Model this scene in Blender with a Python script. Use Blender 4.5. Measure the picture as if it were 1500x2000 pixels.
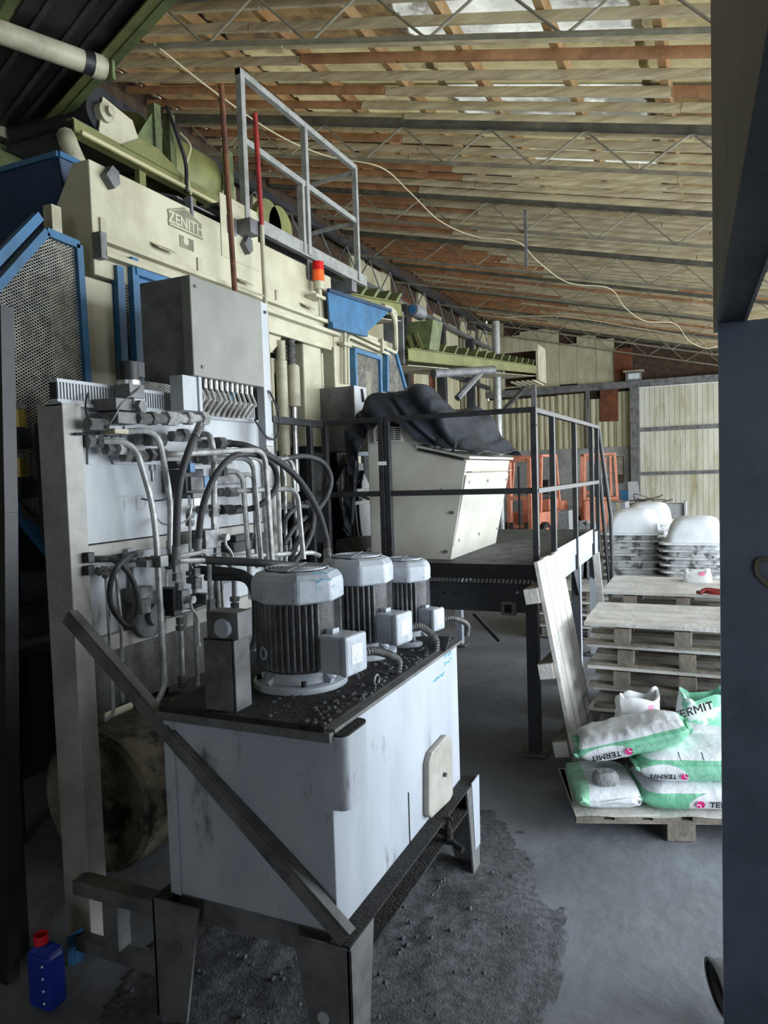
import bpy, bmesh, math, random
from mathutils import Vector, Matrix
random.seed(7)
scene = bpy.context.scene
COL = scene.collection
for o in list(bpy.data.objects):
    bpy.data.objects.remove(o)

# ------------------------------------------------------------------ camera
F_PX, YAW, PITCH, ROLL, EYE = 1419.2, 0.423845, 0.051883, -0.032315, 2.0
fwd = Vector((-math.sin(YAW)*math.cos(PITCH), math.cos(YAW)*math.cos(PITCH), -math.sin(PITCH)))
rt0 = Vector((math.cos(YAW), math.sin(YAW), 0))
up0 = rt0.cross(fwd)
RT = rt0*math.cos(ROLL) + up0*math.sin(ROLL)
UP = -rt0*math.sin(ROLL) + up0*math.cos(ROLL)
CAMP = Vector((0, 0, EYE))
cam_data = bpy.data.cameras.new('camera')
cam = bpy.data.objects.new('camera', cam_data)
COL.objects.link(cam)
cam.matrix_world = Matrix(((RT.x, UP.x, -fwd.x, CAMP.x), (RT.y, UP.y, -fwd.y, CAMP.y), (RT.z, UP.z, -fwd.z, CAMP.z), (0, 0, 0, 1)))
cam_data.sensor_fit = 'VERTICAL'
cam_data.sensor_height = 36.0
cam_data.lens = F_PX/2000*36.0
cam_data.clip_start = 0.05
cam_data.clip_end = 300
scene.camera = cam

# ------------------------------------------------------------------ sky and daylight
world = bpy.data.worlds.new('overcast_sky')
scene.world = world
world.use_nodes = True
wn = world.node_tree.nodes
wn['Background'].inputs[0].default_value = (0.86, 0.93, 1.0, 1)
wn['Background'].inputs[1].default_value = 2.2

def area(name, loc, rot, sx, sy, power, col):
    l = bpy.data.lights.new(name, 'AREA')
    l.shape = 'RECTANGLE'; l.size = sx; l.size_y = sy; l.energy = power; l.color = col
    o = bpy.data.objects.new(name, l); COL.objects.link(o)
    o.location = loc; o.rotation_euler = rot
    return o
# daylight entering by the open gateway in the right-hand wall
area('gateway_daylight', (6.75, 6.2, 2.15), (0, math.radians(90), 0), 4.0, 17.2, 2250, (0.83, 0.915, 1.0))
# daylight entering by the far gateway of the right-hand wall
area('far_gateway_daylight', (6.75, 22.0, 2.2), (0, math.radians(90), 0), 4.0, 10.0, 1150, (0.90, 0.95, 1.0))
# added fill light behind the viewpoint, brightening the column's camera side
area('added_fill_light', (2.2, -6.9, 2.2), (math.radians(90), 0, 0), 2.4, 1.9, 80, (0.72, 0.85, 1.0))

scene.view_settings.view_transform = 'Standard'
scene.view_settings.look = 'None'
scene.view_settings.gamma = 1.0
scene.view_settings.use_curve_mapping = False
scene.view_settings.exposure = 0.06
scene.cycles.use_denoising = True
scene.cycles.max_bounces = 7
scene.cycles.diffuse_bounces = 4

# ------------------------------------------------------------------ measuring: where a sight line meets a plane of the place
def px(u, v, X=None, Y=None, Z=None):
    d = (u-750)*RT - (v-1000)*UP + F_PX*fwd
    if X is not None: t = (X-CAMP.x)/d.x
    elif Y is not None: t = (Y-CAMP.y)/d.y
    else: t = (Z-CAMP.z)/d.z
    return CAMP + d*t

# ------------------------------------------------------------------ materials
def lin(c):
    return tuple(((x/255)/12.92 if x/255 <= 0.04045 else ((x/255+0.055)/1.055)**2.4) for x in c) + (1,)
MATS = {}
def mat(name, c, c2=None, scale=6.0, rough=0.6, metal=0.0, bump=0.0, bscale=None, stretch=(1, 1, 1), contrast=(0.4, 0.62), c3=None, s3=2.0, t3=(0.55, 0.7), spec=0.4, transl=0.0, coord='P'):
    if name in MATS: return MATS[name]
    m = bpy.data.materials.new(name); MATS[name] = m
    m.use_nodes = True
    nt = m.node_tree; N = nt.nodes; L = nt.links
    b = N['Principled BSDF']
    b.inputs['Roughness'].default_value = rough
    b.inputs['Metallic'].default_value = metal
    b.inputs['Specular IOR Level'].default_value = spec
    if coord == 'P':
        g = N.new('ShaderNodeNewGeometry').outputs['Position']
    else:
        g = N.new('ShaderNodeTexCoord').outputs['Object']
    mp = N.new('ShaderNodeMapping'); L.new(g, mp.inputs[0]); mp.inputs['Scale'].default_value = stretch
    out = None
    if c2 is not None:
        nz = N.new('ShaderNodeTexNoise'); nz.inputs['Scale'].default_value = scale; nz.inputs['Detail'].default_value = 6; nz.inputs['Roughness'].default_value = 0.65
        L.new(mp.outputs[0], nz.inputs['Vector'])
        r = N.new('ShaderNodeMapRange'); r.inputs[1].default_value = contrast[0]; r.inputs[2].default_value = contrast[1]
        L.new(nz.outputs['Fac'], r.inputs[0])
        mx = N.new('ShaderNodeMix'); mx.data_type = 'RGBA'
        mx.inputs[6].default_value = lin(c); mx.inputs[7].default_value = lin(c2)
        L.new(r.outputs[0], mx.inputs[0]); out = mx.outputs[2]
        if c3 is not None:
            n3 = N.new('ShaderNodeTexNoise'); n3.inputs['Scale'].default_value = s3; n3.inputs['Detail'].default_value = 7; n3.inputs['Roughness'].default_value = 0.7
            L.new(mp.outputs[0], n3.inputs['Vector'])
            r3 = N.new('ShaderNodeMapRange'); r3.inputs[1].default_value = t3[0]; r3.inputs[2].default_value = t3[1]
            L.new(n3.outputs['Fac'], r3.inputs[0])
            m3 = N.new('ShaderNodeMix'); m3.data_type = 'RGBA'
            L.new(r3.outputs[0], m3.inputs[0]); L.new(out, m3.inputs[6]); m3.inputs[7].default_value = lin(c3); out = m3.outputs[2]
        L.new(out, b.inputs['Base Color'])
    else:
        b.inputs['Base Color'].default_value = lin(c)
    if bump > 0:
        bn = N.new('ShaderNodeTexNoise'); bn.inputs['Scale'].default_value = bscale or scale*6; bn.inputs['Detail'].default_value = 5
        L.new(mp.outputs[0], bn.inputs['Vector'])
        bp = N.new('ShaderNodeBump'); bp.inputs['Strength'].default_value = bump; bp.inputs['Distance'].default_value = 0.02
        L.new(bn.outputs['Fac'], bp.inputs['Height']); L.new(bp.outputs[0], b.inputs['Normal'])
    if transl > 0:
        tr = N.new('ShaderNodeBsdfTranslucent')
        if out is not None: L.new(out, tr.inputs[0])
        else: tr.inputs[0].default_value = lin(c)
        ms = N.new('ShaderNodeMixShader'); ms.inputs[0].default_value = transl
        L.new(b.outputs[0], ms.inputs[1]); L.new(tr.outputs[0], ms.inputs[2])
        L.new(ms.outputs[0], N['Material Output'].inputs[0])
    return m

M_CONC = mat('dusty_concrete', (130, 134, 140), (98, 101, 106), 1.1, 0.75, bump=0.25, bscale=14, c3=(158, 161, 166), s3=0.55, t3=(0.52, 0.75), contrast=(0.35, 0.65))
M_DIRT = mat('dark_dirt', (98, 100, 104), (70, 72, 75), 30, 0.95, bump=0.35, bscale=90, c3=(104, 104, 104), s3=9, t3=(0.6, 0.8))
M_CEM = mat('grey_render', (150, 150, 146), (116, 117, 114), 1.2, 0.9, bump=0.15, bscale=20, c3=(90, 92, 92), s3=0.8, t3=(0.58, 0.75))
M_CREAM = mat('cream_paint', (176, 171, 146), (156, 150, 125), 2.5, 0.45, bump=0.04, bscale=40, c3=(150, 140, 112), s3=3.0, t3=(0.64, 0.82))
M_CREAMDIRT = mat('cream_paint_dirty', (168, 162, 138), (138, 132, 110), 4, 0.5, bump=0.06, bscale=40, c3=(96, 92, 82), s3=5.0, t3=(0.58, 0.78))
M_TANK = mat('light_grey_paint', (180, 185, 192), (160, 166, 175), 2.2, 0.42, bump=0.05, bscale=30, stretch=(1, 1, 0.35), c3=(100, 100, 100), s3=5.5, t3=(0.60, 0.70))
M_MOTOR = mat('motor_grey_paint', (178, 184, 190), (156, 162, 170), 7, 0.45, bump=0.05, c3=(110, 112, 114), s3=9, t3=(0.62, 0.8))
M_MOTDARK = mat('motor_body_grimy', (74, 74, 74), (52, 52, 52), 12, 0.6, bump=0.2, c3=(120, 120, 118), s3=8, t3=(0.6, 0.8))
M_FIN = mat('motor_fin_worn', (128, 129, 130), (92, 92, 92), 14, 0.5, bump=0.1)
M_PANEL = mat('panel_grey_paint', (176, 179, 180), (154, 158, 161), 3, 0.5, bump=0.05, bscale=25, stretch=(1, 1, 0.4), c3=(110, 110, 108), s3=3.5, t3=(0.6, 0.8))
M_STEEL = mat('pipe_steel', (172, 172, 168), (128, 128, 126), 18, 0.45, 0.15, bump=0.04, c3=(78, 76, 72), s3=12, t3=(0.62, 0.8))
M_ZINC = mat('bright_zinc', (200, 200, 196), (150, 150, 148), 20, 0.3, 0.6)
M_FIT = mat('fitting_steel', (118, 118, 116), (78, 78, 78), 22, 0.42, 0.35)
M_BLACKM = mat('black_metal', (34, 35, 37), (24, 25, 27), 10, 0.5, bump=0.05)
M_RUBBER = mat('black_rubber', (58, 58, 58), (40, 40, 41), 14, 0.65, bump=0.06, c3=(104, 104, 102), s3=6, t3=(0.6, 0.85))
M_RAIL = mat('dark_rail_paint', (52, 53, 54), (38, 39, 40), 9, 0.42, bump=0.05, c3=(96, 96, 94), s3=14, t3=(0.66, 0.8))
M_GALV = mat('galvanised_rail', (156, 157, 152), (132, 133, 128), 9, 0.4, 0.3)
M_DARKST = mat('dark_steel', (58, 61, 64), (42, 44, 47), 3.5, 0.5, bump=0.08, bscale=30, c3=(84, 88, 92), s3=2.2, t3=(0.6, 0.8))
M_COLUMN = mat('slate_column_paint', (104, 116, 132), (86, 97, 112), 3.0, 0.48, bump=0.08, bscale=20, c3=(128, 138, 148), s3=3.5, t3=(0.62, 0.78))
M_FRAME = mat('grimy_frame_grey', (112, 113, 112), (84, 84, 83), 6, 0.55, bump=0.1, c3=(54, 54, 54), s3=4, t3=(0.58, 0.75))
M_GRIME = mat('caked_grime', (48, 47, 46), (30, 30, 30), 14, 0.9, bump=0.6, bscale=70, c3=(74, 73, 70), s3=10, t3=(0.6, 0.8))
M_BLUE = mat('blue_paint', (48, 98, 134), (40, 82, 112), 5, 0.45, c3=(70, 90, 100), s3=7, t3=(0.62, 0.8))
M_BLUEDK = mat('dark_blue_paint', (26, 56, 88), (18, 40, 66), 5, 0.5)
M_GREEN = mat('yellow_green_paint', (112, 112, 64), (94, 95, 53), 5, 0.55, c3=(96, 96, 62), s3=6, t3=(0.6, 0.8))
M_GREENDK = mat('green_paint_dusty', (94, 104, 62), (70, 78, 50), 6, 0.6, c3=(60, 60, 42), s3=6, t3=(0.58, 0.75))
M_MESH = mat('expanded_mesh_grey', (150, 148, 136), (104, 102, 94), 14, 0.55, 0.2)
M_RUST = mat('rusty_steel', (104, 64, 40), (74, 46, 32), 10, 0.8, bump=0.2, c3=(60, 42, 34), s3=9, t3=(0.55, 0.75))
M_RED = mat('red_paint', (146, 40, 36), (112, 30, 28), 10, 0.5)
M_ORANGE = mat('faded_orange_paint', (212, 142, 114), (192, 120, 94), 4, 0.6, c3=(150, 112, 100), s3=5, t3=(0.58, 0.78))
M_WOOD = mat('roof_batten_wood', (196, 184, 150), (160, 146, 114), 3.2, 0.8, bump=0.2, bscale=30, stretch=(0.5, 4, 4), c3=(78, 56, 36), s3=5, t3=(0.63, 0.72))
M_WOOD2 = mat('reddish_roof_wood', (170, 126, 88), (138, 100, 68), 3.0, 0.8, bump=0.2, bscale=30, c3=(92, 58, 36), s3=5, t3=(0.62, 0.72))
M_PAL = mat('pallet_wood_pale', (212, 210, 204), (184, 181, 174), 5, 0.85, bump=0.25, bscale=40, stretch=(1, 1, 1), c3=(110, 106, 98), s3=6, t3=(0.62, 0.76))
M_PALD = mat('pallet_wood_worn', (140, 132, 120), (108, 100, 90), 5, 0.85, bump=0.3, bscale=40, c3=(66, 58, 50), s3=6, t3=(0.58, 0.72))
M_TARP = mat('black_tarpaulin', (50, 55, 63), (36, 40, 46), 4, 0.5, bump=0.12, bscale=25, c3=(74, 76, 78), s3=3.5, t3=(0.6, 0.78))
M_WHITEPL = mat('white_plastic', (226, 228, 228), (204, 206, 206), 4, 0.5)
M_TUB = mat('cement_caked_tub', (214, 216, 216), (176, 178, 176), 7, 0.8, bump=0.35, bscale=26, c3=(104, 106, 104), s3=8, t3=(0.52, 0.60))
M_TUBTOP = mat('white_dusty_tub', (232, 236, 240), (214, 220, 226), 4, 0.75, bump=0.1)
M_STONE = mat('grey_stone', (146, 148, 148), (116, 118, 118), 20, 0.9, bump=0.6, bscale=60)
M_BLUEPL = mat('blue_plastic', (30, 50, 150), (24, 40, 122), 5, 0.35)
M_REDPL = mat('red_plastic', (205, 34, 44), None, rough=0.35)
M_SHEET = mat('yellowed_roof_sheet', (164, 152, 112), (138, 126, 90), 2.0, 0.5, transl=0.50, c3=(92, 86, 70), s3=1.3, t3=(0.52, 0.66))
M_SHEETO = mat('stained_roof_sheet', (128, 104, 66), (92, 74, 50), 1.6, 0.6, transl=0.5, c3=(60, 50, 40), s3=1.1, t3=(0.5, 0.66))
def clear_sheet():
    m = mat('added_skylight_sheet', (214, 222, 226), None, rough=0.3)
    nt = m.node_tree; tr = nt.nodes.new('ShaderNodeBsdfTransparent'); tr.inputs[0].default_value = (0.93, 0.97, 1.0, 1)
    ms = nt.nodes.new('ShaderNodeMixShader'); ms.inputs[0].default_value = 0.72
    nt.links.new(nt.nodes['Principled BSDF'].outputs[0], ms.inputs[1]); nt.links.new(tr.outputs[0], ms.inputs[2]); nt.links.new(ms.outputs[0], nt.nodes['Material Output'].inputs[0])
    return m
M_SKYL = clear_sheet()
M_SHEETC = mat('clear_roof_sheet', (206, 204, 190), (160, 158, 148), 1.5, 0.35, transl=0.7, c3=(112, 108, 98), s3=1.0, t3=(0.5, 0.6))
M_SHEETB = mat('opaque_dark_roof_sheet', (84, 74, 58), (60, 54, 44), 1.6, 0.7, transl=0.06)
M_CREAMGREY = mat('cabinet_paint', (128, 127, 119), (114, 113, 106), 3, 0.45, bump=0.04, bscale=25, c3=(94, 92, 86), s3=3.0, t3=(0.62, 0.85))
M_CONSOLE = mat('console_paint', (194, 192, 180), (178, 175, 161), 2.5, 0.45, bump=0.04, bscale=40, c3=(150, 144, 126), s3=4.0, t3=(0.62, 0.85))
M_HATCH = mat('hatch_paint', (168, 165, 156), (146, 142, 132), 5, 0.5, bump=0.05, c3=(96, 92, 86), s3=6, t3=(0.6, 0.78))
M_STAIN = mat('faint_stain', (148, 150, 150), None, rough=0.6)
M_WIREG = mat('grey_cable', (158, 156, 148), (124, 122, 116), 12, 0.6)
M_RATING = mat('rating_plate_metal', (206, 208, 208), (176, 178, 178), 60, 0.35, 0.3)
M_BEAMW = mat('tan_roof_beam', (180, 148, 104), (156, 124, 84), 3.0, 0.8, bump=0.2, bscale=30, c3=(164, 116, 74), s3=1.2, t3=(0.52, 0.66))
M_DRUM = mat('grimy_drum', (120, 112, 92), (60, 56, 48), 5, 0.85, bump=0.2, c3=(28, 27, 25), s3=4, t3=(0.5, 0.6))
M_LOWPAN = mat('soiled_panel', (96, 95, 92), (66, 65, 63), 9, 0.85, bump=0.3, bscale=50)
M_TRUSS = mat('truss_paint', (138, 133, 114), (112, 107, 90), 5, 0.6)
M_CHORD = mat('truss_top_chord', (88, 86, 72), (64, 62, 52), 4, 0.65, c3=(112, 108, 84), s3=5, t3=(0.6, 0.75))
M_STANDCOL = mat('stand_column_paint', (164, 162, 154), (138, 136, 129), 4, 0.5, bump=0.06, bscale=30, c3=(112, 108, 98), s3=6, t3=(0.6, 0.78))
M_CLAD = mat('cream_cladding', (188, 184, 156), (166, 160, 128), 2.0, 0.6, stretch=(1, 1, 0.3), c3=(130, 120, 84), s3=1.5, t3=(0.56, 0.75))
M_DOORPL = mat('door_plank_paint', (196, 196, 180), (176, 174, 150), 1.6, 0.65, stretch=(1.6, 1, 0.35), c3=(138, 128, 84), s3=0.9, t3=(0.54, 0.72))
M_RUSTBD = mat('rusted_cladding', (112, 64, 38), (82, 50, 34), 3, 0.85, c3=(150, 128, 96), s3=4, t3=(0.62, 0.75))
M_BROWN = mat('dark_brown_lattice', (74, 58, 42), (52, 42, 32), 6, 0.9)
M_CABLE = mat('pale_cable', (172, 163, 128), None, rough=0.6)
M_WHITE = mat('white_label', (240, 242, 244), None, rough=0.5)
M_INK = mat('black_ink', (28, 28, 30), None, rough=0.6)
M_CYANINK = mat('cyan_marker', (96, 196, 222), None, rough=0.7)
M_BRASS = mat('dull_brass', (150, 130, 62), (120, 104, 50), 9, 0.4, 0.5)
M_NAME = mat('nameplate_dark', (120, 118, 96), (96, 94, 76), 9, 0.5)
M_GLASSY = mat('lamp_glass', (196, 204, 208), None, rough=0.15)
M_REDLENS = mat('red_lens', (190, 30, 28), None, rough=0.2)
M_ORLENS = mat('orange_lens', (236, 96, 40), None, rough=0.2)
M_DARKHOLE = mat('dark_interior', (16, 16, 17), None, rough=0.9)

# ------------------------------------------------------------------ mesh building
ORG = {}
def V(*a): return Vector(a[0]) if len(a) == 1 else Vector(a)
def frame_of(d, up=None):
    d = d.normalized()
    u = Vector((0, 0, 1)) if up is None else Vector(up)
    if abs(d.dot(u.normalized())) > 0.98: u = Vector((0, 1, 0))
    s = d.cross(u).normalized(); t = s.cross(d).normalized()
    return d, s, t
class MB:
    def __init__(self): self.v = []; self.f = []
    def add(self, vs, fs):
        n = len(self.v); self.v += [Vector(p) for p in vs]; self.f += [tuple(i+n for i in f) for f in fs]; return self
    def box(self, x0, x1, y0, y1, z0, z1):
        return self.add([(x0,y0,z0),(x1,y0,z0),(x1,y1,z0),(x0,y1,z0),(x0,y0,z1),(x1,y0,z1),(x1,y1,z1),(x0,y1,z1)],
            [(0,3,2,1),(4,5,6,7),(0,1,5,4),(1,2,6,5),(2,3,7,6),(3,0,4,7)])
    def beam(self, p, q, w, h, up=None):
        p = V(p); q = V(q); d, s, t = frame_of(q-p, up)
        s = s*w/2; t = t*h/2
        return self.add([p-s-t, p+s-t, p+s+t, p-s+t, q-s-t, q+s-t, q+s+t, q-s+t], [(0,3,2,1),(4,5,6,7),(0,1,5,4),(1,2,6,5),(2,3,7,6),(3,0,4,7)])
    def angle(self, p, q, w, h, th, up=None, flip=1):
        # an L-profile along p-q
        p = V(p); q = V(q); d, s, t = frame_of(q-p, up); s = s*flip
        prof = [(0,0),(w,0),(w,th),(th,th),(th,h),(0,h)]
        return self.loft([[p+s*a+t*b for a,b in prof], [q+s*a+t*b for a,b in prof]])
    def channel(self, p, q, w, h, th, up=None, flip=1):
        # a C-profile: web of height h at s=0, flanges of width w
        p = V(p); q = V(q); d, s, t = frame_of(q-p, up); s = s*flip
        prof = [(0,-h/2),(w,-h/2),(w,-h/2+th),(th,-h/2+th),(th,h/2-th),(w,h/2-th),(w,h/2),(0,h/2)]
        return self.loft([[p+s*a+t*b for a,b in prof], [q+s*a+t*b for a,b in prof]])
    def loft(self, rings, cap=True, close=False):
        n = len(rings[0]); vs = [p for r in rings for p in r]; fs = []
        m = len(rings)
        for i in range(m-1 if not close else m):
            a = i*n; b = ((i+1) % m)*n
            for k in range(n): fs.append((a+k, a+(k+1) % n, b+(k+1) % n, b+k))
        if cap and not close:
            fs.append(tuple(range(n))[::-1]); fs.append(tuple(range((m-1)*n, m*n)))
        return self.add(vs, fs)
    def cyl(self, p, q, r, seg=12, r2=None, rot=0.0):
        p = V(p); q = V(q); d, s, t = frame_of(q-p); r2 = r if r2 is None else r2
        ring = lambda c, rr: [c + s*rr*math.cos(2*math.pi*k/seg+rot) + t*rr*math.sin(2*math.pi*k/seg+rot) for k in range(seg)]
        return self.loft([ring(p, r), ring(q, r2)])
    def lathe(self, c, prof, axis=(0,0,1), seg=24, cap=True, rot=0.0):
        c = V(c); d, s, t = frame_of(V(axis))
        return self.loft([[c + d*h + s*r*math.cos(2*math.pi*k/seg+rot) + t*r*math.sin(2*math.pi*k/seg+rot) for k in range(seg)] for r, h in prof], cap)
    def tube(self, pts, r, seg=8):
        pts = [V(p) for p in pts]
        d0 = (pts[1]-pts[0]).normalized(); _, s, t = frame_of(d0); rings = []
        prev = d0
        for i, p in enumerate(pts):
            if i == 0: d = d0
            elif i == len(pts)-1: d = (pts[i]-pts[i-1]).normalized()
            else: d = ((pts[i]-pts[i-1]).normalized()+(pts[i+1]-pts[i]).normalized()).normalized()
            q = prev.rotation_difference(d); s = q @ s; t = q @ t; prev = d
            rings.append([p + s*r*math.cos(2*math.pi*k/seg) + t*r*math.sin(2*math.pi*k/seg) for k in range(seg)])
        return self.loft(rings)
    def prism(self, poly, ext):
        e = V(ext); poly = [V(p) for p in poly]
        return self.loft([poly, [p+e for p in poly]])
    def mesh(self, name):
        me = bpy.data.meshes.new(name)
        me.from_pydata([tuple(p) for p in self.v], [], self.f)
        bm = bmesh.new(); bm.from_mesh(me); bmesh.ops.recalc_face_normals(bm, faces=bm.faces); bm.to_mesh(me); bm.free()
        return me
def fillet(pts, rad, n=6):
    pts = [V(p) for p in pts]; out = [pts[0]]
    for i in range(1, len(pts)-1):
        a, b, c = pts[i-1], pts[i], pts[i+1]
        la, lc = (a-b).length, (c-b).length
        r = min(rad, la*0.48, lc*0.48)
        p = b+(a-b).normalized()*r; q = b+(c-b).normalized()*r
        for k in range(n+1):
            t = k/n; out.append(p*(1-t)**2 + b*2*t*(1-t) + q*t*t)
    out.append(pts[-1]); return out
def smoothpath(pts, n=8):
    pts = [V(p) for p in pts]; out = []
    P = [pts[0]*2-pts[1]] + pts + [pts[-1]*2-pts[-2]]
    for i in range(1, len(P)-2):
        a, b, c, d = P[i-1], P[i], P[i+1], P[i+2]
        for k in range(n):
            t = k/n
            out.append(0.5*((2*b)+(-a+c)*t+(2*a-5*b+4*c-d)*t*t+(-a+3*b-3*c+d)*t**3))
    out.append(pts[-1]); return out

def tag(o, label=None, cat=None, group=None, kind=None):
    if label: o['label'] = label
    if cat: o['category'] = cat
    if group: o['group'] = group
    if kind: o['kind'] = kind
    return o
def thing(name, label, cat, loc=(0,0,0), group=None):
    o = bpy.data.objects.new(name, None); COL.objects.link(o); o.empty_display_size = 0.1
    o.location = loc; ORG[o.name] = Vector(loc)
    return tag(o, label, cat, group)
def finish(o, smooth, bevel):
    if smooth:
        for p in o.data.polygons: p.use_smooth = True
        try:
            o.data.set_sharp_from_angle(angle=math.radians(40))
        except Exception: pass
    if bevel:
        b = o.modifiers.new('bevel', 'BEVEL'); b.width = bevel; b.segments = 2; b.limit_method = 'ANGLE'; b.angle_limit = math.radians(35)
def part(name, mb, m, parent, smooth=False, bevel=0.0, label=None, kind=None):
    """a mesh in world coordinates made a child of parent"""
    if mb.v:
        lo = Vector((min(p.x for p in mb.v), min(p.y for p in mb.v), min(p.z for p in mb.v)))
        hi = Vector((max(p.x for p in mb.v), max(p.y for p in mb.v), max(p.z for p in mb.v)))
        c = (lo+hi)/2; org = Vector((c.x, c.y, lo.z))
    else: org = Vector((0,0,0))
    t = MB(); t.v = [p-org for p in mb.v]; t.f = mb.f
    o = bpy.data.objects.new(name, t.mesh(name)); COL.objects.link(o)
    o.data.materials.append(m); ORG[o.name] = org
    if parent is not None:
        o.parent = parent; o.location = org - ORG[parent.name]
    else: o.location = org
    finish(o, smooth, bevel)
    if label: o['label'] = label
    if kind: o['kind'] = kind
    return o
def single(name, mb, m, label, cat, group=None, smooth=False, bevel=0.0, kind=None):
    return tag(part(name, mb, m, None, smooth, bevel), label, cat, group, kind)
def struct(name, mb, m, smooth=False, bevel=0.0):
    return tag(part(name, mb, m, None, smooth, bevel), kind='structure')
def piece(name, me, m, parent, loc, rot=None, scale=(1,1,1)):
    """a repeated piece that shares its mesh; loc in world coordinates"""
    o = bpy.data.objects.new(name, me); COL.objects.link(o)
    if not me.materials: me.materials.append(m)
    o.material_slots[0].link = 'OBJECT'; o.material_slots[0].material = m
    o.parent = parent
    o.location = Vector(loc) - (ORG[parent.name] if parent else Vector((0,0,0)))
    if rot is not None: o.rotation_euler = rot
    o.scale = scale; ORG[o.name] = Vector(loc)
    return o
UNIT = MB().box(-.5,.5,-.5,.5,-.5,.5).mesh('unit_block')
def copy_tree(o, loc=None, rotz=None, parent=None):
    c = o.copy(); COL.objects.link(c)
    if parent is not None: c.parent = parent; c.matrix_parent_inverse = o.matrix_parent_inverse
    for ch in list(o.children): copy_tree(ch, parent=c)
    if loc is not None: c.location = loc
    if rotz is not None: c.rotation_euler = (c.rotation_euler[0], c.rotation_euler[1], rotz)
    ORG[c.name] = Vector(c.location)
    return c
def hexnut(p, d, length, r):
    p = V(p); d = V(d).normalized()
    return MB().cyl(p-d*length/2, p+d*length/2, r, 6)
def clip_seg(poly, p, d):
    # clip the infinite 2D line p+t*d to a convex polygon (any winding)
    n = len(poly); area2 = sum(poly[i][0]*poly[(i+1)%n][1]-poly[(i+1)%n][0]*poly[i][1] for i in range(n))
    sg = 1 if area2 > 0 else -1
    t0, t1 = -1e9, 1e9
    for i in range(n):
        a = poly[i]; b = poly[(i+1) % n]; ex, ey = b[0]-a[0], b[1]-a[1]
        nx, ny = -ey*sg, ex*sg
        den = nx*d[0]+ny*d[1]; num = nx*(p[0]-a[0])+ny*(p[1]-a[1])
        if abs(den) < 1e-9:
            if num < 0: return None
            continue
        t = -num/den
        if den > 0: t0 = max(t0, t)
        else: t1 = min(t1, t)
    return (t0, t1) if t1 > t0 else None
def lattice(poly3, step=0.03, w=0.005, ratio=0.5):
    """expanded-metal net filling a convex polygon: two crossing families of thin strands"""
    poly3 = [V(p) for p in poly3]
    o = poly3[0]; nrm = None
    for i in range(2, len(poly3)):
        nrm = (poly3[1]-o).cross(poly3[i]-o)
        if nrm.length > 1e-6: break
    nrm.normalize()
    ez = Vector((0,0,1)); ev = (ez - nrm*ez.dot(nrm)).normalized(); eu = ev.cross(nrm).normalized()
    poly = [((p-o).dot(eu), (p-o).dot(ev)) for p in poly3]
    mb = MB(); ux = [p[0] for p in poly]; vy = [p[1] for p in poly]
    c = ((min(ux)+max(ux))/2, (min(vy)+max(vy))/2); R = math.hypot(max(ux)-min(ux), max(vy)-min(vy))/2
    for sgn in (1, -1):
        d = Vector((1, ratio*sgn)).normalized(); nn = Vector((-d.y, d.x))
        k = -R
        while k < R:
            p = (c[0]+nn.x*k, c[1]+nn.y*k)
            r = clip_seg(poly, p, (d.x, d.y))
            if r:
                a = o+eu*(p[0]+d.x*r[0])+ev*(p[1]+d.y*r[0]); b = o+eu*(p[0]+d.x*r[1])+ev*(p[1]+d.y*r[1])
                off = nrm*0.0015*sgn
                mb.beam(a+off, b+off, w, 0.0025, up=nrm)
            k += step
    return mb
_txt = {}
def text_geo(s, size=1.0, bold=0.0):
    """flat letters as vertices in the XY plane, centred on the origin"""
    key = (s, size, bold)
    if key in _txt: return _txt[key]
    cu = bpy.data.curves.new('letters', 'FONT'); cu.body = s; cu.size = size; cu.align_x = 'CENTER'; cu.align_y = 'CENTER'; cu.offset = bold*size; cu.resolution_u = 3
    o = bpy.data.objects.new('letters', cu); COL.objects.link(o)
    dg = bpy.context.evaluated_depsgraph_get(); me = bpy.data.meshes.new_from_object(o.evaluated_get(dg))
    r = ([Vector((v.co.x, v.co.y)) for v in me.vertices], [tuple(p.vertices) for p in me.polygons])
    bpy.data.objects.remove(o); bpy.data.meshes.remove(me); bpy.data.curves.remove(cu)
    _txt[key] = r; return r
def text_mb(s, size, org, ex, ey, bold=0.0):
    vs, fs = text_geo(s, size, bold); org = V(org); ex = V(ex); ey = V(ey)
    return MB().add([org+ex*p.x+ey*p.y for p in vs], fs)

# ================================================================== the hall
XL, XR, YB, YF = -7.9, 7.0, -7.0, 28.0
SL = 0.241
def zc(x): return 5.34 - SL*x            # underside of the roof trusses
SLA = math.atan(SL)
# floor: one gently uneven concrete slab
fl = MB()
nx, ny = 60, 120
for j in range(ny+1):
    for i in range(nx+1):
        x = XL-0.3 + (XR-XL+0.6)*i/nx; y = YB-0.3 + (YF-YB+0.6)*j/ny
        fl.v.append(Vector((x, y, -0.012+0.010*math.sin(x*2.3+y*0.7)*math.sin(y*1.9-x*0.4))))
for j in range(ny):
    for i in range(nx):
        a = j*(nx+1)+i; fl.f.append((a, a+1, a+nx+2, a+nx+1))
struct('floor', fl, M_CONC, smooth=True)

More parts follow.
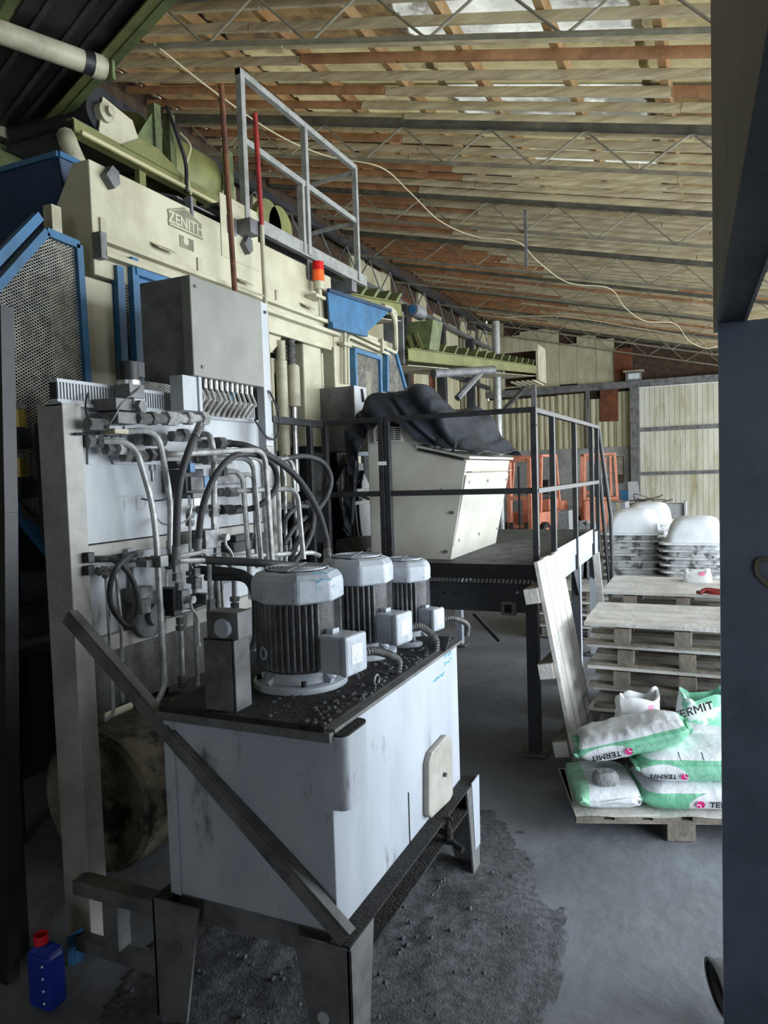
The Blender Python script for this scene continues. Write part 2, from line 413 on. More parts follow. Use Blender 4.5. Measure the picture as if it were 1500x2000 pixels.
# ---- ceiling: sheets on timber beams, battens below
ceil_root = tag(thing('ceiling', None, None, (0, 0, 5.9)), kind='structure')
del_keys = [k for k in ('label', 'category') if k in ceil_root]
sheet = MB(); n = 20
prof = []
for k in range(n+1):
    y = -0.53 + 1.06*k/n
    prof.append((y, 0.016*(1 if (k % 4) in (1, 2) else -1)))
for x in (-1.3, 1.3):
    for y, z in prof: sheet.v.append(Vector((x, y, z)))
for k in range(n): sheet.f.append((k, k+1, n+1+k+1, n+1+k))
sheet_me = sheet.mesh('roof_sheet')
dx = 2.5*math.cos(SLA)
for j in range(35):
    y = YB+0.5+j*1.0
    for i in range(6):
        x = XL+1.2+i*dx
        r = random.random()
        m = M_SHEET
        if x < -3.2: m = M_SHEETO if r < 0.75 else M_SHEET
        elif r < 0.18: m = M_SHEETO
        if -3.4 < x < 0.2 and 5.5 < y < 9.5 and r < 0.45: m = M_SHEETC
        elif r > 0.94: m = M_SHEETC
        if y > 10.6 and r < 0.82: m = M_SHEETO
        if y > 10.6 and r < 0.4: m = M_SHEETB
        if y < 4.6: m = M_SHEETB  # unseen near sheets made opaque to keep roof light off the tank
        if 2.4 < y < 9.6 and x > 1.4: m = M_SKYL  # unseen clear sheets added as skylights to brighten pallets and floor
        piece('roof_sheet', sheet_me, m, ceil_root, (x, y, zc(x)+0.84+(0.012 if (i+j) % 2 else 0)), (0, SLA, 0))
# timber beams along the hall, above the battens
for i in range(15):
    x = XL+0.35+i*1.02
    for seg_ in range(4):
        y0 = YB+seg_*8.75
        piece('roof_beam', UNIT, M_BEAMW, ceil_root, (x, y0+4.37, zc(x)+0.735), (0, SLA, 0), (0.085, 8.72, 0.135))
# battens across the hall, under the beams, in lengths butted end to end
row = 0; y = 1.2
spare = MB()
while y < YF-0.2:
    cuts = [XL, XL+3.4+random.uniform(-0.9, 0.9), XL+8.0+random.uniform(-1.0, 1.2), XR]
    for a, b in zip(cuts[:-1], cuts[1:]):
        xm = (a+b)/2; L = (b-a)/math.cos(SLA)-0.012
        w = random.uniform(0.088, 0.104); dy = random.uniform(-0.025, 0.025)
        mm = M_WOOD2 if (xm < -4.5 and random.random() < 0.5) or random.random() < 0.05 else M_WOOD
        piece('batten', UNIT, mm, ceil_root, (xm, y+dy, zc(xm)+0.615-random.uniform(0, 0.015)), (0, SLA, 0), (L, random.uniform(0.042, 0.055), w))
    y += random.uniform(0.35, 0.43); row += 1
y = YB+0.2
while y < 1.0:
    spare.beam((XL, y, zc(XL)+0.62), (XR, y, zc(XR)+0.62), 0.05, 0.08); y += 0.3
o = part('batten_rest', spare, M_WOOD, ceil_root, kind='stuff')

# ---- lattice trusses across the hall
ORD = ['nearest', 'second', 'third', 'fourth', 'fifth', 'sixth', 'seventh', 'eighth']
def web_path(x0, x1, y, lo, hi, period):
    pts = []; x = x0; k = 0
    while x <= x1+1e-6:
        pts.append(Vector((x, y, zc(x)+(lo if k % 2 else hi)))); x += period/2; k += 1
    return pts
ty = [6.4, 9.5, 12.6, 15.75, 18.7, 21.7, 24.7, 27.3]
for i, yy in enumerate(ty + [3.2, 0.0, -3.2]):
    if i < 8: lab = f'steel lattice roof truss spanning the hall, {ORD[i]} one seen from the camera end'
    else: lab = ['steel roof truss just above the front of the machine, out of sight', 'steel roof truss straight above the viewpoint', 'steel roof truss behind the viewpoint'][i-8]
    if i >= 8: continue
    t = thing('roof_truss', lab, 'roof truss', (0, yy, 5.3), 'roof trusses')
    tc = MB()
    tc.beam((XL, yy-0.035, zc(XL)+0.54), (XR, yy-0.035, zc(XR)+0.54), 0.06, 0.09)
    tc.beam((XL, yy+0.035, zc(XL)+0.54), (XR, yy+0.035, zc(XR)+0.54), 0.06, 0.09)
    part('top_chord', tc, M_CHORD, t)
    part('bottom_chord', MB().angle((XL, yy, zc(XL)), (XR, yy, zc(XR)), 0.05, 0.05, 0.008), M_TRUSS, t)
    part('web_rod', MB().tube(fillet(web_path(XL+0.1+0.31*(i % 3), XR-0.1, yy+0.012, 0.02, 0.50, 1.22), 0.07, 4), 0.014, 6), M_TRUSS, t, smooth=True)
hang = px(1028, 425, Y=12.6)
single('hanger_bar', MB().beam((hang.x, 12.52, hang.z+0.1), (hang.x, 12.52, hang.z-0.85), 0.05, 0.04), M_FRAME, 'short upright steel bar hanging from the third roof truss', 'bar')

# ---- far gable wall
wf = struct('wall_far', MB().box(XL, -2.62, 27.62, 28.0, 0, 2.72), M_CEM)
cl = MB(); n = 40
def ribbed(x0, x1, z0, z1, yb, pitch, depth):
    mb = MB(); xs = []; x = x0; k = 0
    while x < x1-1e-6:
        xs += [(x, 0), (x+pitch*0.18, -depth), (x+pitch*0.55, -depth), (x+pitch*0.73, 0)]; x += pitch
    xs.append((x1, 0)); xs = [(min(a, x1), b) for a, b in xs]
    for z in (z0, z1):
        for a, b in xs: mb.v.append(Vector((a, yb+b, z)))
    m = len(xs)
    for k in range(m-1): mb.f.append((k, k+1, m+k+1, m+k))
    return mb
xx = XL
while xx < -2.75:
    w = min(random.uniform(0.85, 1.15), -2.62-xx)
    top = 4.75 + random.uniform(-0.25, 0.2)
    part('cladding_panel', ribbed(xx, xx+w, 2.72, top, 27.72, 0.21, 0.05), M_CLAD, wf)
    xx += w
part('backing_sheet', MB().box(XL, -2.62, 27.86, 27.98, 2.72, 8.0), M_BROWN, wf)
xx = XL
while xx < -3.2:
    w = min(random.uniform(0.5, 0.8), -2.7-xx)
    part('upper_board', MB().box(xx+0.01, xx+w, 27.7, 27.74, 5.0+random.uniform(-0.1, 0.15), zc(xx)+random.uniform(0.0, 0.5)), M_CLAD if random.random() < 0.85 else M_RUSTBD, wf)
    xx += w
part('upper_lattice', MB().box(-2.62, XR, 27.78, 27.9, 5.05, 7.0), M_BROWN, wf)
p0 = px(1172, 752, Y=27.66); p1 = px(1208, 822, Y=27.66)
part('rusted_sheet', MB().box(p0.x, p1.x, 27.60, 27.66, p1.z, p0.z), M_RUSTBD, wf)
p0 = px(1200, 682, Y=27.66); p1 = px(1236, 742, Y=27.66)
part('rusted_sheet', MB().box(p0.x, p1.x, 27.60, 27.66, p1.z, p0.z), M_RUSTBD, wf)
p0 = px(1203, 892, Y=27.6); p1 = px(1219, 943, Y=27.6)
part('boarded_window', MB().box(p0.x, p1.x, 27.56, 27.64, p1.z, p0.z), M_BROWN, wf)
part('plywood_patch', MB().box(p0.x-0.1, p1.x-0.04, 27.5, 27.56, p0.z-0.65, p0.z-0.02), M_PALD, wf)
tag(part('trim_1', MB().box(XL, XR, 27.45, 27.7, 4.80, 5.04), M_FRAME, None), kind='structure')
tag(part('trim_2', MB().box(-2.62, -2.32, 27.42, 27.9, 0, 4.80), M_FRAME, None), kind='structure')
tag(part('trim_3', MB().beam((-4.1, 27.55, 4.80), (-4.1, 27.55, 2.72), 0.12, 0.12), M_FRAME, None), kind='structure')
# the big plank door
dr = tag(thing('door_1', None, None, (0.3, 27.7, 0)), kind='structure')
x = -2.32; k = 0
edges = [-1.50, -0.42, 0.85, 2.0]
while x < 3.2:
    w = 0.172
    if any(x < e < x+w for e in edges): w = [e for e in edges if x < e < x+w][0]-x+0.001
    if w < 0.04: x += w; continue
    part('plank', MB().box(x+0.004, x+w-0.004, 27.70+random.uniform(0, 0.012), 27.74, 0.03, 4.79), M_DOORPL, dr)
    x += w; k += 1
part('rail', MB().box(-2.32, 3.2, 27.63, 27.70, 3.22, 3.36), M_FRAME, dr)
part('rail', MB().box(-2.32, 3.2, 27.63, 27.70, 1.66, 1.78), M_FRAME, dr)
part('backing', MB().box(-2.32, 3.2, 27.76, 27.8, 0.0, 4.8), M_BROWN, dr)
struct('wall_front', MB().box(3.2, XR, 27.7, 27.95, 0, 4.8), M_CLAD)

# ---- left wall: boards, rusted sheets, posts and a lattice girder
wl = struct('wall_left', MB().box(XL-0.25, XL-0.08, YB, YF, 0, 8.12), M_BROWN)
yy = YB
while yy < YF-0.3:
    w = random.uniform(0.45, 1.05)
    r = random.random()
    if r < 0.10: yy += w*0.6; continue
    z0 = random.choice([0.0, 0.0, 2.5]); z1 = 7.25+random.uniform(-0.5, 0.35)
    part('wall_board', MB().box(XL-0.08, XL-0.03+random.uniform(0, 0.03), yy+0.01, min(yy+w, YF-0.3), z0, z1), M_CLAD if r < 0.80 else M_RUSTBD, wl)
    yy += w
for z in (3.2, 5.2):
    part('wall_girt', MB().beam((XL+0.06, YB, z), (XL+0.06, YF-0.3, z), 0.1, 0.14), M_DARKST, wl)
gd = thing('eaves_girder', 'long steel lattice girder along the top of the left wall', 'girder', (XL+0.25, 10, 6.7))
part('top_chord', MB().beam((XL+0.25, YB, 7.35), (XL+0.25, YF-0.6, 7.35), 0.12, 0.12), M_DARKST, gd)
part('bottom_chord', MB().beam((XL+0.25, YB, 6.65), (XL+0.25, YF-0.6, 6.65), 0.12, 0.1), M_FRAME, gd)
pts = []; y = YB; k = 0
while y < YF-0.6: pts.append(Vector((XL+0.25, y, 6.69 if k % 2 else 7.3))); y += 0.62; k += 1
part('web_rod', MB().tube(pts, 0.02, 6), M_FRAME, gd)
for k, yy in enumerate([9.5, 12.6, 15.75, 18.7, 21.7, 24.7]):
    single('wall_post', MB().box(XL+0.12, XL+0.38, yy-0.12, yy+0.12, 0, 6.6), M_DARKST, f'dark steel post against the left wall under the {ORD[k+1]} roof truss', 'post', 'posts of the left wall')

# ---- right wall with its wide gateways, and the wall behind the viewpoint
wr = MB()
for a, b in ((YB, -2.5), (14.9, 17.0), (27.0, YF)): wr.box(XR-0.05, XR+0.2, a, b, 0, 4.25)
wr.box(XR-0.05, XR+0.2, YB, YF, 4.25, 4.6)
struct('wall_right', wr, M_CLAD)
struct('wall_back', MB().box(XL-0.2, 0.9, YB-0.2, YB, 0, 8.2).box(3.5, XR+0.2, YB-0.2, YB, 0, 8.2).box(0.9, 3.5, YB-0.2, YB, 0, 1.2).box(0.9, 3.5, YB-0.2, YB, 3.2, 8.2), M_BROWN)  # wall opening added to go with the fill light
struct('added_light_screen', MB().box(1.20, 1.26, 0.35, 2.45, 0, 3.4), M_COLUMN)  # unseen panel added to shut gateway light off the tank front

# ---- swagged cables under the roof
def cable(pts, r, label):
    return single('cable', MB().tube(smoothpath(pts, 8), r, 6), M_CABLE, label, 'cable', smooth=True)
cable([px(300, 85, Y=6.35), px(420, 180, Y=7.2), px(540, 262, Y=8.2), px(640, 305, Y=9.0), px(742, 326, Y=9.45), px(800, 375, Y=10.5), px(860, 432, Y=11.5), px(930, 462, Y=12.2), px(1010, 472, Y=12.55),
       px(1050, 510, Y=13.6), px(1110, 552, Y=14.8), px(1190, 563, Y=15.7), px(1220, 600, Y=16.5), px(1260, 627, Y=17.5), px(1318, 632, Y=18.65), px(1345, 665, Y=19.5), px(1380, 680, Y=20.2), px(1420, 672, Y=21.0)], 0.010, 'pale cable swagged from truss to truss along the roof')
cable([px(985, 620, Y=20), px(1100, 618, Y=20.5), px(1240, 640, Y=21.2), px(1330, 655, Y=21.6)], 0.012, 'thin pale cable strung under the far roof trusses')

# ---- slate steel column with the beam resting on it, by the viewpoint
yc = 2.3
ca = px(1409, 1000, Y=yc); ct = px(1400, 632, Y=yc)
colm = thing('steel_column', 'wide slate-painted steel column filling the right edge of the view', 'column', (ca.x+0.2, yc+0.1, 0))
zt_ = ct.z
part('shaft', MB().box(ca.x-0.004, ca.x+0.42, yc, yc+0.012, 0.012, zt_), M_COLUMN, colm)
part('shaft_flange', MB().box(ca.x-0.004, ca.x+0.008, yc+0.012, yc+0.16, 0.012, zt_), M_COLUMN, colm)
part('base_plate', MB().box(ca.x-0.06, ca.x+0.5, yc-0.06, yc+0.24, -0.005, 0.012), M_COLUMN, colm)
cb = px(1455, 632, Y=yc)
bm_ = thing('steel_beam', 'dark steel beam running overhead onto the top of the slate column', 'beam', (ca.x+0.05, 1.2, zt_))
def along(xa, xb, za, zb2):
    ends = []
    for yy in (-1.5, yc+0.16):
        o_ = 0.024*(2.3-yy)
        ends.append([V(xa+o_, yy, za), V(xb+o_, yy, za), V(xb+o_, yy, zb2), V(xa+o_, yy, zb2)])
    return MB().loft(ends)
part('web', along(0.014, 0.030, zt_+0.012, zt_+1.0), M_DARKST, bm_)
part('lower_flange', along(0.014, 0.091, zt_, zt_+0.012), M_DARKST, bm_)
part('lit_lip', along(0.087, 0.095, zt_-0.002, zt_+0.03), M_GALV, bm_)  # pale strip stands for light caught along the flange edge
hnd = px(1497, 1112, Y=yc)
part('handle', MB().tube(smoothpath([V(hnd.x, yc-0.002, hnd.z+0.03), V(hnd.x-0.022, yc-0.03, hnd.z+0.026), V(hnd.x-0.022, yc-0.035, hnd.z-0.01), V(hnd.x+0.01, yc-0.03, hnd.z-0.045), V(hnd.x+0.03, yc-0.002, hnd.z-0.05)], 6), 0.007, 8), M_TRUSS, colm, smooth=True)

# ================================================================== hydraulic tank with its motors
def tube_r(pts, rads, seg=10):
    mb = MB(); pts = [V(p) for p in pts]
    d0 = (pts[1]-pts[0]).normalized(); _, s, t = frame_of(d0); rings = []; prev = d0
    for i, p in enumerate(pts):
        if i == 0: d = d0
        elif i == len(pts)-1: d = (pts[i]-pts[i-1]).normalized()
        else: d = ((pts[i]-pts[i-1]).normalized()+(pts[i+1]-pts[i]).normalized()).normalized()
        q = prev.rotation_difference(d); s = q @ s; t = q @ t; prev = d; r = rads[i]
        rings.append([p + s*r*math.cos(2*math.pi*k/seg) + t*r*math.sin(2*math.pi*k/seg) for k in range(seg)])
    return mb.loft(rings)
def resample(pts, step):
    out = [pts[0]]; acc = 0
    for a, b in zip(pts[:-1], pts[1:]):
        L = (b-a).length; pos = step-acc
        while pos <= L and L > 1e-9:
            out.append(a+(b-a)*(pos/L)); pos += step
        acc = (acc+L) % step
    return out
def conduit(pts, r, parent, name='conduit'):
    p = resample(smoothpath(pts, 24), 0.006)
    return part(name, tube_r(p, [r*(1.0 if k % 2 else 0.78) for k in range(len(p))], 10), M_FIT, parent, smooth=True)

TX0, TX1, TY0, TY1, TZ0, TZ1 = -1.85, -1.16, 2.08, 3.40, 0.455, 1.15
tk = thing('hydraulic_tank', 'light grey steel oil tank on splayed legs carrying three electric motors', 'tank', (-1.5, 2.74, 0))
part('body', MB().box(TX0, TX1, TY0, TY1, TZ0, TZ1), M_TANK, tk, bevel=0.006)
part('lid', MB().box(TX0-0.02, TX1-0.012, TY0-0.02, TY1+0.02, TZ1, TZ1+0.022), M_GRIME, tk, bevel=0.003)
part('rim', MB().box(TX1-0.02, TX1+0.018, TY0+0.0, TY1+0.03, TZ1-0.004, TZ1+0.010), M_FRAME, tk, bevel=0.003)
part('rim', MB().box(TX0-0.03, TX1+0.012, TY0-0.028, TY0+0.005, TZ1-0.028, TZ1+0.004), M_FRAME, tk, bevel=0.003)
part('corner_strip', MB().box(TX0-0.012, TX0+0.035, TY0-0.010, TY0+0.001, TZ0, TZ1-0.03), M_TANK, tk, bevel=0.003)
# rounded gauge cover on the near corner
prof = []
x0, x1, y0, y1, rr = TX1-0.002, TX1+0.055, TY0+0.0, TY0+0.185, 0.035
ring = [(x0, y0), (x1-rr, y0)] + [(x1-rr+rr*math.sin(a), y0+rr-rr*math.cos(a)) for a in [i*math.pi/12 for i in range(1, 7)]] + [(x1-rr+rr*math.cos(a), y1-rr+rr*math.sin(a)) for a in [i*math.pi/12 for i in range(0, 7)]] + [(x0, y1)]
part('gauge_cover', MB().loft([[V(a, b, z) for a, b in ring] for z in (0.885, 1.135)]), M_TANK, tk, smooth=True)
part('gauge_cover_cap', MB().loft([[V(a, b, z) for a, b in ring] for z in (1.1351, 1.142)]), M_GRIME, tk)
# bolted hatch with a cut-off corner
q = [px(826, 1592, X=TX1), px(826, 1490, X=TX1), px(832, 1468, X=TX1), px(862, 1434, X=TX1), px(872, 1440, X=TX1), px(874, 1550, X=TX1), px(868, 1562, X=TX1), px(832, 1596, X=TX1)]
part('hatch', MB().prism([V(TX1, p.y, p.z) for p in q], (0.03, 0, 0)), M_HATCH, tk, bevel=0.008)
hc = sum((V(0, p.y, p.z) for p in q), V(0, 0, 0))/len(q)
part('hatch_bolt', MB().cyl((TX1+0.03, hc.y+0.03, hc.z), (TX1+0.045, hc.y+0.03, hc.z), 0.010, 6), M_FIT, tk)
part('weld_seam', MB().box(TX1, TX1+0.003, 2.72, 2.726, TZ0, TZ0+0.22), M_GRIME, tk)
# base channels
part('base_channel', MB().channel((TX1-0.005, TY0-0.05, 0.405), (TX1-0.005, TY1+0.06, 0.405), 0.075, 0.11, 0.010, flip=1), M_GRIME, tk)
part('base_channel', MB().channel((TX0+0.005, TY0-0.05, 0.405), (TX0+0.005, TY1+0.06, 0.405), 0.06, 0.11, 0.010, flip=-1), M_GRIME, tk)
part('base_channel', MB().beam((TX0, TY0+0.02, 0.405), (TX1, TY0+0.02, 0.405), 0.012, 0.10), M_FRAME, tk)
part('base_channel', MB().beam((TX0, TY1-0.02, 0.405), (TX1, TY1-0.02, 0.405), 0.012, 0.10), M_FRAME, tk)
def leg(xc, yc, sx, sy):
    # two tapered plates meeting at the outer corner
    mb = MB()
    mb.prism([V(xc, yc, 0.455), V(xc-sx*0.215, yc, 0.455), V(xc-sx*0.135, yc, 0.0), V(xc, yc, 0.0)], (0, sy*-0.012, 0))
    mb.prism([V(xc, yc, 0.455), V(xc, yc-sy*0.19, 0.455), V(xc, yc-sy*0.115, 0.0), V(xc, yc, 0.0)], (sx*-0.012, 0, 0))
    return part('leg', mb, M_FRAME, tk, bevel=0.002)
lg = leg(TX1+0.075, TY0-0.06, 1, -1); leg(TX0-0.06, TY0-0.06, -1, -1); leg(TX1+0.075, TY1+0.065, 1, 1); leg(TX0-0.06, TY1+0.065, -1, 1)
part('leg_bolt', MB().cyl((TX1-0.03, TY0-0.058, 0.20), (TX1-0.03, TY0-0.066, 0.20), 0.022, 14), M_TANK, tk)
part('leg_bolt', MB().cyl((TX0+0.05, TY0-0.058, 0.29), (TX0+0.05, TY0-0.066, 0.29), 0.022, 14), M_FRAME, tk)
part('skirt_plate', MB().prism([V(TX1+0.073, TY1+0.06, 0.47), V(TX1+0.073, TY1-0.06, 0.47), V(TX1+0.073, TY1-0.03, 0.12), V(TX1+0.073, TY1+0.05, 0.12)], (0.006, 0, 0)), M_TANK, tk)
# handwriting in cyan marker on the tank side: two short illegible lines
def scribble(parent, org, ex, ey, nrm, length, h, seed):
    rnd = random.Random(seed); pts = []; x = 0
    while x < length:
        pts.append(V(org)+V(ex)*x+V(ey)*rnd.uniform(-h, h)*0.5); x += h*0.33
    return part('handwriting', MB().tube(pts, 0.0016, 4), M_CYANINK, parent)
a = px(868, 1283, X=TX1+0.001); b_ = px(884, 1278, X=TX1+0.001)
scribble(tk, a, (0, 1, 0), (0, 0, 1), None, 0.10, 0.022, 1)
scribble(tk, a+V(0, -0.01, -0.035), (0, 1, 0), (0, 0, 1), None, 0.12, 0.02, 2)
scribble(tk, a+V(0, -0.16, -0.075), (0, 1, 0), (0, 0, 1), None, 0.16, 0.016, 3)
# lifting plate at the back of the lid and a ring
part('lifting_plate', MB().prism([px(785, 1245, Y=3.2), px(848, 1243, Y=3.2), px(850, 1262, Y=3.0)+V(0, 0.2, 0), px(838, 1300, Y=3.0)+V(0, 0.2, 0)], (0, 0.012, 0)), M_MOTDARK, tk)
rg = px(735, 1332, X=TX1-0.05)
pts = [rg+V(0, 0.022*math.cos(t), 0.006+0.022*math.sin(t)) for t in [i*math.pi/8 for i in range(0, 17)]]
part('lifting_ring', MB().tube(pts, 0.006, 8), M_FIT, tk, smooth=True)
# drain cock
dv = px(872, 1622, X=TX1+0.07)
dr_ = MB().tube([V(TX1+0.02, dv.y, dv.z), V(TX1+0.09, dv.y, dv.z-0.02)], 0.014, 8)
dr_.cyl((TX1+0.08, dv.y, dv.z-0.055), (TX1+0.08, dv.y, dv.z+0.02), 0.02, 8)
vp = part('drain_cock', dr_, M_GRIME, tk, smooth=True)
part('spout', MB().cyl((TX1+0.08, dv.y, dv.z-0.04), (TX1+0.155, dv.y-0.03, dv.z-0.06), 0.014, 10), M_GRIME, vp)
part('tap_key', MB().cyl((TX1+0.08, dv.y, dv.z+0.02), (TX1+0.08, dv.y, dv.z+0.06), 0.010, 8).box(TX1+0.06, TX1+0.10, dv.y-0.008, dv.y+0.008, dv.z+0.05, dv.z+0.065), M_GRIME, vp)
# bracket with a valve block standing at the front of the lid
bp0 = px(407, 1405, Y=TY0+0.02); bp1 = px(458, 1250, Y=TY0+0.02)
br = MB().box(bp0.x, bp1.x, TY0+0.01, TY0+0.018, TZ1+0.02, bp1.z).box(bp1.x-0.008, bp1.x, TY0+0.01, TY0+0.11, TZ1+0.02, bp1.z).box(bp0.x, bp1.x, TY0+0.01, TY0+0.11, bp1.z-0.006, bp1.z)
bk = part('bracket', br, M_FRAME, tk, bevel=0.002)
bt = px(465, 1197, Y=TY0+0.02)
part('valve_block', MB().box(bp0.x+0.015, bt.x, TY0+0.015, TY0+0.10, bp1.z+0.001, bt.z), M_FRAME, tk, bevel=0.003)
bc = px(433, 1228, Y=TY0)
part('round_plug', MB().lathe((bc.x, TY0+0.014, bc.z), [(0.036, 0), (0.036, 0.012), (0.030, 0.018)], axis=(0, -1, 0), seg=20), M_TANK, tk, smooth=True)
# crust of dirt along the lid
rnd = random.Random(4); cr = MB()
for k in range(260):
    x = rnd.uniform(TX0+0.1, TX1-0.02); y = rnd.uniform(TY0, TY1)
    if rnd.random() < 0.6: x = TX1-0.02-abs(rnd.gauss(0, 0.07))
    s = rnd.uniform(0.003, 0.011)
    cr.lathe((x, y, TZ1+0.021), [(s*1.3, 0), (s*0.9, s*0.7), (s*0.2, s)], seg=5, rot=rnd.random()*6)
part('dirt_crust', cr, M_DIRT, tk, kind='stuff')

def motor(cx, cy, r, ztop, zcov, label, n_fin, box_ang, conduit_end, mark=False):
    zb = TZ1+0.022
    t = thing('electric_motor', label, 'motor', (cx, cy, zb), 'pump motors on the oil tank')
    part('flange', MB().lathe((cx, cy, zb), [(r*1.08, 0), (r*1.08, 0.022), (r*1.02, 0.026), (r*0.86, 0.028), (r*0.80, 0.075)], seg=32), M_MOTOR, t, smooth=True)
    for k in range(4):
        a = k*math.pi/2+0.6
        part('flange_bolt', MB().cyl((cx+r*0.95*math.cos(a), cy+r*0.95*math.sin(a), zb+0.022), (cx+r*0.95*math.cos(a), cy+r*0.95*math.sin(a), zb+0.045), 0.011, 6), M_GRIME, t)
        part('flange_rib', MB().beam((cx+r*0.78*math.cos(a+0.7), cy+r*0.78*math.sin(a+0.7), zb+0.05), (cx+r*1.0*math.cos(a+0.7), cy+r*1.0*math.sin(a+0.7), zb+0.03), 0.02, 0.03), M_MOTOR, t)
    part('stator', MB().lathe((cx, cy, zb+0.07), [(r*0.86, 0), (r*0.86, zcov-zb-0.06)], seg=32), M_MOTDARK, t, smooth=True)
    fin = MB().box(0, r*0.14, -0.0035, 0.0035, 0, zcov-zb-0.085).mesh('fin')
    ba = math.radians(box_ang)
    for k in range(n_fin):
        a = 2*math.pi*k/n_fin
        da = (a-ba+math.pi) % (2*math.pi)-math.pi
        if abs(da) < 0.42: continue
        piece('fin', fin, M_FIN, t, (cx+r*0.85*math.cos(a), cy+r*0.85*math.sin(a), zb+0.085), (0, 0, a))
    # eight-sided fan cover with domed shoulder
    h = ztop-zcov
    cov = MB().lathe((cx, cy, zcov), [(r*1.04, 0), (r*1.07, 0.01), (r*1.07, h*0.55), (r*1.04, h*0.74), (r*0.92, h*0.92), (r*0.76, h)], seg=8, rot=0.25)
    cv = part('fan_cover', cov, M_MOTOR, t, smooth=False, bevel=0.014)
    for k in range(1, 7):
        rr = r*(0.72-0.095*k)+r*0.06
        pts = [V(cx+rr*math.cos(i*math.pi/14), cy+rr*math.sin(i*math.pi/14), ztop+0.002) for i in range(28)]
        g = MB(); rings = []
        for p in pts:
            d = V(p.x-cx, p.y-cy, 0).normalized()
            rings.append([p-d*r*0.014, p+d*r*0.014, p+d*r*0.014+V(0, 0, 0.006), p-d*r*0.014+V(0, 0, 0.006)])
        g.loft(rings, cap=False, close=True)
        part('vent_ring', g, M_MOTOR, cv)
    part('vent_opening', MB().cyl((cx, cy, ztop-0.004), (cx, cy, ztop+0.0015), r*0.73, 32), M_DARKHOLE, cv)
    for k in range(4):
        a = k*math.pi/2+0.25
        part('vent_spoke', MB().beam((cx+r*0.05*math.cos(a), cy+r*0.05*math.sin(a), ztop+0.006), (cx+r*0.74*math.cos(a), cy+r*0.74*math.sin(a), ztop+0.006), r*0.06, 0.006), M_MOTOR, cv)
    for k in range(8):
        a = 0.25+k*math.pi/4+0.2
        part('cover_screw', MB().cyl((cx+r*1.0*math.cos(a), cy+r*1.0*math.sin(a), zcov+0.022), (cx+r*1.035*math.cos(a), cy+r*1.035*math.sin(a), zcov+0.022), 0.006, 6), M_FIT, cv)
    # terminal box
    d = V(math.cos(ba), math.sin(ba), 0); s = V(-d.y, d.x, 0); up = V(0, 0, 1)
    zc_ = zb+(zcov-zb)*0.42; bh = r*0.42; bw = r*0.40
    def slab(r0, r1, w, h0, h1):
        c0 = V(cx, cy, zc_)
        return MB().add([c0+d*r0-s*w+up*h0, c0+d*r0+s*w+up*h0, c0+d*r0+s*w+up*h1, c0+d*r0-s*w+up*h1, c0+d*r1-s*w+up*h0, c0+d*r1+s*w+up*h0, c0+d*r1+s*w+up*h1, c0+d*r1-s*w+up*h1], [(0,3,2,1),(4,5,6,7),(0,1,5,4),(1,2,6,5),(2,3,7,6),(3,0,4,7)])
    tb = part('terminal_box', slab(r*0.80, r*1.40, bw, -bh, bh), M_MOTOR, t, bevel=0.010)
    part('box_cover', slab(r*1.405, r*1.60, bw*1.05, -bh*1.05, bh*1.05), M_MOTOR, tb, bevel=0.012)
    part('rating_plate', slab(r*1.601, r*1.606, bw*0.52, -bh*0.45, bh*0.55), M_RATING, tb)
    part('box_top_lug', slab(r*0.85, r*1.05, bw*0.3, bh, bh*1.25), M_MOTOR, tb)
    # eye bolt on the near flank
    ea = math.radians(250)
    e0 = V(cx+r*1.0*math.cos(ea), cy+r*1.0*math.sin(ea), zc_+0.01)
    pts = [e0+V(math.cos(ea), math.sin(ea), 0)*0.004+V(0.018*math.cos(x)*-math.sin(ea), 0.018*math.cos(x)*math.cos(ea), 0.022*math.sin(x)) for x in [i*math.pi/8 for i in range(17)]]
    part('eye_bolt', MB().tube(pts, 0.0055, 8), M_MOTOR, t, smooth=True)
    c0 = V(cx, cy, zc_)+d*r*1.45+s*bw*0.9-up*bh*0.2
    conduit([c0, c0+s*0.06+d*0.03, conduit_end+V(0.0, 0.0, 0.06), conduit_end], 0.0185 if r > 0.13 else 0.0155, t)
    gl = c0+s*0.012
    part('cable_gland', MB().cyl(c0-s*0.01, c0+s*0.03, 0.017, 8), M_FIT, t)
    return t
m1 = motor(-1.52, 2.50, 0.175, px(580, 1110, Y=2.5).z, px(580, 1186, Y=2.33).z, 'nearest and largest grey motor on the tank, cyan handwriting on its cover', 44, -8, V(-1.19, 2.72, 1.175), True)
m2 = motor(-1.50, 3.00, 0.160, px(693, 1086, Y=3.0).z, px(693, 1148, Y=2.84).z, 'middle grey motor of the three standing in a row on the tank', 40, -10, V(-1.17, 3.12, 1.175))
m3 = motor(-1.375, 3.27, 0.122, px(795, 1093, Y=3.26).z, px(800, 1141, Y=3.15).z, 'farthest and smallest grey motor on the tank, next to the platform', 34, -12, V(-1.12, 3.44, 1.18))
# marker writing on the nearest motor's cover
nrm = V(math.cos(-0.535), math.sin(-0.535), 0); ex = V(-nrm.y, nrm.x, 0)
o_ = V(-1.52, 2.50, 0)+nrm*(0.175*1.07*math.cos(math.pi/8)+0.001)
zz = px(640, 1132, Y=2.45).z
scribble(m1, o_+V(0, 0, zz+0.03)-ex*0.03, ex, (0, 0, 1), nrm, 0.085, 0.018, 11)
scribble(m1, o_+V(0, 0, zz+0.002)-ex*0.02, ex, (0, 0, 1), nrm, 0.08, 0.016, 12)
part('handwriting', text_mb('160 bar', 0.028, o_+V(0, 0, zz-0.028)+ex*0.028, ex, (0, 0, 1)), M_CYANINK, m1)

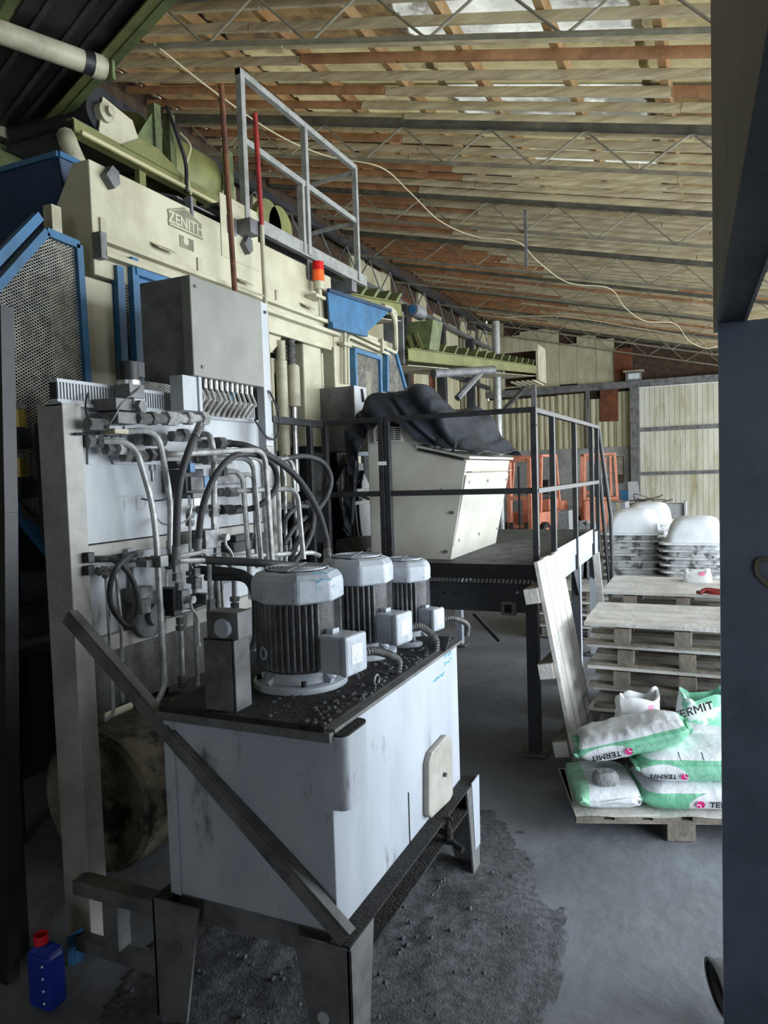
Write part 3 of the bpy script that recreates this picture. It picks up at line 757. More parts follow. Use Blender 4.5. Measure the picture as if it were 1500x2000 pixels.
# ================================================================== hydraulic valve stand (pipes, hoses, blocks)
PX = -2.45
hs = thing('hydraulic_stand', 'grey hydraulic valve stand crowded with steel pipes and black hoses', 'hydraulic stand', (PX, 2.9, 0))
part('column', MB().box(-2.56, -2.415, 2.19, 2.29, 0.0, 2.335), M_STANDCOL, hs, bevel=0.004)
part('column', MB().box(-2.50, -2.40, 3.66, 3.74, 0.0, 2.335), M_STANDCOL, hs, bevel=0.004)
part('panel', MB().box(PX-0.012, PX, 2.29, 3.66, 1.74, 2.325), M_PANEL, hs)
part('panel', MB().box(PX-0.02, PX-0.008, 2.29, 3.66, 1.33, 1.68), M_PANEL, hs)
part('panel', MB().box(PX-0.03, PX-0.018, 2.29, 3.66, 0.98, 1.26), M_LOWPAN, hs)
part('ledge', MB().box(PX-0.02, PX+0.022, 2.29, 3.66, 1.68, 1.735), M_STANDCOL, hs, bevel=0.003)
part('ledge', MB().box(PX-0.03, PX+0.03, 2.29, 3.66, 1.26, 1.33), M_STANDCOL, hs, bevel=0.003)
part('top_flange', MB().box(PX-0.06, PX+0.03, 2.19, 3.74, 2.325, 2.340), M_PANEL, hs)
part('back_plate', MB().box(-2.62, -2.60, 2.29, 3.66, 0.98, 2.3), M_DARKHOLE, hs)
# slotted wiring duct on the top edge
comb = MB().box(PX-0.03, PX+0.012, 2.19, 3.60, 2.341, 2.353).box(PX-0.03, PX+0.014, 2.19, 3.60, 2.422, 2.436)
y = 2.195
while y < 3.60:
    comb.box(PX+0.004, PX+0.012, y, y+0.0085, 2.353, 2.422); y += 0.0165
part('wiring_duct', comb, M_PANEL, hs)
part('duct_back', MB().box(PX-0.03, PX-0.026, 2.19, 3.60, 2.353, 2.422), M_DARKHOLE, hs)
# stain lettering left on the panel
part('stain_mark', text_mb('T D', 0.11, (PX+0.001, 2.60, 1.90), (0, 1, 0), (0, 0, 1), -0.015), M_STAIN, hs)
# stop-plates behind fittings
part('mounting_plate', MB().prism([px(p[0], p[1], X=PX+0.003) for p in [(170, 907), (182, 907), (192, 890), (215, 890), (220, 907), (312, 909), (312, 870), (170, 850)]], (0.008, 0, 0)), M_PANEL, hs)

def hp(p, X): return px(p[0], p[1], X=X)
def pipe(pts, r=0.0135, rad=0.06, nuts=(0, -1), m=None, nr=1.75, name='pipe'):
    w = [px(p[0], p[1], X=p[2]) for p in pts]
    o = part(name, MB().tube(fillet(w, rad, 6), r, 9), m or M_STEEL, hs, smooth=True)
    for k in nuts:
        a = w[k]; b = w[k+1] if k == 0 else w[k-1]
        d = (b-a).normalized()
        part('nut', hexnut(a+d*0.018, d, 0.03, r*nr), M_FIT, o)
        part('nut', hexnut(a+d*0.052, d, 0.022, r*(nr+0.22)), M_FIT, o)
    return o
def hose(pts, r=0.0165, ends=(0, -1), n=8):
    w = [px(p[0], p[1], X=p[2]) for p in pts]
    s_ = smoothpath(w, n)
    o = part('hose', MB().tube(s_, r, 10), M_RUBBER, hs, smooth=True)
    for k in ends:
        a = s_[k]; b = s_[k+3] if k == 0 else s_[k-3]
        d = (b-a).normalized()
        part('ferrule', MB().cyl(a-d*0.005, a+d*0.06, r*1.18, 10), M_FIT, o, smooth=True)
        part('nut', hexnut(a-d*0.018, d, 0.03, r*1.35), M_FIT, o)
    return o
A, B_, C_, D_ = -2.40, -2.33, -2.26, -2.18
pipe([(172, 864, -2.42), (262, 861, -2.30), (298, 985, -2.27), (306, 1060, -2.27), (321, 1345, -2.27), (300, 1382, -2.30)], 0.0145, 0.10, (0,))
pipe([(215, 846, -2.42), (308, 838, -2.31), (325, 930, -2.29), (333, 985, -2.30), (332, 1112, -2.32)], 0.0145, 0.09, (0, -1))
pipe([(384, 848, -2.42), (412, 848, -2.30), (418, 890, -2.29), (418, 1010, -2.29)], 0.0155, 0.08, (0, -1))
pipe([(300, 889, -2.42), (340, 887, -2.32), (517, 878, -2.20), (532, 1105, -2.17)], 0.0155, 0.09, (0,))
pipe([(386, 897, -2.42), (494, 893, -2.28), (511, 1105, -2.24)], 0.0145, 0.09, (0,))
pipe([(420, 922, -2.42), (473, 919, -2.33), (486, 1090, -2.30), (490, 1170, -2.30)], 0.0145, 0.08, (0,))
pipe([(425, 962, -2.42), (470, 959, -2.33), (580, 953, -2.15), (593, 1092, -2.12)], 0.0150, 0.08, (0,))
pipe([(470, 928, -2.40), (495, 926, -2.38), (503, 1110, -2.34)], 0.013, 0.07, ())
pipe([(480, 892, -2.40), (512, 896, -2.36), (524, 1110, -2.32)], 0.013, 0.07, ())
pipe([(520, 880, -2.40), (541, 896, -2.38), (549, 1105, -2.34)], 0.0145, 0.07, ())
pipe([(548, 905, -2.40), (556, 925, -2.40), (559, 1105, -2.36)], 0.011, 0.05, ())
pipe([(556, 890, -2.40), (572, 905, -2.38), (582, 1085, -2.36)], 0.014, 0.07, ())
pipe([(556, 1056, -2.38), (567, 1048, -2.36), (568, 1105, -2.34)], 0.009, 0.04, ())
pipe([(436, 1089, -2.38), (610, 1079, -2.28), (626, 1086, -2.24)], 0.014, 0.06, (0,))
pipe([(268, 1098, -2.36), (440, 1093, -2.20), (457, 1112, -2.18), (459, 1190, -2.18)], 0.0135, 0.06, (0, -1))
pipe([(325, 1091, -2.30), (398, 1078, -2.25), (408, 1092, -2.24), (412, 1195, -2.24)], 0.012, 0.05, (0, -1))
pipe([(185, 1113, -2.42), (207, 1122, -2.38), (216, 1275, -2.36), (222, 1395, -2.36), (206, 1408, -2.40)], 0.008, 0.05, (0,), nr=2.2)
pipe([(195, 1112, -2.42), (226, 1114, -2.38), (237, 1222, -2.34), (240, 1370, -2.36)], 0.008, 0.05, (0,), nr=2.2)
pipe([(421, 1100, -2.30), (427, 1205, -2.30)], 0.0155, 0.05, (0,))
pipe([(431, 1100, -2.34), (437, 1205, -2.34)], 0.010, 0.05, ())
pipe([(352, 1205, -2.32), (357, 1345, -2.33)], 0.0125, 0.05, (0, -1))
pipe([(378, 1110, -2.38), (386, 1338, -2.38)], 0.011, 0.05, (0,))
pipe([(371, 1000, -2.36), (372, 1140, -2.36)], 0.009, 0.05, (0, -1), nr=2.4)
pipe([(327, 1110, -2.40), (325, 1150, -2.40), (312, 1165, -2.42)], 0.008, 0.04, ())
hose([(388, 838, -2.24), (372, 872, -2.22), (356, 922, -2.21), (347, 980, -2.22), (344, 1090, -2.26)], 0.0175)
hose([(458, 998, -2.36), (500, 990, -2.28), (532, 965, -2.22), (541, 935, -2.22), (530, 905, -2.24), (498, 888, -2.24), (458, 890, -2.23), (428, 918, -2.22), (408, 955, -2.22), (393, 1005, -2.25), (386, 1075, -2.28)], 0.0165)
hose([(430, 865, -2.38), (481, 871, -2.26), (537, 897, -2.18), (583, 936, -2.10), (618, 992, -2.02), (636, 1048, -1.96), (640, 1090, -1.90)], 0.0185)
hose([(546, 897, -2.40), (595, 891, -2.34), (630, 903, -2.28), (646, 932, -2.24), (640, 966, -2.24), (618, 1000, -2.28), (585, 1050, -2.30), (566, 1095, -2.30)], 0.0170, (0,))
hose([(596, 980, -2.34), (612, 1000, -2.28), (608, 1040, -2.24), (592, 1075, -2.24), (570, 1105, -2.26)], 0.0165, ())
hose([(552, 1040, -2.36), (560, 1010, -2.32), (582, 990, -2.30), (604, 990, -2.32)], 0.0150, ())
hose([(556, 1062, -2.34), (575, 1030, -2.31), (598, 1010, -2.31)], 0.0150, ())
hose([(186, 1092, -2.41), (223, 1094, -2.34), (249, 1116, -2.30), (267, 1156, -2.29), (268, 1195, -2.30), (252, 1221, -2.32), (233, 1208, -2.34), (216, 1178, -2.34), (216, 1140, -2.32), (229, 1108, -2.30), (251, 1087, -2.33), (270, 1081, -2.40)], 0.0125, (0, -1))
# thin wires
def wire(pts, r=0.0035, m=None, parent=None):
    w = [px(p[0], p[1], X=p[2]) for p in pts]
    return part('wire', MB().tube(smoothpath(w, 8), r, 6), m or M_BLACKM, parent or hs, smooth=True)
wire([(172, 768, -2.42), (167, 790, -2.38), (170, 812, -2.36), (182, 832, -2.36)], 0.004)
wire([(280, 740, -2.34), (268, 762, -2.32), (240, 785, -2.30), (226, 810, -2.30), (212, 830, -2.32), (200, 840, -2.36)], 0.004, M_FIT)
wire([(276, 974, -2.42), (300, 978, -2.36), (325, 974, -2.36), (345, 960, -2.36)], 0.004)
wire([(306, 1012, -2.42), (318, 1023, -2.36), (345, 1025, -2.30), (368, 1012, -2.33), (375, 985, -2.34)], 0.0045, M_ZINC)

# valve blocks and fittings built square to the stand
def blk(u0, v0, u1, v1, X0, X1, m, name='valve_block', bevel=0.003, parent=None):
    a = px(u0, v0, X=X1); b = px(u1, v1, X=X1)
    return part(name, MB().box(X0, X1, min(a.y, b.y), max(a.y, b.y), min(a.z, b.z), max(a.z, b.z)), m, parent or hs, bevel=bevel)
def plugx(u, v, X0, X1, r, m=None, seg=6, name='plug', parent=None):
    c = px(u, v, X=X1)
    return part(name, MB().cyl((X0, c.y, c.z), (X1, c.y, c.z), r, seg), m or M_FIT, parent or hs)
def yfit(u0, v, u1, X, r, m=None, seg=6, name='fitting'):
    a = px(u0, v, X=X); b = px(u1, v, X=X)
    return part(name, MB().cyl((X, a.y, a.z), (X, b.y, a.z), r, seg), m or M_FIT, hs)
cvb = blk(226, 776, 262, 803, -2.44, -2.30, M_FRAME)
blk(230, 803, 268, 829, -2.44, -2.30, M_FRAME)
blk(262, 777, 283, 803, -2.43, -2.29, M_PANEL)
plugx(280, 793, -2.32, -2.262, 0.028, M_FRAME)
blk(262, 764, 272, 780, -2.40, -2.34, M_PANEL)
sc = px(252, 752, X=-2.37)
part('solenoid', MB().lathe((-2.37, sc.y, sc.z), [(0.05, 0), (0.05, 0.015), (0.047, 0.016), (0.047, 0.10), (0.03, 0.105)], seg=20), M_BLACKM, hs, smooth=True)
part('solenoid_band', MB().lathe((-2.37, sc.y, sc.z-0.002), [(0.052, 0), (0.052, 0.02)], seg=20), M_ZINC, hs, smooth=True)
blk(266, 704, 284, 738, -2.39, -2.33, M_BLACKM, 'plug_connector')
part('yoke', MB().beam((-2.37, sc.y, sc.z-0.06), (-2.37, sc.y, sc.z), 0.09, 0.09), M_FRAME, hs)
# run of unions from the valve block towards the right
yfit(268, 817, 292, -2.30, 0.026); yfit(292, 817, 300, -2.30, 0.034); yfit(300, 817, 335, -2.30, 0.024); yfit(322, 817, 342, -2.30, 0.036, M_STEEL); yfit(342, 817, 362, -2.30, 0.024, M_STEEL)
yfit(362, 817, 372, -2.30, 0.034, M_STEEL); yfit(372, 817, 392, -2.30, 0.022, M_STEEL); yfit(390, 817, 402, -2.30, 0.036, M_STEEL)
yfit(170, 828, 206, -2.36, 0.028); yfit(206, 820, 228, -2.36, 0.024)
yfit(168, 862, 182, -2.41, 0.030); yfit(206, 878, 226, -2.37, 0.026); yfit(228, 876, 246, -2.35, 0.030, M_STEEL)
yfit(240, 891, 262, -2.38, 0.026); yfit(262, 891, 290, -2.36, 0.030); yfit(290, 888, 312, -2.34, 0.032)
yfit(266, 856, 284, -2.40, 0.028); yfit(286, 858, 318, -2.37, 0.034); yfit(334, 852, 352, -2.36, 0.028); yfit(352, 850, 362, -2.36, 0.036)
yfit(400, 866, 422, -2.40, 0.028); yfit(424, 865, 436, -2.36, 0.034)
yfit(388, 996, 432, -2.38, 0.022); yfit(432, 996, 450, -2.36, 0.028, M_BLACKM); yfit(450, 995, 468, -2.36, 0.024, M_BLACKM)
yfit(444, 962, 462, -2.36, 0.028); yfit(400, 899, 416, -2.38, 0.026)
blk(190, 828, 250, 842, -2.43, -2.38, M_PANEL, 'terminal_strip')
blk(224, 836, 252, 848, -2.40, -2.31, M_CREAMDIRT, 'tag_plate')
rod = px(145, 848, X=-2.40); rod2 = px(300, 846, X=-2.40)
part('rod', MB().cyl(rod, rod2, 0.006, 8), M_BLACKM, hs)
# small directional valve with blue coils
dvb = blk(362, 916, 400, 962, -2.42, -2.30, M_BLACKM)
blk(373, 931, 399, 957, -2.30, -2.285, M_FRAME, 'cover', parent=None)
blk(371, 904, 382, 923, -2.34, -2.28, M_BLUE, 'coil'); blk(399, 930, 410, 952, -2.36, -2.29, M_BLUE, 'coil')
blk(345, 900, 372, 915, -2.42, -2.36, M_BLACKM); blk(376, 956, 402, 972, -2.42, -2.31, M_FRAME)
for u in (372, 380, 386):
    yc_ = px(u, 975, X=-2.33)
    part('union', MB().cyl((-2.33, yc_.y, yc_.z-0.03), (-2.33, yc_.y, yc_.z+0.02), 0.013, 6), M_ZINC, hs)
c_ = px(298, 928, X=-2.36)
part('test_point', MB().cyl((-2.36, c_.y, c_.z-0.03), (-2.36, c_.y, c_.z+0.02), 0.010, 8).cyl((-2.36, c_.y, c_.z+0.02), (-2.36, c_.y, c_.z+0.05), 0.018, 6), M_ZINC, hs)
# ball valves with lever handles
def ball_valve(u0, v0, u1, v1, X0, X1, hpts):
    b = blk(u0, v0, u1, v1, X0, X1, M_FIT, 'ball_valve')
    c = px(hpts[0][0], hpts[0][1], X=X1+0.02)
    part('spindle', MB().cyl((X1, c.y, c.z), (X1+0.035, c.y, c.z), 0.018, 12), M_STEEL, b, smooth=True)
    w = [px(p[0], p[1], X=X1+0.03+p[2]) for p in hpts]
    part('lever', MB().tube(fillet(w, 0.03, 5), 0.0075, 8), M_STEEL, b, smooth=True)
    return b
ball_valve(401, 1036, 432, 1068, -2.37, -2.27, [(441, 1049, 0), (440, 1064, 0.0), (454, 1080, 0.02), (457, 1112, 0.02)])
bv2 = ball_valve(355, 1154, 372, 1188, -2.36, -2.27, [(374, 1171, 0), (372, 1186, 0.01), (386, 1202, 0.03), (388, 1255, 0.03)])
k_ = px(388, 1259, X=-2.21)
part('lever_knob', MB().lathe(k_-V(0, 0, 0.012), [(0.002, 0), (0.010, 0.004), (0.012, 0.012), (0.010, 0.02), (0.002, 0.024)], seg=12), M_STEEL, hs, smooth=True)
for (u, v0, v1, X, r) in [(418, 1000, 1012, -2.29, 0.028), (418, 1012, 1022, -2.29, 0.022), (420, 1022, 1034, -2.29, 0.028), (424, 1069, 1080, -2.30, 0.026), (424, 1082, 1096, -2.30, 0.03), (344, 1100, 1118, -2.27, 0.024), (346, 1120, 1134, -2.27, 0.03), (350, 1138, 1152, -2.27, 0.026), (382, 1095, 1106, -2.28, 0.022), (383, 1110, 1124, -2.28, 0.03), (384, 1128, 1150, -2.29, 0.034), (458, 1182, 1200, -2.18, 0.026), (412, 1180, 1200, -2.24, 0.022), (333, 1056, 1074, -2.32, 0.026), (371, 998, 1012, -2.36, 0.022), (371, 1016, 1028, -2.36, 0.026)]:
    a = px(u, v0, X=X); b = px(u, v1, X=X)
    part('union', MB().cyl(a, b, r*0.78, 6), M_STEEL if u in (418, 424, 420) else M_FIT, hs)
blk(338, 1150, 356, 1200, -2.40, -2.30, M_BLACKM); blk(372, 1168, 412, 1180, -2.38, -2.30, M_BLACKM)
blk(402, 1160, 412, 1178, -2.30, -2.24, M_FIT); blk(286, 1095, 300, 1106, -2.34, -2.28, M_FIT); blk(313, 1086, 330, 1106, -2.30, -2.24, M_FIT)
# pump casing and manifold low on the panel
c_ = px(305, 1200, X=-2.36)
part('pump_casing', MB().lathe((-2.44, c_.y, c_.z), [(0.11, 0), (0.11, 0.05), (0.085, 0.06), (0.05, 0.062), (0.05, 0.09), (0.02, 0.092)], axis=(1, 0, 0), seg=24), M_FRAME, hs, smooth=True)
blk(268, 1150, 300, 1172, -2.44, -2.36, M_FIT); blk(276, 1172, 296, 1196, -2.40, -2.34, M_FIT)
blk(172, 1080, 186, 1098, -2.43, -2.38, M_BLACKM, 'port_block'); blk(172, 1106, 186, 1122, -2.43, -2.38, M_BLACKM, 'port_block')
blk(460, 1046, 500, 1056, -2.44, -2.38, M_BLACKM); blk(456, 1060, 500, 1072, -2.44, -2.36, M_BLACKM)
blk(250, 1072, 266, 1098, -2.44, -2.40, M_PANEL, 'cap_plate')
blk(260, 1108, 272, 1150, -2.44, -2.42, M_PANEL, 'cover_plate')
blk(436, 1140, 470, 1205, -2.44, -2.40, M_TANK, 'filter_element'); blk(395, 888, 455, 905, -2.44, -2.40, M_FIT, 'manifold'); blk(420, 926, 480, 944, -2.44, -2.41, M_FIT, 'manifold')
# dark pipework between stand and tank
for (pts, r) in [([(372, 1092, -2.30), (520, 1100, -2.0), (640, 1110, -1.9)], 0.02), ([(380, 1112, -2.34), (470, 1118, -2.1), (500, 1140, -1.95)], 0.022), ([(400, 1128, -2.30), (480, 1128, -2.1), (498, 1160, -2.0), (500, 1260, -1.95), (450, 1310, -2.0)], 0.016), ([(455, 1322, -2.0), (490, 1305, -1.9)], 0.02)]:
    part('pipe', MB().tube(fillet([px(*p[:2], X=p[2]) for p in pts], 0.06, 5), r, 9), M_RUBBER, hs, smooth=True)
# lower frame of the stand
part('cross_bar', MB().box(-2.43, -1.90, 2.12, 2.20, 0.30, 0.36), M_FRAME, hs, bevel=0.003)
part('lower_bar', MB().box(-2.43, -1.90, 2.12, 2.18, 0.06, 0.11), M_FRAME, hs, bevel=0.003)
part('post', MB().box(-2.27, -2.19, 2.12, 2.19, 0.11, 0.30), M_FRAME, hs, bevel=0.003)
# big dirty drum lying behind the stand
dc = px(205, 1560, Y=2.75)
single('drum', MB().lathe((dc.x, 2.68, 0.372), [(0.03, 0.03), (0.30, 0.02), (0.335, 0.0), (0.365, 0.02), (0.365, 0.75), (0.33, 0.78)], axis=(0, 1, 0), seg=40), M_DRUM, 'large grimy drum lying on its side in the dark under the valve stand', 'drum', smooth=True)
# diagonal brace
b0 = px(128, 1205, Y=2.11); b1 = px(672, 1838, Y=2.01)
bb = MB().angle(b0, b1, 0.012, 0.052, 0.006, up=(0.5, -1, 0.6))
single('brace', MB().beam(b0, b1, 0.050, 0.008, up=(0, -1, 0)).beam(b0+V(0.02, 0.02, 0.022), b1+V(0.02, 0.02, 0.022), 0.008, 0.04, up=(0, -1, 0)), M_FRAME, 'diagonal steel angle brace from the valve stand column to the tank leg', 'brace')

# ================================================================== electrical cabinet above the stand
CX0, CX1, CY0, CY1, CZ0, CZ1 = -2.62, -2.30, 2.90, 3.585, 2.512, 3.0
cb_ = thing('electrical_cabinet', 'grey steel electrical cabinet fed by a row of cables underneath', 'cabinet', ((CX0+CX1)/2, 3.25, CZ0))
part('body', MB().box(CX0, CX1-0.06, CY0, CY1, CZ0, CZ1), M_FRAME, cb_, bevel=0.004)
part('door', MB().box(CX1-0.058, CX1, CY0-0.005, CY1-0.075, CZ0, CZ1), M_CREAMGREY, cb_, bevel=0.006)
part('side_strip', MB().box(CX1-0.058, CX1-0.006, CY1-0.070, CY1, CZ0-0.33, CZ1-0.005), M_PANEL, cb_, bevel=0.004)
part('support_leg', MB().box(CX1-0.10, CX1-0.02, 2.83, 2.94, 2.341, CZ0), M_PANEL, cb_, bevel=0.003)
part('support_leg', MB().box(CX1-0.06, CX1-0.01, 2.94, 2.965, 2.341, CZ0+0.01), M_PANEL, cb_, bevel=0.003)
for (y, z) in ((CY0+0.03, CZ1-0.05), (CY1-0.035, CZ1-0.06), (CY0+0.06, CZ0+0.05), (CY1-0.03, CZ0-0.02)):
    part('screw', MB().cyl((CX1-0.004, y, z), (CX1+0.006, y, z), 0.009, 8), M_FIT, cb_)
for k in range(11):
    y = 2.985+k*0.045
    part('cable_gland', MB().cyl((CX1-0.04, y, CZ0-0.045), (CX1-0.04, y, CZ0), 0.010, 8), M_ZINC, cb_)
    sw = random.uniform(0.012, 0.022)
    part('cable', MB().tube(smoothpath([V(CX1-0.04, y, CZ0-0.04), V(CX1-0.03, y+sw, CZ0-0.10), V(CX1-0.035, y+sw*0.5, 2.40), V(CX1-0.07, y+0.004-sw, 2.335)], 6), 0.0085, 7), M_WIREG, cb_, smooth=True)
    if k < 10: part('cable', MB().tube(smoothpath([V(CX1-0.07, y+0.02, CZ0), V(CX1-0.055, y+0.03+sw, CZ0-0.09), V(CX1-0.06, y+0.01, 2.41), V(CX1-0.085, y+0.0, 2.335)], 6), 0.008, 7), M_WIREG, cb_, smooth=True)
part('earth_wire', MB().tube(smoothpath([V(CX1+0.004, CY1-0.03, CZ0-0.02), V(CX1+0.02, CY1+0.02, CZ0-0.12), V(CX1+0.02, CY1+0.03, CZ0-0.22), V(CX1+0.02, CY1-0.02, CZ0-0.29), V(CX1, CY1-0.09, CZ0-0.27), V(CX1-0.04, CY1-0.13, CZ0-0.18)], 8), 0.006, 7), M_BLACKM, cb_, smooth=True)

# ================================================================== block press: housing, columns, guards
MX = -3.0
pr = thing('block_press', 'cream block-making press with a long name-plated beam and blue guards', 'machine', (-3.3, 4.4, 0))
hb = MB().loft([[V(-3.27, y, 3.10), V(MX, y, 3.12), V(MX, y, 3.725), V(-3.12, y, 3.725), V(-3.27, y, 3.50)] for y in (2.985, 5.685)])
part('beam_housing', hb, M_CREAM, pr, bevel=0.006)
part('ledge', MB().box(MX, MX+0.05, 3.03, 5.72, 3.295, 3.325), M_CREAM, pr, bevel=0.003)
part('ledge', MB().box(MX, MX+0.06, 3.02, 5.72, 3.215, 3.245), M_CREAM, pr, bevel=0.003)
part('ledge', MB().box(MX, MX+0.03, 4.2, 5.60, 3.08, 3.12), M_CREAM, pr, bevel=0.003)
part('ledge_end', MB().box(MX-0.01, MX+0.055, 2.985, 3.03, 3.20, 3.34), M_FRAME, pr, bevel=0.003)
# nameplate: a gable-topped plate with raised letters
def onbeam(u, v, e=0.0): return px(u, v, X=MX+e)
c4 = [onbeam(328, 408), onbeam(328, 440), onbeam(394, 468), onbeam(394, 440), onbeam(358, 408)]
y0 = (c4[0].y+c4[1].y)/2; y1 = (c4[2].y+c4[3].y)/2; zb0 = min(c4[1].z, c4[2].z); 
zb0 = (c4[1].z+c4[2].z)/2; zt0 = (c4[0].z+c4[3].z)/2
npl = part('nameplate', MB().prism([V(MX, y0, zb0), V(MX, y1, zb0), V(MX, y1, zt0), V(MX, y0+(y1-y0)*0.47, zt0+0.055), V(MX, y0, zt0)], (0.006, 0, 0)), M_NAME, pr)
part('lettering', text_mb('ZENITH', (zt0-zb0)*0.98, (MX+0.008, (y0+y1)/2, (zb0+zt0)/2+0.004), (0, 1, 0), (0, 0, 1), 0.02), M_CREAM, npl)
part('underline', MB().box(MX+0.006, MX+0.008, y0+0.01, y1-0.01, zb0+0.008, zb0+0.016), M_CREAM, npl)
part('gable_line', MB().beam((MX+0.007, y0+0.01, zt0-0.004), (MX+0.007, y0+(y1-y0)*0.47, zt0+0.043), 0.003, 0.006, up=(1, 0, 0)).beam((MX+0.007, y0+(y1-y0)*0.47, zt0+0.043), (MX+0.007, y1-0.01, zt0-0.004), 0.003, 0.006, up=(1, 0, 0)), M_CREAM, npl)
a = onbeam(350, 455); b = onbeam(378, 492)
part('rating_plate', MB().box(MX, MX+0.004, a.y, b.y, b.z, a.z-0.01), M_NAME, pr)
ov = MB().lathe((MX+0.004, (a.y+b.y)/2-0.01, a.z-0.035), [(0.026, 0), (0.026, 0.002)], axis=(1, 0, 0), seg=14)
part('oval_mark', ov, M_CREAM, pr)
# hooks, flaps and slots on the beam
for (u, v) in ((208, 350), (475, 482)):
    c = onbeam(u, v)
    part('lifting_lug', MB().prism([c+V(0, -0.05, 0.0), c+V(0, 0.0, 0.065), c+V(0, 0.045, 0.045), c+V(0, 0.05, -0.02), c+V(0, 0.01, -0.055)], (0.05, 0, 0)), M_FRAME, pr)
for (u, v, w) in ((312, 480, 0.17), (468, 545, 0.16), (595, 595, 0.16)):
    c = onbeam(u, v)
    part('vent_flap', MB().prism([c+V(0, -w/2, 0.0), c+V(0, w/2, 0.0), c+V(0.05, w/2+0.02, -0.035), c+V(0.05, -w/2+0.02, -0.035)], (0, 0, 0.004)), M_CREAMDIRT, pr)
for (u, v) in ((199, 445), (388, 520), (540, 580), (641, 620)):
    c = onbeam(u, v)
    part('bracket', MB().box(MX, MX+0.012, c.y-0.02, c.y+0.02, c.z-0.05, c.z+0.05), M_CREAMDIRT, pr)
a = onbeam(430, 440); b = onbeam(505, 530)
part('cover_panel', MB().box(MX, MX+0.006, a.y, b.y, b.z, b.z+0.42), M_CREAM, pr)
a = onbeam(545, 505); b = onbeam(612, 540)
# columns
part('column', MB().box(-3.25, MX-0.01, 2.90, 3.12, 0.0, 3.10), M_CREAM, pr, bevel=0.008)
part('column', MB().box(-3.20, -3.02, 5.20, 5.50, 2.25, 3.10), M_CREAM, pr, bevel=0.012)
part('shaded_column_foot', MB().box(-3.20, -3.03, 5.20, 5.50, 0.0, 2.25), M_BLACKM, pr)  # lower part of the cream column painted dark, standing in for shade
part('column_strip', MB().box(-3.06, -3.02, 5.50, 5.53, 2.0, 3.05), M_CREAMDIRT, pr)
part('column', MB().box(-3.22, MX, 5.70, 5.93, 2.25, 3.33), M_CREAM, pr, bevel=0.01)
part('shaded_column_foot', MB().box(-3.22, MX-0.01, 5.70, 5.93, 0.0, 2.25), M_BLACKM, pr)  # shade below the junction box put into the dark paint
part('dark_inner_fill', MB().box(-3.75, -3.35, 4.3, 6.1, 0.9, 3.05), M_DARKHOLE, pr)  # dark blocks put in for the shade inside the press
part('bracket_wing', MB().prism([onbeam(525, 645, -0.02), onbeam(552, 650, -0.02), onbeam(545, 672, -0.02), onbeam(528, 690, -0.02)], (-0.02, 0, 0)), M_CREAM, pr)
part('dark_inner_fill', MB().box(-4.6, -4.3, 1.5, 7.4, 0, 3.2), M_DARKHOLE, pr)
part('dark_inner_fill', MB().box(-4.3, -3.4, 6.05, 6.12, 0, 3.1), M_DARKST, pr)
part('dark_inner_fill', MB().box(-4.0, -3.4, 3.2, 5.1, 2.55, 3.05), M_DARKST, pr)
part('mould_table', MB().box(-4.1, -3.1, 3.3, 5.6, 1.15, 1.45), M_DARKST, pr, bevel=0.01)
part('dark_inner_fill', MB().box(-3.3, -3.22, 3.3, 4.3, 1.45, 2.5), M_DARKHOLE, pr)
part('dark_inner_fill', MB().box(-4.2, -3.0, 3.4, 6.0, 0.1, 0.9), M_DARKHOLE, pr)
# lifting cylinders seen through the opening
def rodcyl(u, v0, v1, X, prof):
    a = px(u, v0, X=X); b = px(u, v1, X=X)
    mid = (a.y+b.y)/2; L = a.z-b.z
    return MB().lathe((X, mid, b.z), [(r, t*L) for r, t in prof], seg=16)
part('cylinder', rodcyl(553, 668, 990, -3.02, [(0.048, 0), (0.048, 0.88), (0.04, 0.885), (0.04, 1)]), M_CREAMDIRT, pr, smooth=True)
cyl2 = part('cylinder', rodcyl(572, 714, 795, -3.02, [(0.05, 0), (0.058, 0.02), (0.058, 0.96), (0.05, 0.97), (0.05, 1)]), M_CREAMDIRT, pr, smooth=True)
part('piston_rod', rodcyl(577, 795, 960, -3.02, [(0.026, 0), (0.026, 1)]), M_ZINC, cyl2, smooth=True)
sp = rodcyl(569, 662, 714, -3.02, [(0.032, 0)]+[(0.038 if k % 2 else 0.026, k/14) for k in range(1, 14)]+[(0.03, 1)])
part('spindle', sp, M_FIT, cyl2, smooth=False)
for (u, v0, v1) in ((535, 700, 880), (541, 730, 800)):
    a = px(u, v0, X=-3.05); b = px(u, v1, X=-3.05)
    part('guide_plate', MB().box(-3.1, -3.05, a.y-0.04, a.y+0.03, b.z, a.z), M_CREAMDIRT, pr)
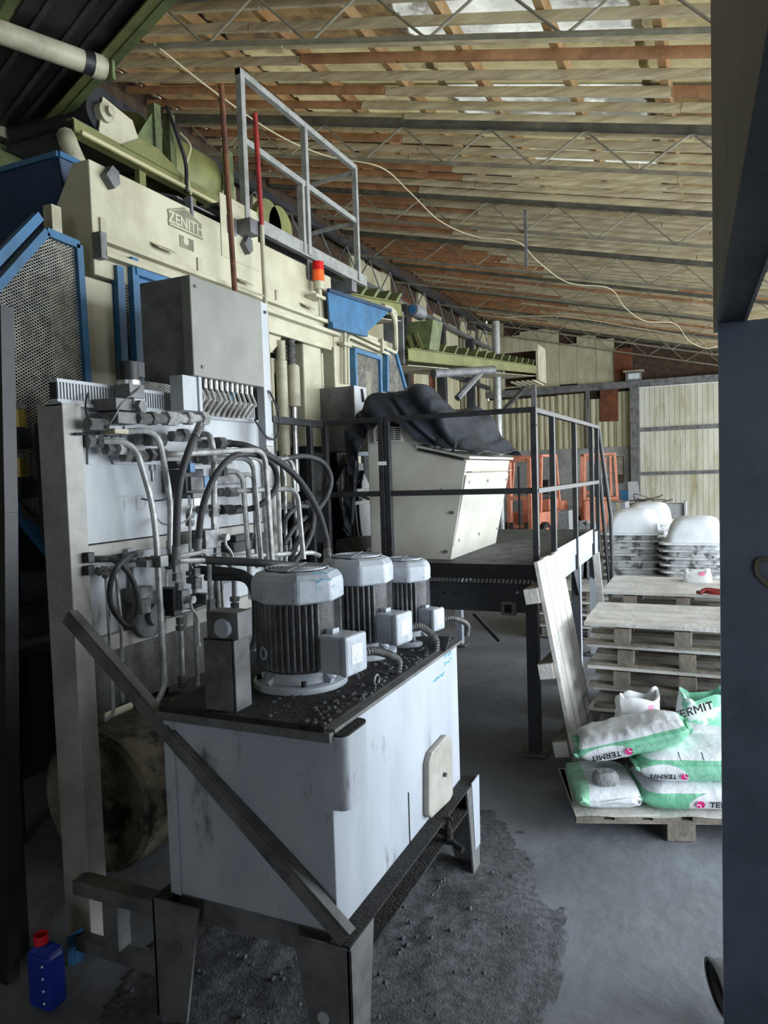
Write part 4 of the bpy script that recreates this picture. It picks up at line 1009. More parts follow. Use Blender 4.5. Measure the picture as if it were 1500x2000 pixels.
# left guard: blue-framed net with slanted corners
def yz(Y, Z, X=MX): return V(X, Y, Z)
gp = [yz(2.87, 3.24), yz(2.67, 3.25), yz(2.08, 2.58), yz(2.08, 2.30), yz(2.62, 1.64), yz(2.90, 1.50)]
gd_ = part('guard_door', MB().beam(gp[0], gp[1], 0.04, 0.05, up=(1, 0, 0)).beam(gp[1], gp[2], 0.04, 0.05, up=(1, 0, 0)).beam(gp[3], gp[4], 0.04, 0.055, up=(1, 0, 0)).beam(gp[4], gp[5], 0.04, 0.04, up=(1, 0, 0)).beam(gp[5], gp[0], 0.04, 0.05, up=(1, 0, 0)).beam(gp[2], gp[3], 0.04, 0.05, up=(1, 0, 0)), M_BLUE, pr)
part('mesh', lattice(gp, 0.0135, 0.0042, 0.55), M_MESH, gd_, kind='stuff')
part('upper_flap', MB().prism([yz(2.02, 2.70, MX+0.03), yz(2.58, 3.31, MX+0.03), yz(2.61, 3.28, MX+0.03), yz(2.05, 2.66, MX+0.03)], (0.04, 0, 0)), M_BLUE, pr)
a = px(112, 480, X=MX)
part('guard_post', MB().box(-3.09, -3.03, 2.75, 2.81, 3.20, 3.42), M_CREAMDIRT, pr)
# second guard door, beside the column
d2 = [yz(3.15, 3.20), yz(4.15, 3.20), yz(4.15, 2.30), yz(3.15, 2.30)]
g2 = part('guard_door', MB().beam(yz(3.15, 2.3), yz(3.15, 3.2), 0.05, 0.05, up=(1, 0, 0)).beam(yz(3.255, 2.3), yz(3.255, 3.27), 0.05, 0.075, up=(1, 0, 0)).beam(yz(3.255, 3.2), yz(4.15, 3.2), 0.05, 0.09, up=(1, 0, 0)).beam(yz(4.15, 2.3), yz(4.15, 3.2), 0.05, 0.05, up=(1, 0, 0)), M_BLUE, pr)
part('mesh', lattice(d2, 0.0145, 0.0042, 0.55), M_MESH, g2, kind='stuff')
part('upper_panel', MB().box(MX-0.01, MX+0.005, 3.30, 3.42, 3.10, 3.23), M_BLUE, g2)
# pale machinery behind the guards
part('hopper_flank', MB().prism([V(-3.55, 2.1, 2.0), V(-3.55, 2.75, 1.9), V(-3.55, 2.85, 2.9), V(-3.55, 2.5, 3.1)], (-0.05, 0, 0)), M_CREAMDIRT, pr)
part('hopper_flank', MB().prism([V(-3.4, 2.35, 2.35), V(-3.35, 2.8, 2.05), V(-3.35, 2.8, 2.35), V(-3.4, 2.4, 2.6)], (-0.05, 0, 0)), M_CREAMDIRT, pr)
part('hopper_flank', MB().box(-3.7, -3.5, 3.2, 4.2, 2.3, 3.0), M_DARKST, pr)
part('hopper_flank', MB().box(-3.4, -3.3, 3.15, 3.5, 2.1, 2.9), M_CREAMDIRT, pr)
# far bay: frame with two blue net doors, piping
part('bay_frame', MB().box(-3.10, MX-0.02, 5.93, 7.05, 3.20, 3.36), M_CREAM, pr, bevel=0.006)
part('bay_frame', MB().box(-3.10, MX-0.02, 5.93, 6.04, 2.1, 3.20), M_CREAM, pr, bevel=0.006)
part('bay_frame', MB().box(-3.10, MX-0.02, 6.66, 6.82, 1.4, 3.20), M_CREAM, pr, bevel=0.006)
part('bay_frame', MB().box(-3.10, MX-0.02, 5.93, 7.05, 1.3, 1.6), M_CREAM, pr, bevel=0.006)
d3 = [yz(6.06, 3.15), yz(6.64, 3.15), yz(6.64, 2.2), yz(6.06, 2.2)]
g3 = part('guard_door', MB().beam(d3[0], d3[1], 0.04, 0.06, up=(1, 0, 0)).beam(d3[1], d3[2], 0.04, 0.05, up=(1, 0, 0)).beam(d3[2], d3[3], 0.04, 0.05, up=(1, 0, 0)).beam(d3[3], d3[0], 0.04, 0.07, up=(1, 0, 0)), M_BLUE, pr)
part('mesh', lattice(d3, 0.016, 0.0042, 0.6), M_MESH, g3, kind='stuff')
d4 = [px(p[0], p[1], X=MX) for p in ((752, 683), (770, 688), (792, 765), (752, 765))]
g4 = part('guard_door', MB().beam(d4[0], d4[1], 0.04, 0.05, up=(1, 0, 0)).beam(d4[1], d4[2], 0.04, 0.05, up=(1, 0, 0)).beam(d4[3], d4[0], 0.04, 0.07, up=(1, 0, 0)), M_BLUE, pr)
part('mesh', lattice(d4, 0.018, 0.0045, 0.6), M_MESH, g4, kind='stuff')
part('bay_back', MB().box(-3.75, -3.7, 5.9, 7.6, 1.2, 3.2), M_CREAMDIRT, pr)
def tubex(pts, r, m, parent, name='pipe', rad=0.06):
    return part(name, MB().tube(fillet([px(p[0], p[1], X=p[2]) for p in pts], rad, 5), r, 8), m, parent, smooth=True)
tubex([(674, 750, -2.96), (673, 640, -2.96), (775, 690, -2.96), (773, 610, -2.96), (758, 598, -2.96), (742, 600, -2.96)], 0.018, M_CREAM, pr)
tubex([(680, 750, -2.96), (679, 655, -2.96), (760, 692, -2.96)], 0.016, M_CREAM, pr)
tubex([(773, 680, -2.94), (772, 630, -2.94), (764, 606, -2.94), (748, 598, -2.96)], 0.028, M_CREAMDIRT, pr, 'hose', 0.1)
for (u, v) in ((676, 673), (745, 676)):
    c = px(u, v, X=-2.94); part('pipe_clamp', MB().box(-2.97, -2.92, c.y-0.07, c.y+0.07, c.z-0.015, c.z+0.015) if u == 676 else MB().box(-2.97, -2.92, c.y-0.015, c.y+0.015, c.z-0.07, c.z+0.07), M_CREAMDIRT, pr)
# grey junction box in front of the bay
gb = [px(622, 762, Y=5.45), px(690, 752, Y=5.45)]
jb = thing('junction_box', 'grey steel junction box bolted in front of the press bay', 'box', ((gb[0].x+gb[1].x)/2, 5.55, 2.2))
part('body', MB().box(gb[0].x, gb[1].x, 5.45, 5.68, 2.2, gb[1].z-0.005), M_FRAME, jb, bevel=0.004)
part('cover', MB().box(gb[1].x+0.001, gb[1].x+0.008, 5.45, 5.68, 2.2, gb[1].z-0.003), M_PANEL, jb)
part('latch', MB().beam((gb[1].x+0.012, 5.58, gb[1].z-0.02), (gb[1].x+0.018, 5.60, gb[1].z-0.13), 0.02, 0.02), M_BLACKM, jb)
# white panel with four hoses low in the bay
wp = [px(p[0], p[1], X=-2.95) for p in ((660, 942), (692, 884), (728, 960), (728, 1090), (690, 1090), (688, 960))]
part('hose_panel', MB().prism([V(-2.95, p.y, p.z) for p in (wp[0], wp[1], wp[2], wp[3], wp[4])], (-0.02, 0, 0)), M_PANEL, pr)
for k in range(4):
    u = 676+k*7
    tubex([(u, 905+k*-8, -2.92), (u+1, 985, -2.92), (u+6, 1040, -2.92), (u+18, 1085, -2.92)], 0.014, M_STEEL if k < 0 else M_RUBBER, pr, 'hose')
tubex([(709, 920, -2.9), (703, 945, -2.9), (705, 968, -2.9), (722, 975, -2.9)], 0.016, M_RUBBER, pr, 'hose')
a = px(697, 905, X=-2.93); b = px(708, 938, X=-2.93)
part('blue_tab', MB().box(-2.93, -2.915, a.y, b.y, b.z, a.z), M_BLUE, pr)
for v in (960, 985):
    a = px(672, v, X=-2.9); b = px(722, v-4, X=-2.9)
    part('hose_clamp', MB().box(-2.91, -2.88, a.y, b.y, a.z-0.015, a.z+0.015), M_FIT, pr)
a = px(686, 1055, X=-2.8); b = px(728, 1085, X=-2.8)
part('cable_duct', MB().box(-2.95, -2.8, a.y, b.y, 1.34, a.z), M_FRAME, pr)

# blue chute beside the lamp
ch = [px(p[0], p[1], X=-2.93) for p in ((640, 567), (762, 607), (718, 648), (645, 628))]
cht = thing('blue_chute', 'bright blue sheet-metal chute on the far end of the press beam', 'chute', (-3.1, ch[0].y+0.5, ch[2].z))
part('side_plate', MB().prism([V(-2.93, p.y, p.z) for p in ch], (-0.015, 0, 0)), M_BLUE, cht)
part('top_edge', MB().beam(V(-2.925, ch[0].y, ch[0].z), V(-2.925, ch[1].y, ch[1].z), 0.03, 0.03), M_BLUEDK, cht)
part('back_plate', MB().prism([V(-3.5, p.y, p.z) for p in ch], (-0.015, 0, 0)), M_BLUE, cht)
part('slope_plate', MB().prism([V(-2.945, ch[1].y, ch[1].z), V(-2.945, ch[2].y, ch[2].z), V(-3.5, ch[2].y, ch[2].z), V(-3.5, ch[1].y, ch[1].z)], (0, 0.02, 0)), M_BLUEDK, cht)
part('foot', MB().beam(V(-2.93, ch[3].y, ch[3].z-0.03), V(-2.93, ch[2].y-0.05, ch[2].z-0.03), 0.05, 0.05), M_BLUE, cht)

# signal lamp on its bracket
lp = px(622, 548, X=-2.92)
sl = thing('signal_lamp', 'stacked red and orange warning lamp on the press beam', 'lamp', (lp.x, lp.y, lp.z-0.3))
def ring_l(z0, z1, r): return MB().lathe((lp.x, lp.y, 0), [(r, z0), (r, z1)], seg=18)
zr = [px(622, v, X=-2.92).z for v in (515, 530, 545, 561, 580, 605)]
part('back_plate', MB().box(lp.x-0.07, lp.x-0.06, lp.y-0.06, lp.y+0.09, zr[2], zr[0]+0.03), M_FRAME, sl)
part('red_lens', ring_l(zr[1]+0.005, zr[0]+0.01, 0.048), M_REDLENS, sl, smooth=True)
part('orange_lens', ring_l(zr[2]-0.02, zr[1]+0.004, 0.049), M_ORLENS, sl, smooth=True)
part('base', ring_l(zr[3]-0.02, zr[2]-0.022, 0.046), M_CREAM, sl, smooth=True)
part('stem', ring_l(zr[4], zr[3]-0.02, 0.024), M_CREAM, sl, smooth=True)
part('bracket', MB().box(MX, lp.x+0.03, lp.y-0.10, lp.y+0.06, zr[4]-0.015, zr[4]+0.01), M_CREAM, sl)
part('cable_tail', MB().cyl((lp.x, lp.y, zr[4]-0.015), (lp.x, lp.y, zr[5]-0.05), 0.008, 6), M_CREAMDIRT, sl)

# ================================================================== catwalk above the beam
cw = thing('catwalk', 'narrow overhead catwalk with galvanised guard rails above the press beam', 'catwalk', (-3.25, 5.3, 3.75))
DZ = 3.90
part('edge_channel', MB().channel((MX, 4.18, DZ-0.045), (MX, 6.42, DZ-0.045), 0.045, 0.10, 0.008, flip=-1), M_GALV, cw)
part('edge_channel', MB().channel((-3.6, 4.18, DZ-0.045), (-3.6, 6.42, DZ-0.045), 0.045, 0.10, 0.008, flip=1), M_GALV, cw)
for k in range(10):
    part('deck_plank', MB().box(-3.59+k*0.059, -3.59+k*0.059+0.054, 4.18, 6.42, DZ-0.03, DZ-0.008), M_GALV if k % 2 else M_FRAME, cw)
for (y, z0, z1, w) in ((4.435, DZ, 4.88, 0.05), (5.32, DZ, 4.86, 0.045), (6.245, DZ, 4.86, 0.04)):
    part('post', MB().box(MX-0.03, MX+0.015, y-w/2, y+w/2, z0-0.08, z1), M_GALV, cw)
part('post', MB().box(-3.62, -3.58, 6.22, 6.26, DZ-0.08, 4.80), M_GALV, cw)
part('post', MB().box(-3.62, -3.58, 4.42, 4.46, DZ-0.08, 4.80) if False else MB().box(MX-0.03, MX+0.01, 5.23, 5.265, DZ-0.08, 4.36), M_GALV, cw)
part('top_rail', MB().beam((MX-0.01, 4.41, 4.86), (MX-0.01, 6.265, 4.86), 0.045, 0.045), M_GALV, cw)
part('middle_rail', MB().beam((MX-0.01, 4.44, 4.40), (MX-0.01, 6.24, 4.37), 0.03, 0.045), M_GALV, cw)
part('end_rail', MB().beam((MX-0.02, 6.245, 4.82), (-3.6, 6.245, 4.78), 0.03, 0.03), M_GALV, cw)
part('end_rail', MB().beam((MX-0.02, 6.245, 4.36), (-3.6, 6.245, 4.33), 0.03, 0.03), M_GALV, cw)
part('outrigger', MB().box(-3.5, -2.88, 4.30, 4.42, DZ-0.2, DZ-0.10), M_FRAME, cw, bevel=0.004)
part('outrigger', MB().box(-3.5, MX+0.0, 6.10, 6.20, DZ-0.2, DZ-0.10), M_FRAME, cw, bevel=0.004)
part('under_pan', MB().prism([V(-3.05, 3.75, DZ-0.12), V(-3.05, 4.30, DZ-0.12), V(-3.7, 4.30, DZ-0.02), V(-3.7, 3.75, DZ+0.10)], (0, 0, 0.012)), M_FRAME, cw)
for (y) in (3.82, 4.2, 4.28):
    part('bracket', MB().box(-3.04, -2.99, y-0.012, y+0.012, DZ-0.22, DZ-0.10), M_FRAME, cw)
# ladder: two poles tied by rungs
ld = thing('ladder', 'thin pole ladder, one pole rusty and the other red at the top, beside the cabinet', 'ladder', (-2.88, 4.3, 2.6))
p1a = px(432, 165, X=-2.86); p1b = px(464, 600, X=-2.86); p2a = px(498, 222, X=-2.86); p2m = px(511, 440, X=-2.86); p2b = px(524, 700, X=-2.86)
part('stile', MB().cyl(p1b-V(0, 0, 0.5), p1a, 0.018, 8), M_RUST, ld, smooth=True)
st2 = part('stile', MB().cyl(p2b-V(0, 0, 0.3), p2m, 0.017, 8), M_CREAMDIRT, ld, smooth=True)
part('stile_top', MB().cyl(p2m, p2a, 0.018, 8), M_RED, ld, smooth=True)
for t in (0.10, 0.38, 0.66):
    part('rung', MB().cyl(p1b.lerp(p1a, t), V(p2b.lerp(p2a, 0.5).x, p2b.lerp(p2a, t).y, p1b.lerp(p1a, t).z), 0.007, 6), M_CREAMDIRT, ld) if t < 0.2 else None

# ================================================================== green feeder conveyor above the press
fc = thing('feeder_conveyor', 'yellow-green feeder conveyor with a long round drum cover above the press', 'conveyor', (-3.7, 4.2, 3.95))
gx = -3.42
za = px(145, 235, X=gx); zb_ = px(145, 262, X=gx)
g_pts = [px(p[0], p[1], X=gx) for p in ((145, 225), (240, 275), (278, 262), (345, 300), (570, 430), (570, 448), (340, 325), (145, 252))]
y_ = lambda u, v, X=gx: px(u, v, X=X)
yA, yB = y_(145, 240).y, y_(570, 440).y
zl, zh = 4.06, 4.16
part('side_rail', MB().box(gx-0.01, gx, yA, yB, zl, zh), M_GREEN, fc)
part('rail_flange', MB().box(gx-0.01, gx+0.06, yA, yB, zl-0.012, zl), M_GREEN, fc)
part('rail_flange', MB().box(gx-0.06, gx-0.01, yA, yB, zh, zh+0.012), M_GREENDK, fc)
ya, yb = y_(235, 285).y, y_(345, 300).y
part('hump_plate', MB().prism([V(gx+0.002, ya, zh-0.01), V(gx+0.002, ya+0.18, zh+0.10), V(gx+0.002, yb-0.2, zh+0.10), V(gx+0.002, yb+0.1, zh-0.01)], (0.008, 0, 0)), M_GREEN, fc)
part('side_rail', MB().box(gx-0.75, gx-0.74, yA-0.2, yB, zl, zh+0.05), M_GREENDK, fc)
part('conduit', MB().cyl((gx+0.05, yA, zl+0.012), (gx+0.05, yB, zl+0.012), 0.014, 6), M_CABLE, fc)
# belt and pulley at the near end
part('belt', MB().box(gx-0.70, gx-0.05, yA+0.1, yB, zh+0.0, zh+0.02), M_RUBBER, fc)
part('pulley', MB().cyl((gx-0.72, y_(205, 230).y, zh+0.14), (gx-0.03, y_(205, 230).y, zh+0.14), 0.12, 20), M_BLACKM, fc, smooth=True)
part('bearing', MB().lathe((gx-0.03, y_(205, 230).y, zh+0.14), [(0.06, 0), (0.06, 0.05), (0.03, 0.06), (0.03, 0.09)], axis=(1, 0, 0), seg=14), M_CREAMDIRT, fc, smooth=True)
part('bearing_plate', MB().prism([V(gx-0.02, yA+0.2, zh), V(gx-0.02, yA+0.25, zh+0.24), V(gx-0.02, yA+0.5, zh+0.20), V(gx-0.02, yA+0.6, zh)], (0.012, 0, 0)), M_CREAM, fc)
# drum cover: half-round shell along the conveyor
dy0, dy1 = y_(318, 230).y, y_(440, 310).y+0.1
shell = MB(); ro = 0.26; c0 = (gx-0.36, zh+0.20)
rings = []
for yy in (dy0, dy1):
    rings.append([V(c0[0]+ro*math.cos(a), yy, c0[1]+ro*math.sin(a)) for a in [i*math.pi/14-math.pi*0.35 for i in range(25)]])
shell.loft(rings, cap=True)
part('drum_cover', shell, M_GREEN, fc, smooth=True)
for yy in (dy0-0.03, dy0+0.12, dy1):
    part('cover_frame', MB().box(gx-0.08, gx-0.02, yy-0.03, yy+0.03, zh, zh+0.42), M_GREENDK, fc)
part('cover_frame', MB().prism([V(gx-0.04, dy0-0.28, zh+0.05), V(gx-0.04, dy0, zh+0.44), V(gx-0.04, dy0+0.03, zh+0.44), V(gx-0.04, dy0+0.03, zh+0.05)], (-0.012, 0, 0)), M_GREENDK, fc)
part('cable_bundle', MB().tube(smoothpath([V(gx-0.02, dy0+0.07, zh+0.45), V(gx+0.03, dy0+0.11, zh+0.25), V(gx+0.05, dy0+0.16, zh+0.08), V(gx+0.06, dy0+0.14, zl-0.03)], 6), 0.014, 7), M_BLACKM, fc, smooth=True)
part('cable_bundle', MB().tube(smoothpath([V(gx-0.02, dy0+0.2, zh+0.32), V(gx+0.05, dy0+0.22, zh+0.22), V(gx+0.05, dy0+0.16, zh+0.05), V(gx+0.06, dy0+0.19, zl-0.03)], 6), 0.010, 7), M_CABLE, fc, smooth=True)
for yy in (yA+0.55, dy0+0.28, dy0+0.85, yB-0.3):
    part('hanger', MB().box(gx-0.03, gx+0.01, yy-0.03, yy+0.03, 3.74, zl), M_GREEN, fc)
# far end rings
for yy in (y_(525, 400).y, y_(548, 420).y):
    part('end_ring', MB().lathe((gx-0.05, yy, zh+0.02), [(0.16, 0), (0.19, 0.0), (0.19, 0.05), (0.16, 0.05)], axis=(1, 0, 0), seg=24), M_GREEN, fc, smooth=True)
part('ledger_beam', MB().box(gx-0.72, gx-0.6, 2.6, yB+0.5, zh+0.28, zh+0.40), M_FRAME, fc)
part('tail_plate', MB().prism([V(gx-0.74, yA-0.1, zh+0.1), V(gx-0.74, yA-0.1, zh+0.5), V(gx-0.74, yA+0.5, zh+0.5), V(gx-0.74, yA+0.7, zh+0.1)], (-0.01, 0, 0)), M_CREAM, fc)
rag = px(120, 285, X=-3.3)
part('feed_sock', MB().tube(smoothpath([V(gx-0.05, yA-0.02, zl+0.0), V(gx+0.02, yA-0.06, zl-0.10), V(gx+0.03, yA+0.02, zl-0.25), V(gx+0.0, yA+0.06, zl-0.36)], 5), 0.055, 9), M_CREAMDIRT, fc, smooth=True)

# ================================================================== dark blue feed hopper
hx, hy = -3.32, 3.08
hp_ = thing('feed_hopper', 'dark blue steel feed hopper behind the left end of the press beam', 'hopper', (-3.9, 3.4, 3.0))
def wall4(a, b, c, d, th): return MB().prism([a, b, c, d], th)
part('front_wall', wall4(V(hx, hy, 3.84), V(-4.7, hy, 3.84), V(-4.4, hy+0.25, 3.05), V(hx-0.12, hy+0.25, 3.05), (0, 0.012, 0)), M_BLUEDK, hp_)
part('side_wall', wall4(V(hx, hy, 3.84), V(hx, hy+0.9, 3.84), V(hx-0.12, hy+0.7, 3.05), V(hx-0.12, hy+0.25, 3.05), (-0.012, 0, 0)), M_BLUEDK, hp_)
part('back_wall', wall4(V(hx, hy+0.9, 3.84), V(-4.7, hy+0.9, 3.84), V(-4.4, hy+0.7, 3.05), V(hx-0.12, hy+0.7, 3.05), (0, 0.012, 0)), M_BLUEDK, hp_)
part('rim', MB().beam((hx, hy, 3.85), (-4.7, hy, 3.85), 0.03, 0.03).beam((hx, hy, 3.85), (hx, hy+0.9, 3.85), 0.03, 0.03), M_BLUE, hp_)
part('leg', MB().box(-4.5, -4.4, 3.35, 3.45, 0, 3.1), M_DARKST, hp_)
part('leg', MB().box(-3.5, -3.42, 3.35, 3.45, 0, 3.1), M_DARKST, hp_)

# ================================================================== belt conveyor passing overhead
A0 = px(40, 320, Z=4.3); A1 = px(330, 0, Z=4.3); L0 = px(0, 40, Z=4.3)
dv_ = (A1-A0).normalized(); nv = V(-dv_.y, dv_.x, 0)
wv = (L0-A0).dot(nv); 
E0 = A0-dv_*0.15; E1 = A1+dv_*3.2
bc_ = thing('belt_conveyor', 'green-framed belt conveyor passing close overhead, seen from below', 'conveyor', (A0+nv*wv*0.5)-V(0, 0, 0.2))
up_ = V(0, 0, 1)
part('side_frame', MB().beam(E0+up_*0.06, E1+up_*0.06, 0.05, 0.14), M_GREENDK, bc_)
part('side_frame', MB().beam(E0+nv*wv+up_*0.06, E1+nv*wv+up_*0.06, 0.05, 0.14), M_GREENDK, bc_)
part('bottom_flange', MB().beam(E0+nv*0.03*(1 if wv > 0 else -1), E1+nv*0.03*(1 if wv > 0 else -1), 0.10, 0.012), M_GREEN, bc_)
k0 = 0.06 if wv > 0 else -0.06
part('belt', MB().prism([E0+nv*k0+up_*0.03, E1+nv*k0+up_*0.03, E1+nv*(wv-k0)+up_*0.03, E0+nv*(wv-k0)+up_*0.03], (0, 0, 0.012)), M_BLACKM, bc_)
for q in (0.25, 0.42, 0.7):
    part('belt_streak', MB().prism([E0+nv*wv*q+up_*0.024, E1+nv*wv*q+up_*0.024, E1+nv*wv*(q+0.05)+up_*0.024, E0+nv*wv*(q+0.05)+up_*0.024], (0, 0, 0.006)), M_RUBBER, bc_)
r0 = px(205, 135, Z=4.24); r1 = px(-30, 60, Z=4.24)
nd = nv*(1 if wv > 0 else -1)
rc = r0+ (nd*0.02)
ro_ = part('return_roller', MB().cyl(r0, r0+nd*abs(wv)*0.96, 0.056, 20), M_CREAMDIRT, bc_, smooth=True)
part('roller_collar', MB().cyl(r0+nd*0.02, r0+nd*0.07, 0.062, 20), M_CREAM, ro_, smooth=True)
part('roller_collar', MB().cyl(r0+nd*0.07, r0+nd*0.12, 0.058, 20), M_BLACKM, ro_, smooth=True)
part('roller_bracket', MB().beam(r0-nd*0.03+up_*0.10, r0-nd*0.03-up_*0.05, 0.05, 0.02), M_GREENDK, bc_)
for q in (1.6, 2.6):
    part('return_roller', MB().cyl(r0+dv_*q, r0+dv_*q+nd*abs(wv)*0.96, 0.056, 20), M_CREAMDIRT, bc_, smooth=True)
# posts that carry it, out of the frame to the near side
part('support_post', MB().beam(V(E1.x, E1.y, 4.3), V(E1.x, E1.y, 0.0), 0.1, 0.1), M_GREENDK, bc_)

# ================================================================== shadowy odds and ends at the left edge
single('steel_post', MB().beam(px(12, 1000, Y=2.0), V(-2.62, 1.95, 0.0), 0.06, 0.06).beam(px(12, 1000, Y=2.0), px(4, 600, Y=2.02), 0.06, 0.06), M_BLACKM, 'dark upright steel post at the left edge of the view', 'post')
sd = thing('step_deck', 'dark serrated step deck left of the valve stand', 'deck', (-3.05, 2.45, 0))
for k in range(14):
    part('bar', MB().box(-3.6, -2.68, 2.1+k*0.045, 2.1+k*0.045+0.028, 1.34, 1.365), M_DARKST, sd)
part('frame', MB().box(-3.6, -2.66, 2.05, 2.10, 1.30, 1.37).box(-3.6, -2.66, 2.73, 2.77, 1.30, 1.37), M_BLACKM, sd)
for (x, y) in ((-2.72, 2.08), (-3.55, 2.08), (-3.55, 2.75)):
    part('leg', MB().box(x-0.03, x+0.03, y-0.03, y+0.03, 0, 1.30), M_BLACKM, sd)
# pressure switches on a bracket at the side of the stand
sw_ = thing('pressure_switch', 'black pressure switch pair with brass sleeves beside the stand column', 'switch', px(45, 1000, Y=2.45))
for (u, v0, v1) in ((38, 800, 835), (40, 895, 932)):
    a = px(u, v0, Y=2.45); b = px(u, v1, Y=2.45)
    part('sleeve', MB().cyl(b, V(b.x, b.y, a.z), 0.032, 14), M_BRASS, sw_, smooth=True)
    part('body', MB().box(a.x-0.11, a.x+0.02, 2.42, 2.50, b.z-0.10, b.z-0.002), M_BLACKM, sw_, bevel=0.01)
    part('cap', MB().lathe(V(b.x, b.y, a.z), [(0.036, 0), (0.036, 0.02), (0.02, 0.035)], seg=14), M_FRAME, sw_, smooth=True)
a = px(70, 830, Y=2.45); b = px(92, 1050, Y=2.45)
part('ribbed_duct', MB().box(a.x, b.x, 2.44, 2.5, b.z, a.z), M_BLACKM, sw_)
part('hose', MB().tube(smoothpath([px(30, 930, Y=2.45), px(28, 965, Y=2.43), px(50, 1005, Y=2.43), px(88, 1030, Y=2.45)], 6), 0.012, 8), M_BLACKM, sw_, smooth=True)

# blue canister and a sheet-metal offcut on the floor
cp = px(95, 1962, Z=0)
cn = thing('canister', 'blue plastic canister with an open red neck on the floor', 'canister', (cp.x, cp.y, 0))
cw_, cd_, chh = 0.058, 0.045, 0.222
part('body', MB().box(cp.x-cw_, cp.x+cw_, cp.y-cd_, cp.y+cd_, 0.004, chh), M_BLUEPL, cn, bevel=0.018)
part('shoulder', MB().loft([[V(cp.x-cw_*k, cp.y-cd_*k, z), V(cp.x+cw_*k, cp.y-cd_*k, z), V(cp.x+cw_*k, cp.y+cd_*k, z), V(cp.x-cw_*k, cp.y+cd_*k, z)] for k, z in ((0.92, chh-0.004), (0.5, chh+0.022))]), M_BLUEPL, cn, bevel=0.006)
nk = MB(); nx_ = cp.x-0.02
nk.lathe((nx_, cp.y, chh+0.015), [(0.020, 0), (0.027, 0.004), (0.027, 0.04), (0.022, 0.04), (0.019, 0.008)], seg=20)
part('neck', nk, M_REDPL, cn, smooth=True)
for k in range(4):
    part('level_mark', MB().cyl((cp.x+0.034, cp.y-cd_-0.001, 0.045+k*0.048), (cp.x+0.034, cp.y-cd_-0.003, 0.045+k*0.048), 0.005, 8), M_WHITE, cn)
o1 = px(132, 1930, Y=2.05)
single('metal_offcut', MB().prism([px(130, 1830, Y=2.12), px(155, 1815, Y=2.16), px(158, 1915, Y=2.16), px(137, 1940, Y=2.12)], (0.01, 0.012, 0)), M_BLUE, 'small blue-tinted metal offcut standing beside the canister', 'offcut')

# ================================================================== operator platform
PZ, PY0, PY1, PXR, PXL = 1.34, 4.97, 8.0, -1.10, -2.72
pf = thing('platform', 'raised operator platform with dark steel guard rails', 'platform', (-1.9, 6.4, 0))
part('deck_sheet', MB().box(PXL, PXR-0.01, PY0+0.01, PY1, PZ-0.03, PZ-0.012), M_DARKST, pf)
gr = MB(); y = PY0+0.03
while y < PY1-0.02:
    gr.box(PXL+0.01, PXR-0.02, y, y+0.012, PZ-0.012, PZ); y += 0.028
part('deck_ribs', gr, M_FRAME, pf, kind='stuff')
zf = [px(950, v, Y=PY0).z for v in (1103, 1130, 1140, 1190)]
part('front_fascia', MB().box(PXL, PXR, PY0-0.008, PY0+0.01, zf[1], PZ+0.002), M_BLACKM, pf)
part('lower_beam', MB().box(PXL, PXR-0.01, PY0+0.03, PY0+0.05, zf[3]-0.02, zf[2]), M_DARKST, pf)
rp = MB(); x = PXL
while x < PXR-0.03:
    rp.add([(x, PY0+0.0, zf[1]-0.03), (x+0.022, PY0+0.0, zf[1]-0.03), (x+0.022, PY0+0.03, zf[1]-0.004), (x, PY0+0.03, zf[1]-0.004)], [(0, 1, 2, 3)]); x += 0.03
part('serrated_edge', rp, M_FRAME, pf, kind='stuff')
for u in (835, 868, 891, 1011, 1025):
    c = px(u, 1157, Y=PY0+0.03)
    part('bolt', MB().cyl((c.x, PY0+0.031, c.z), (c.x, PY0+0.022, c.z), 0.010, 6), M_TANK if u > 1000 else M_BLACKM, pf)
part('side_beam', MB().box(PXR-0.04, PXR-0.005, PY0, PY1, 1.10, PZ-0.012), M_TANK, pf)
part('rear_beam', MB().box(PXL, PXR, PY1-0.03, PY1, 1.10, PZ-0.012), M_DARKST, pf)
part('left_beam', MB().box(PXL, PXL+0.03, PY0, PY1, 1.10, PZ-0.012), M_DARKST, pf)
part('toe_board', MB().box(PXR-0.004, PXR+0.004, 5.62, 7.6, 1.235, 1.375), M_TANK, pf)
for (x, y) in ((PXR-0.05, PY0+0.06), (PXR-0.05, 6.85), (PXR-0.05, PY1-0.06), (PXL+0.05, PY0+0.06), (PXL+0.05, PY1-0.06)):
    part('leg', MB().box(x-0.04, x+0.04, y-0.04, y+0.04, 0.0, 1.105), M_DARKST if y < 6 else M_TANK, pf)
    part('foot_plate', MB().box(x-0.09, x+0.09, y-0.09, y+0.09, -0.004, 0.012), M_FRAME, pf)
for (y) in (6.85, PY1-0.06):
    part('gusset', MB().prism([V(PXR-0.05, y-0.04, 1.10), V(PXR-0.05, y-0.32, 1.10), V(PXR-0.05, y-0.04, 0.82)], (0.03, 0, 0)), M_DARKST, pf)
a = px(925, 1198, Y=6.9); b = px(975, 1252, Y=6.9)
part('knee_brace', MB().beam(a, b, 0.03, 0.03), M_DARKST, pf)
c = px(995, 1187, Y=PY0+0.02)
part('socket', MB().box(c.x-0.055, c.x+0.055, PY0-0.02, PY0+0.03, c.z-0.05, c.z+0.05), M_FRAME, pf, bevel=0.01)
part('socket_hole', MB().box(c.x-0.025, c.x+0.025, PY0-0.024, PY0-0.018, c.z-0.028, c.z+0.028), M_DARKHOLE, pf)
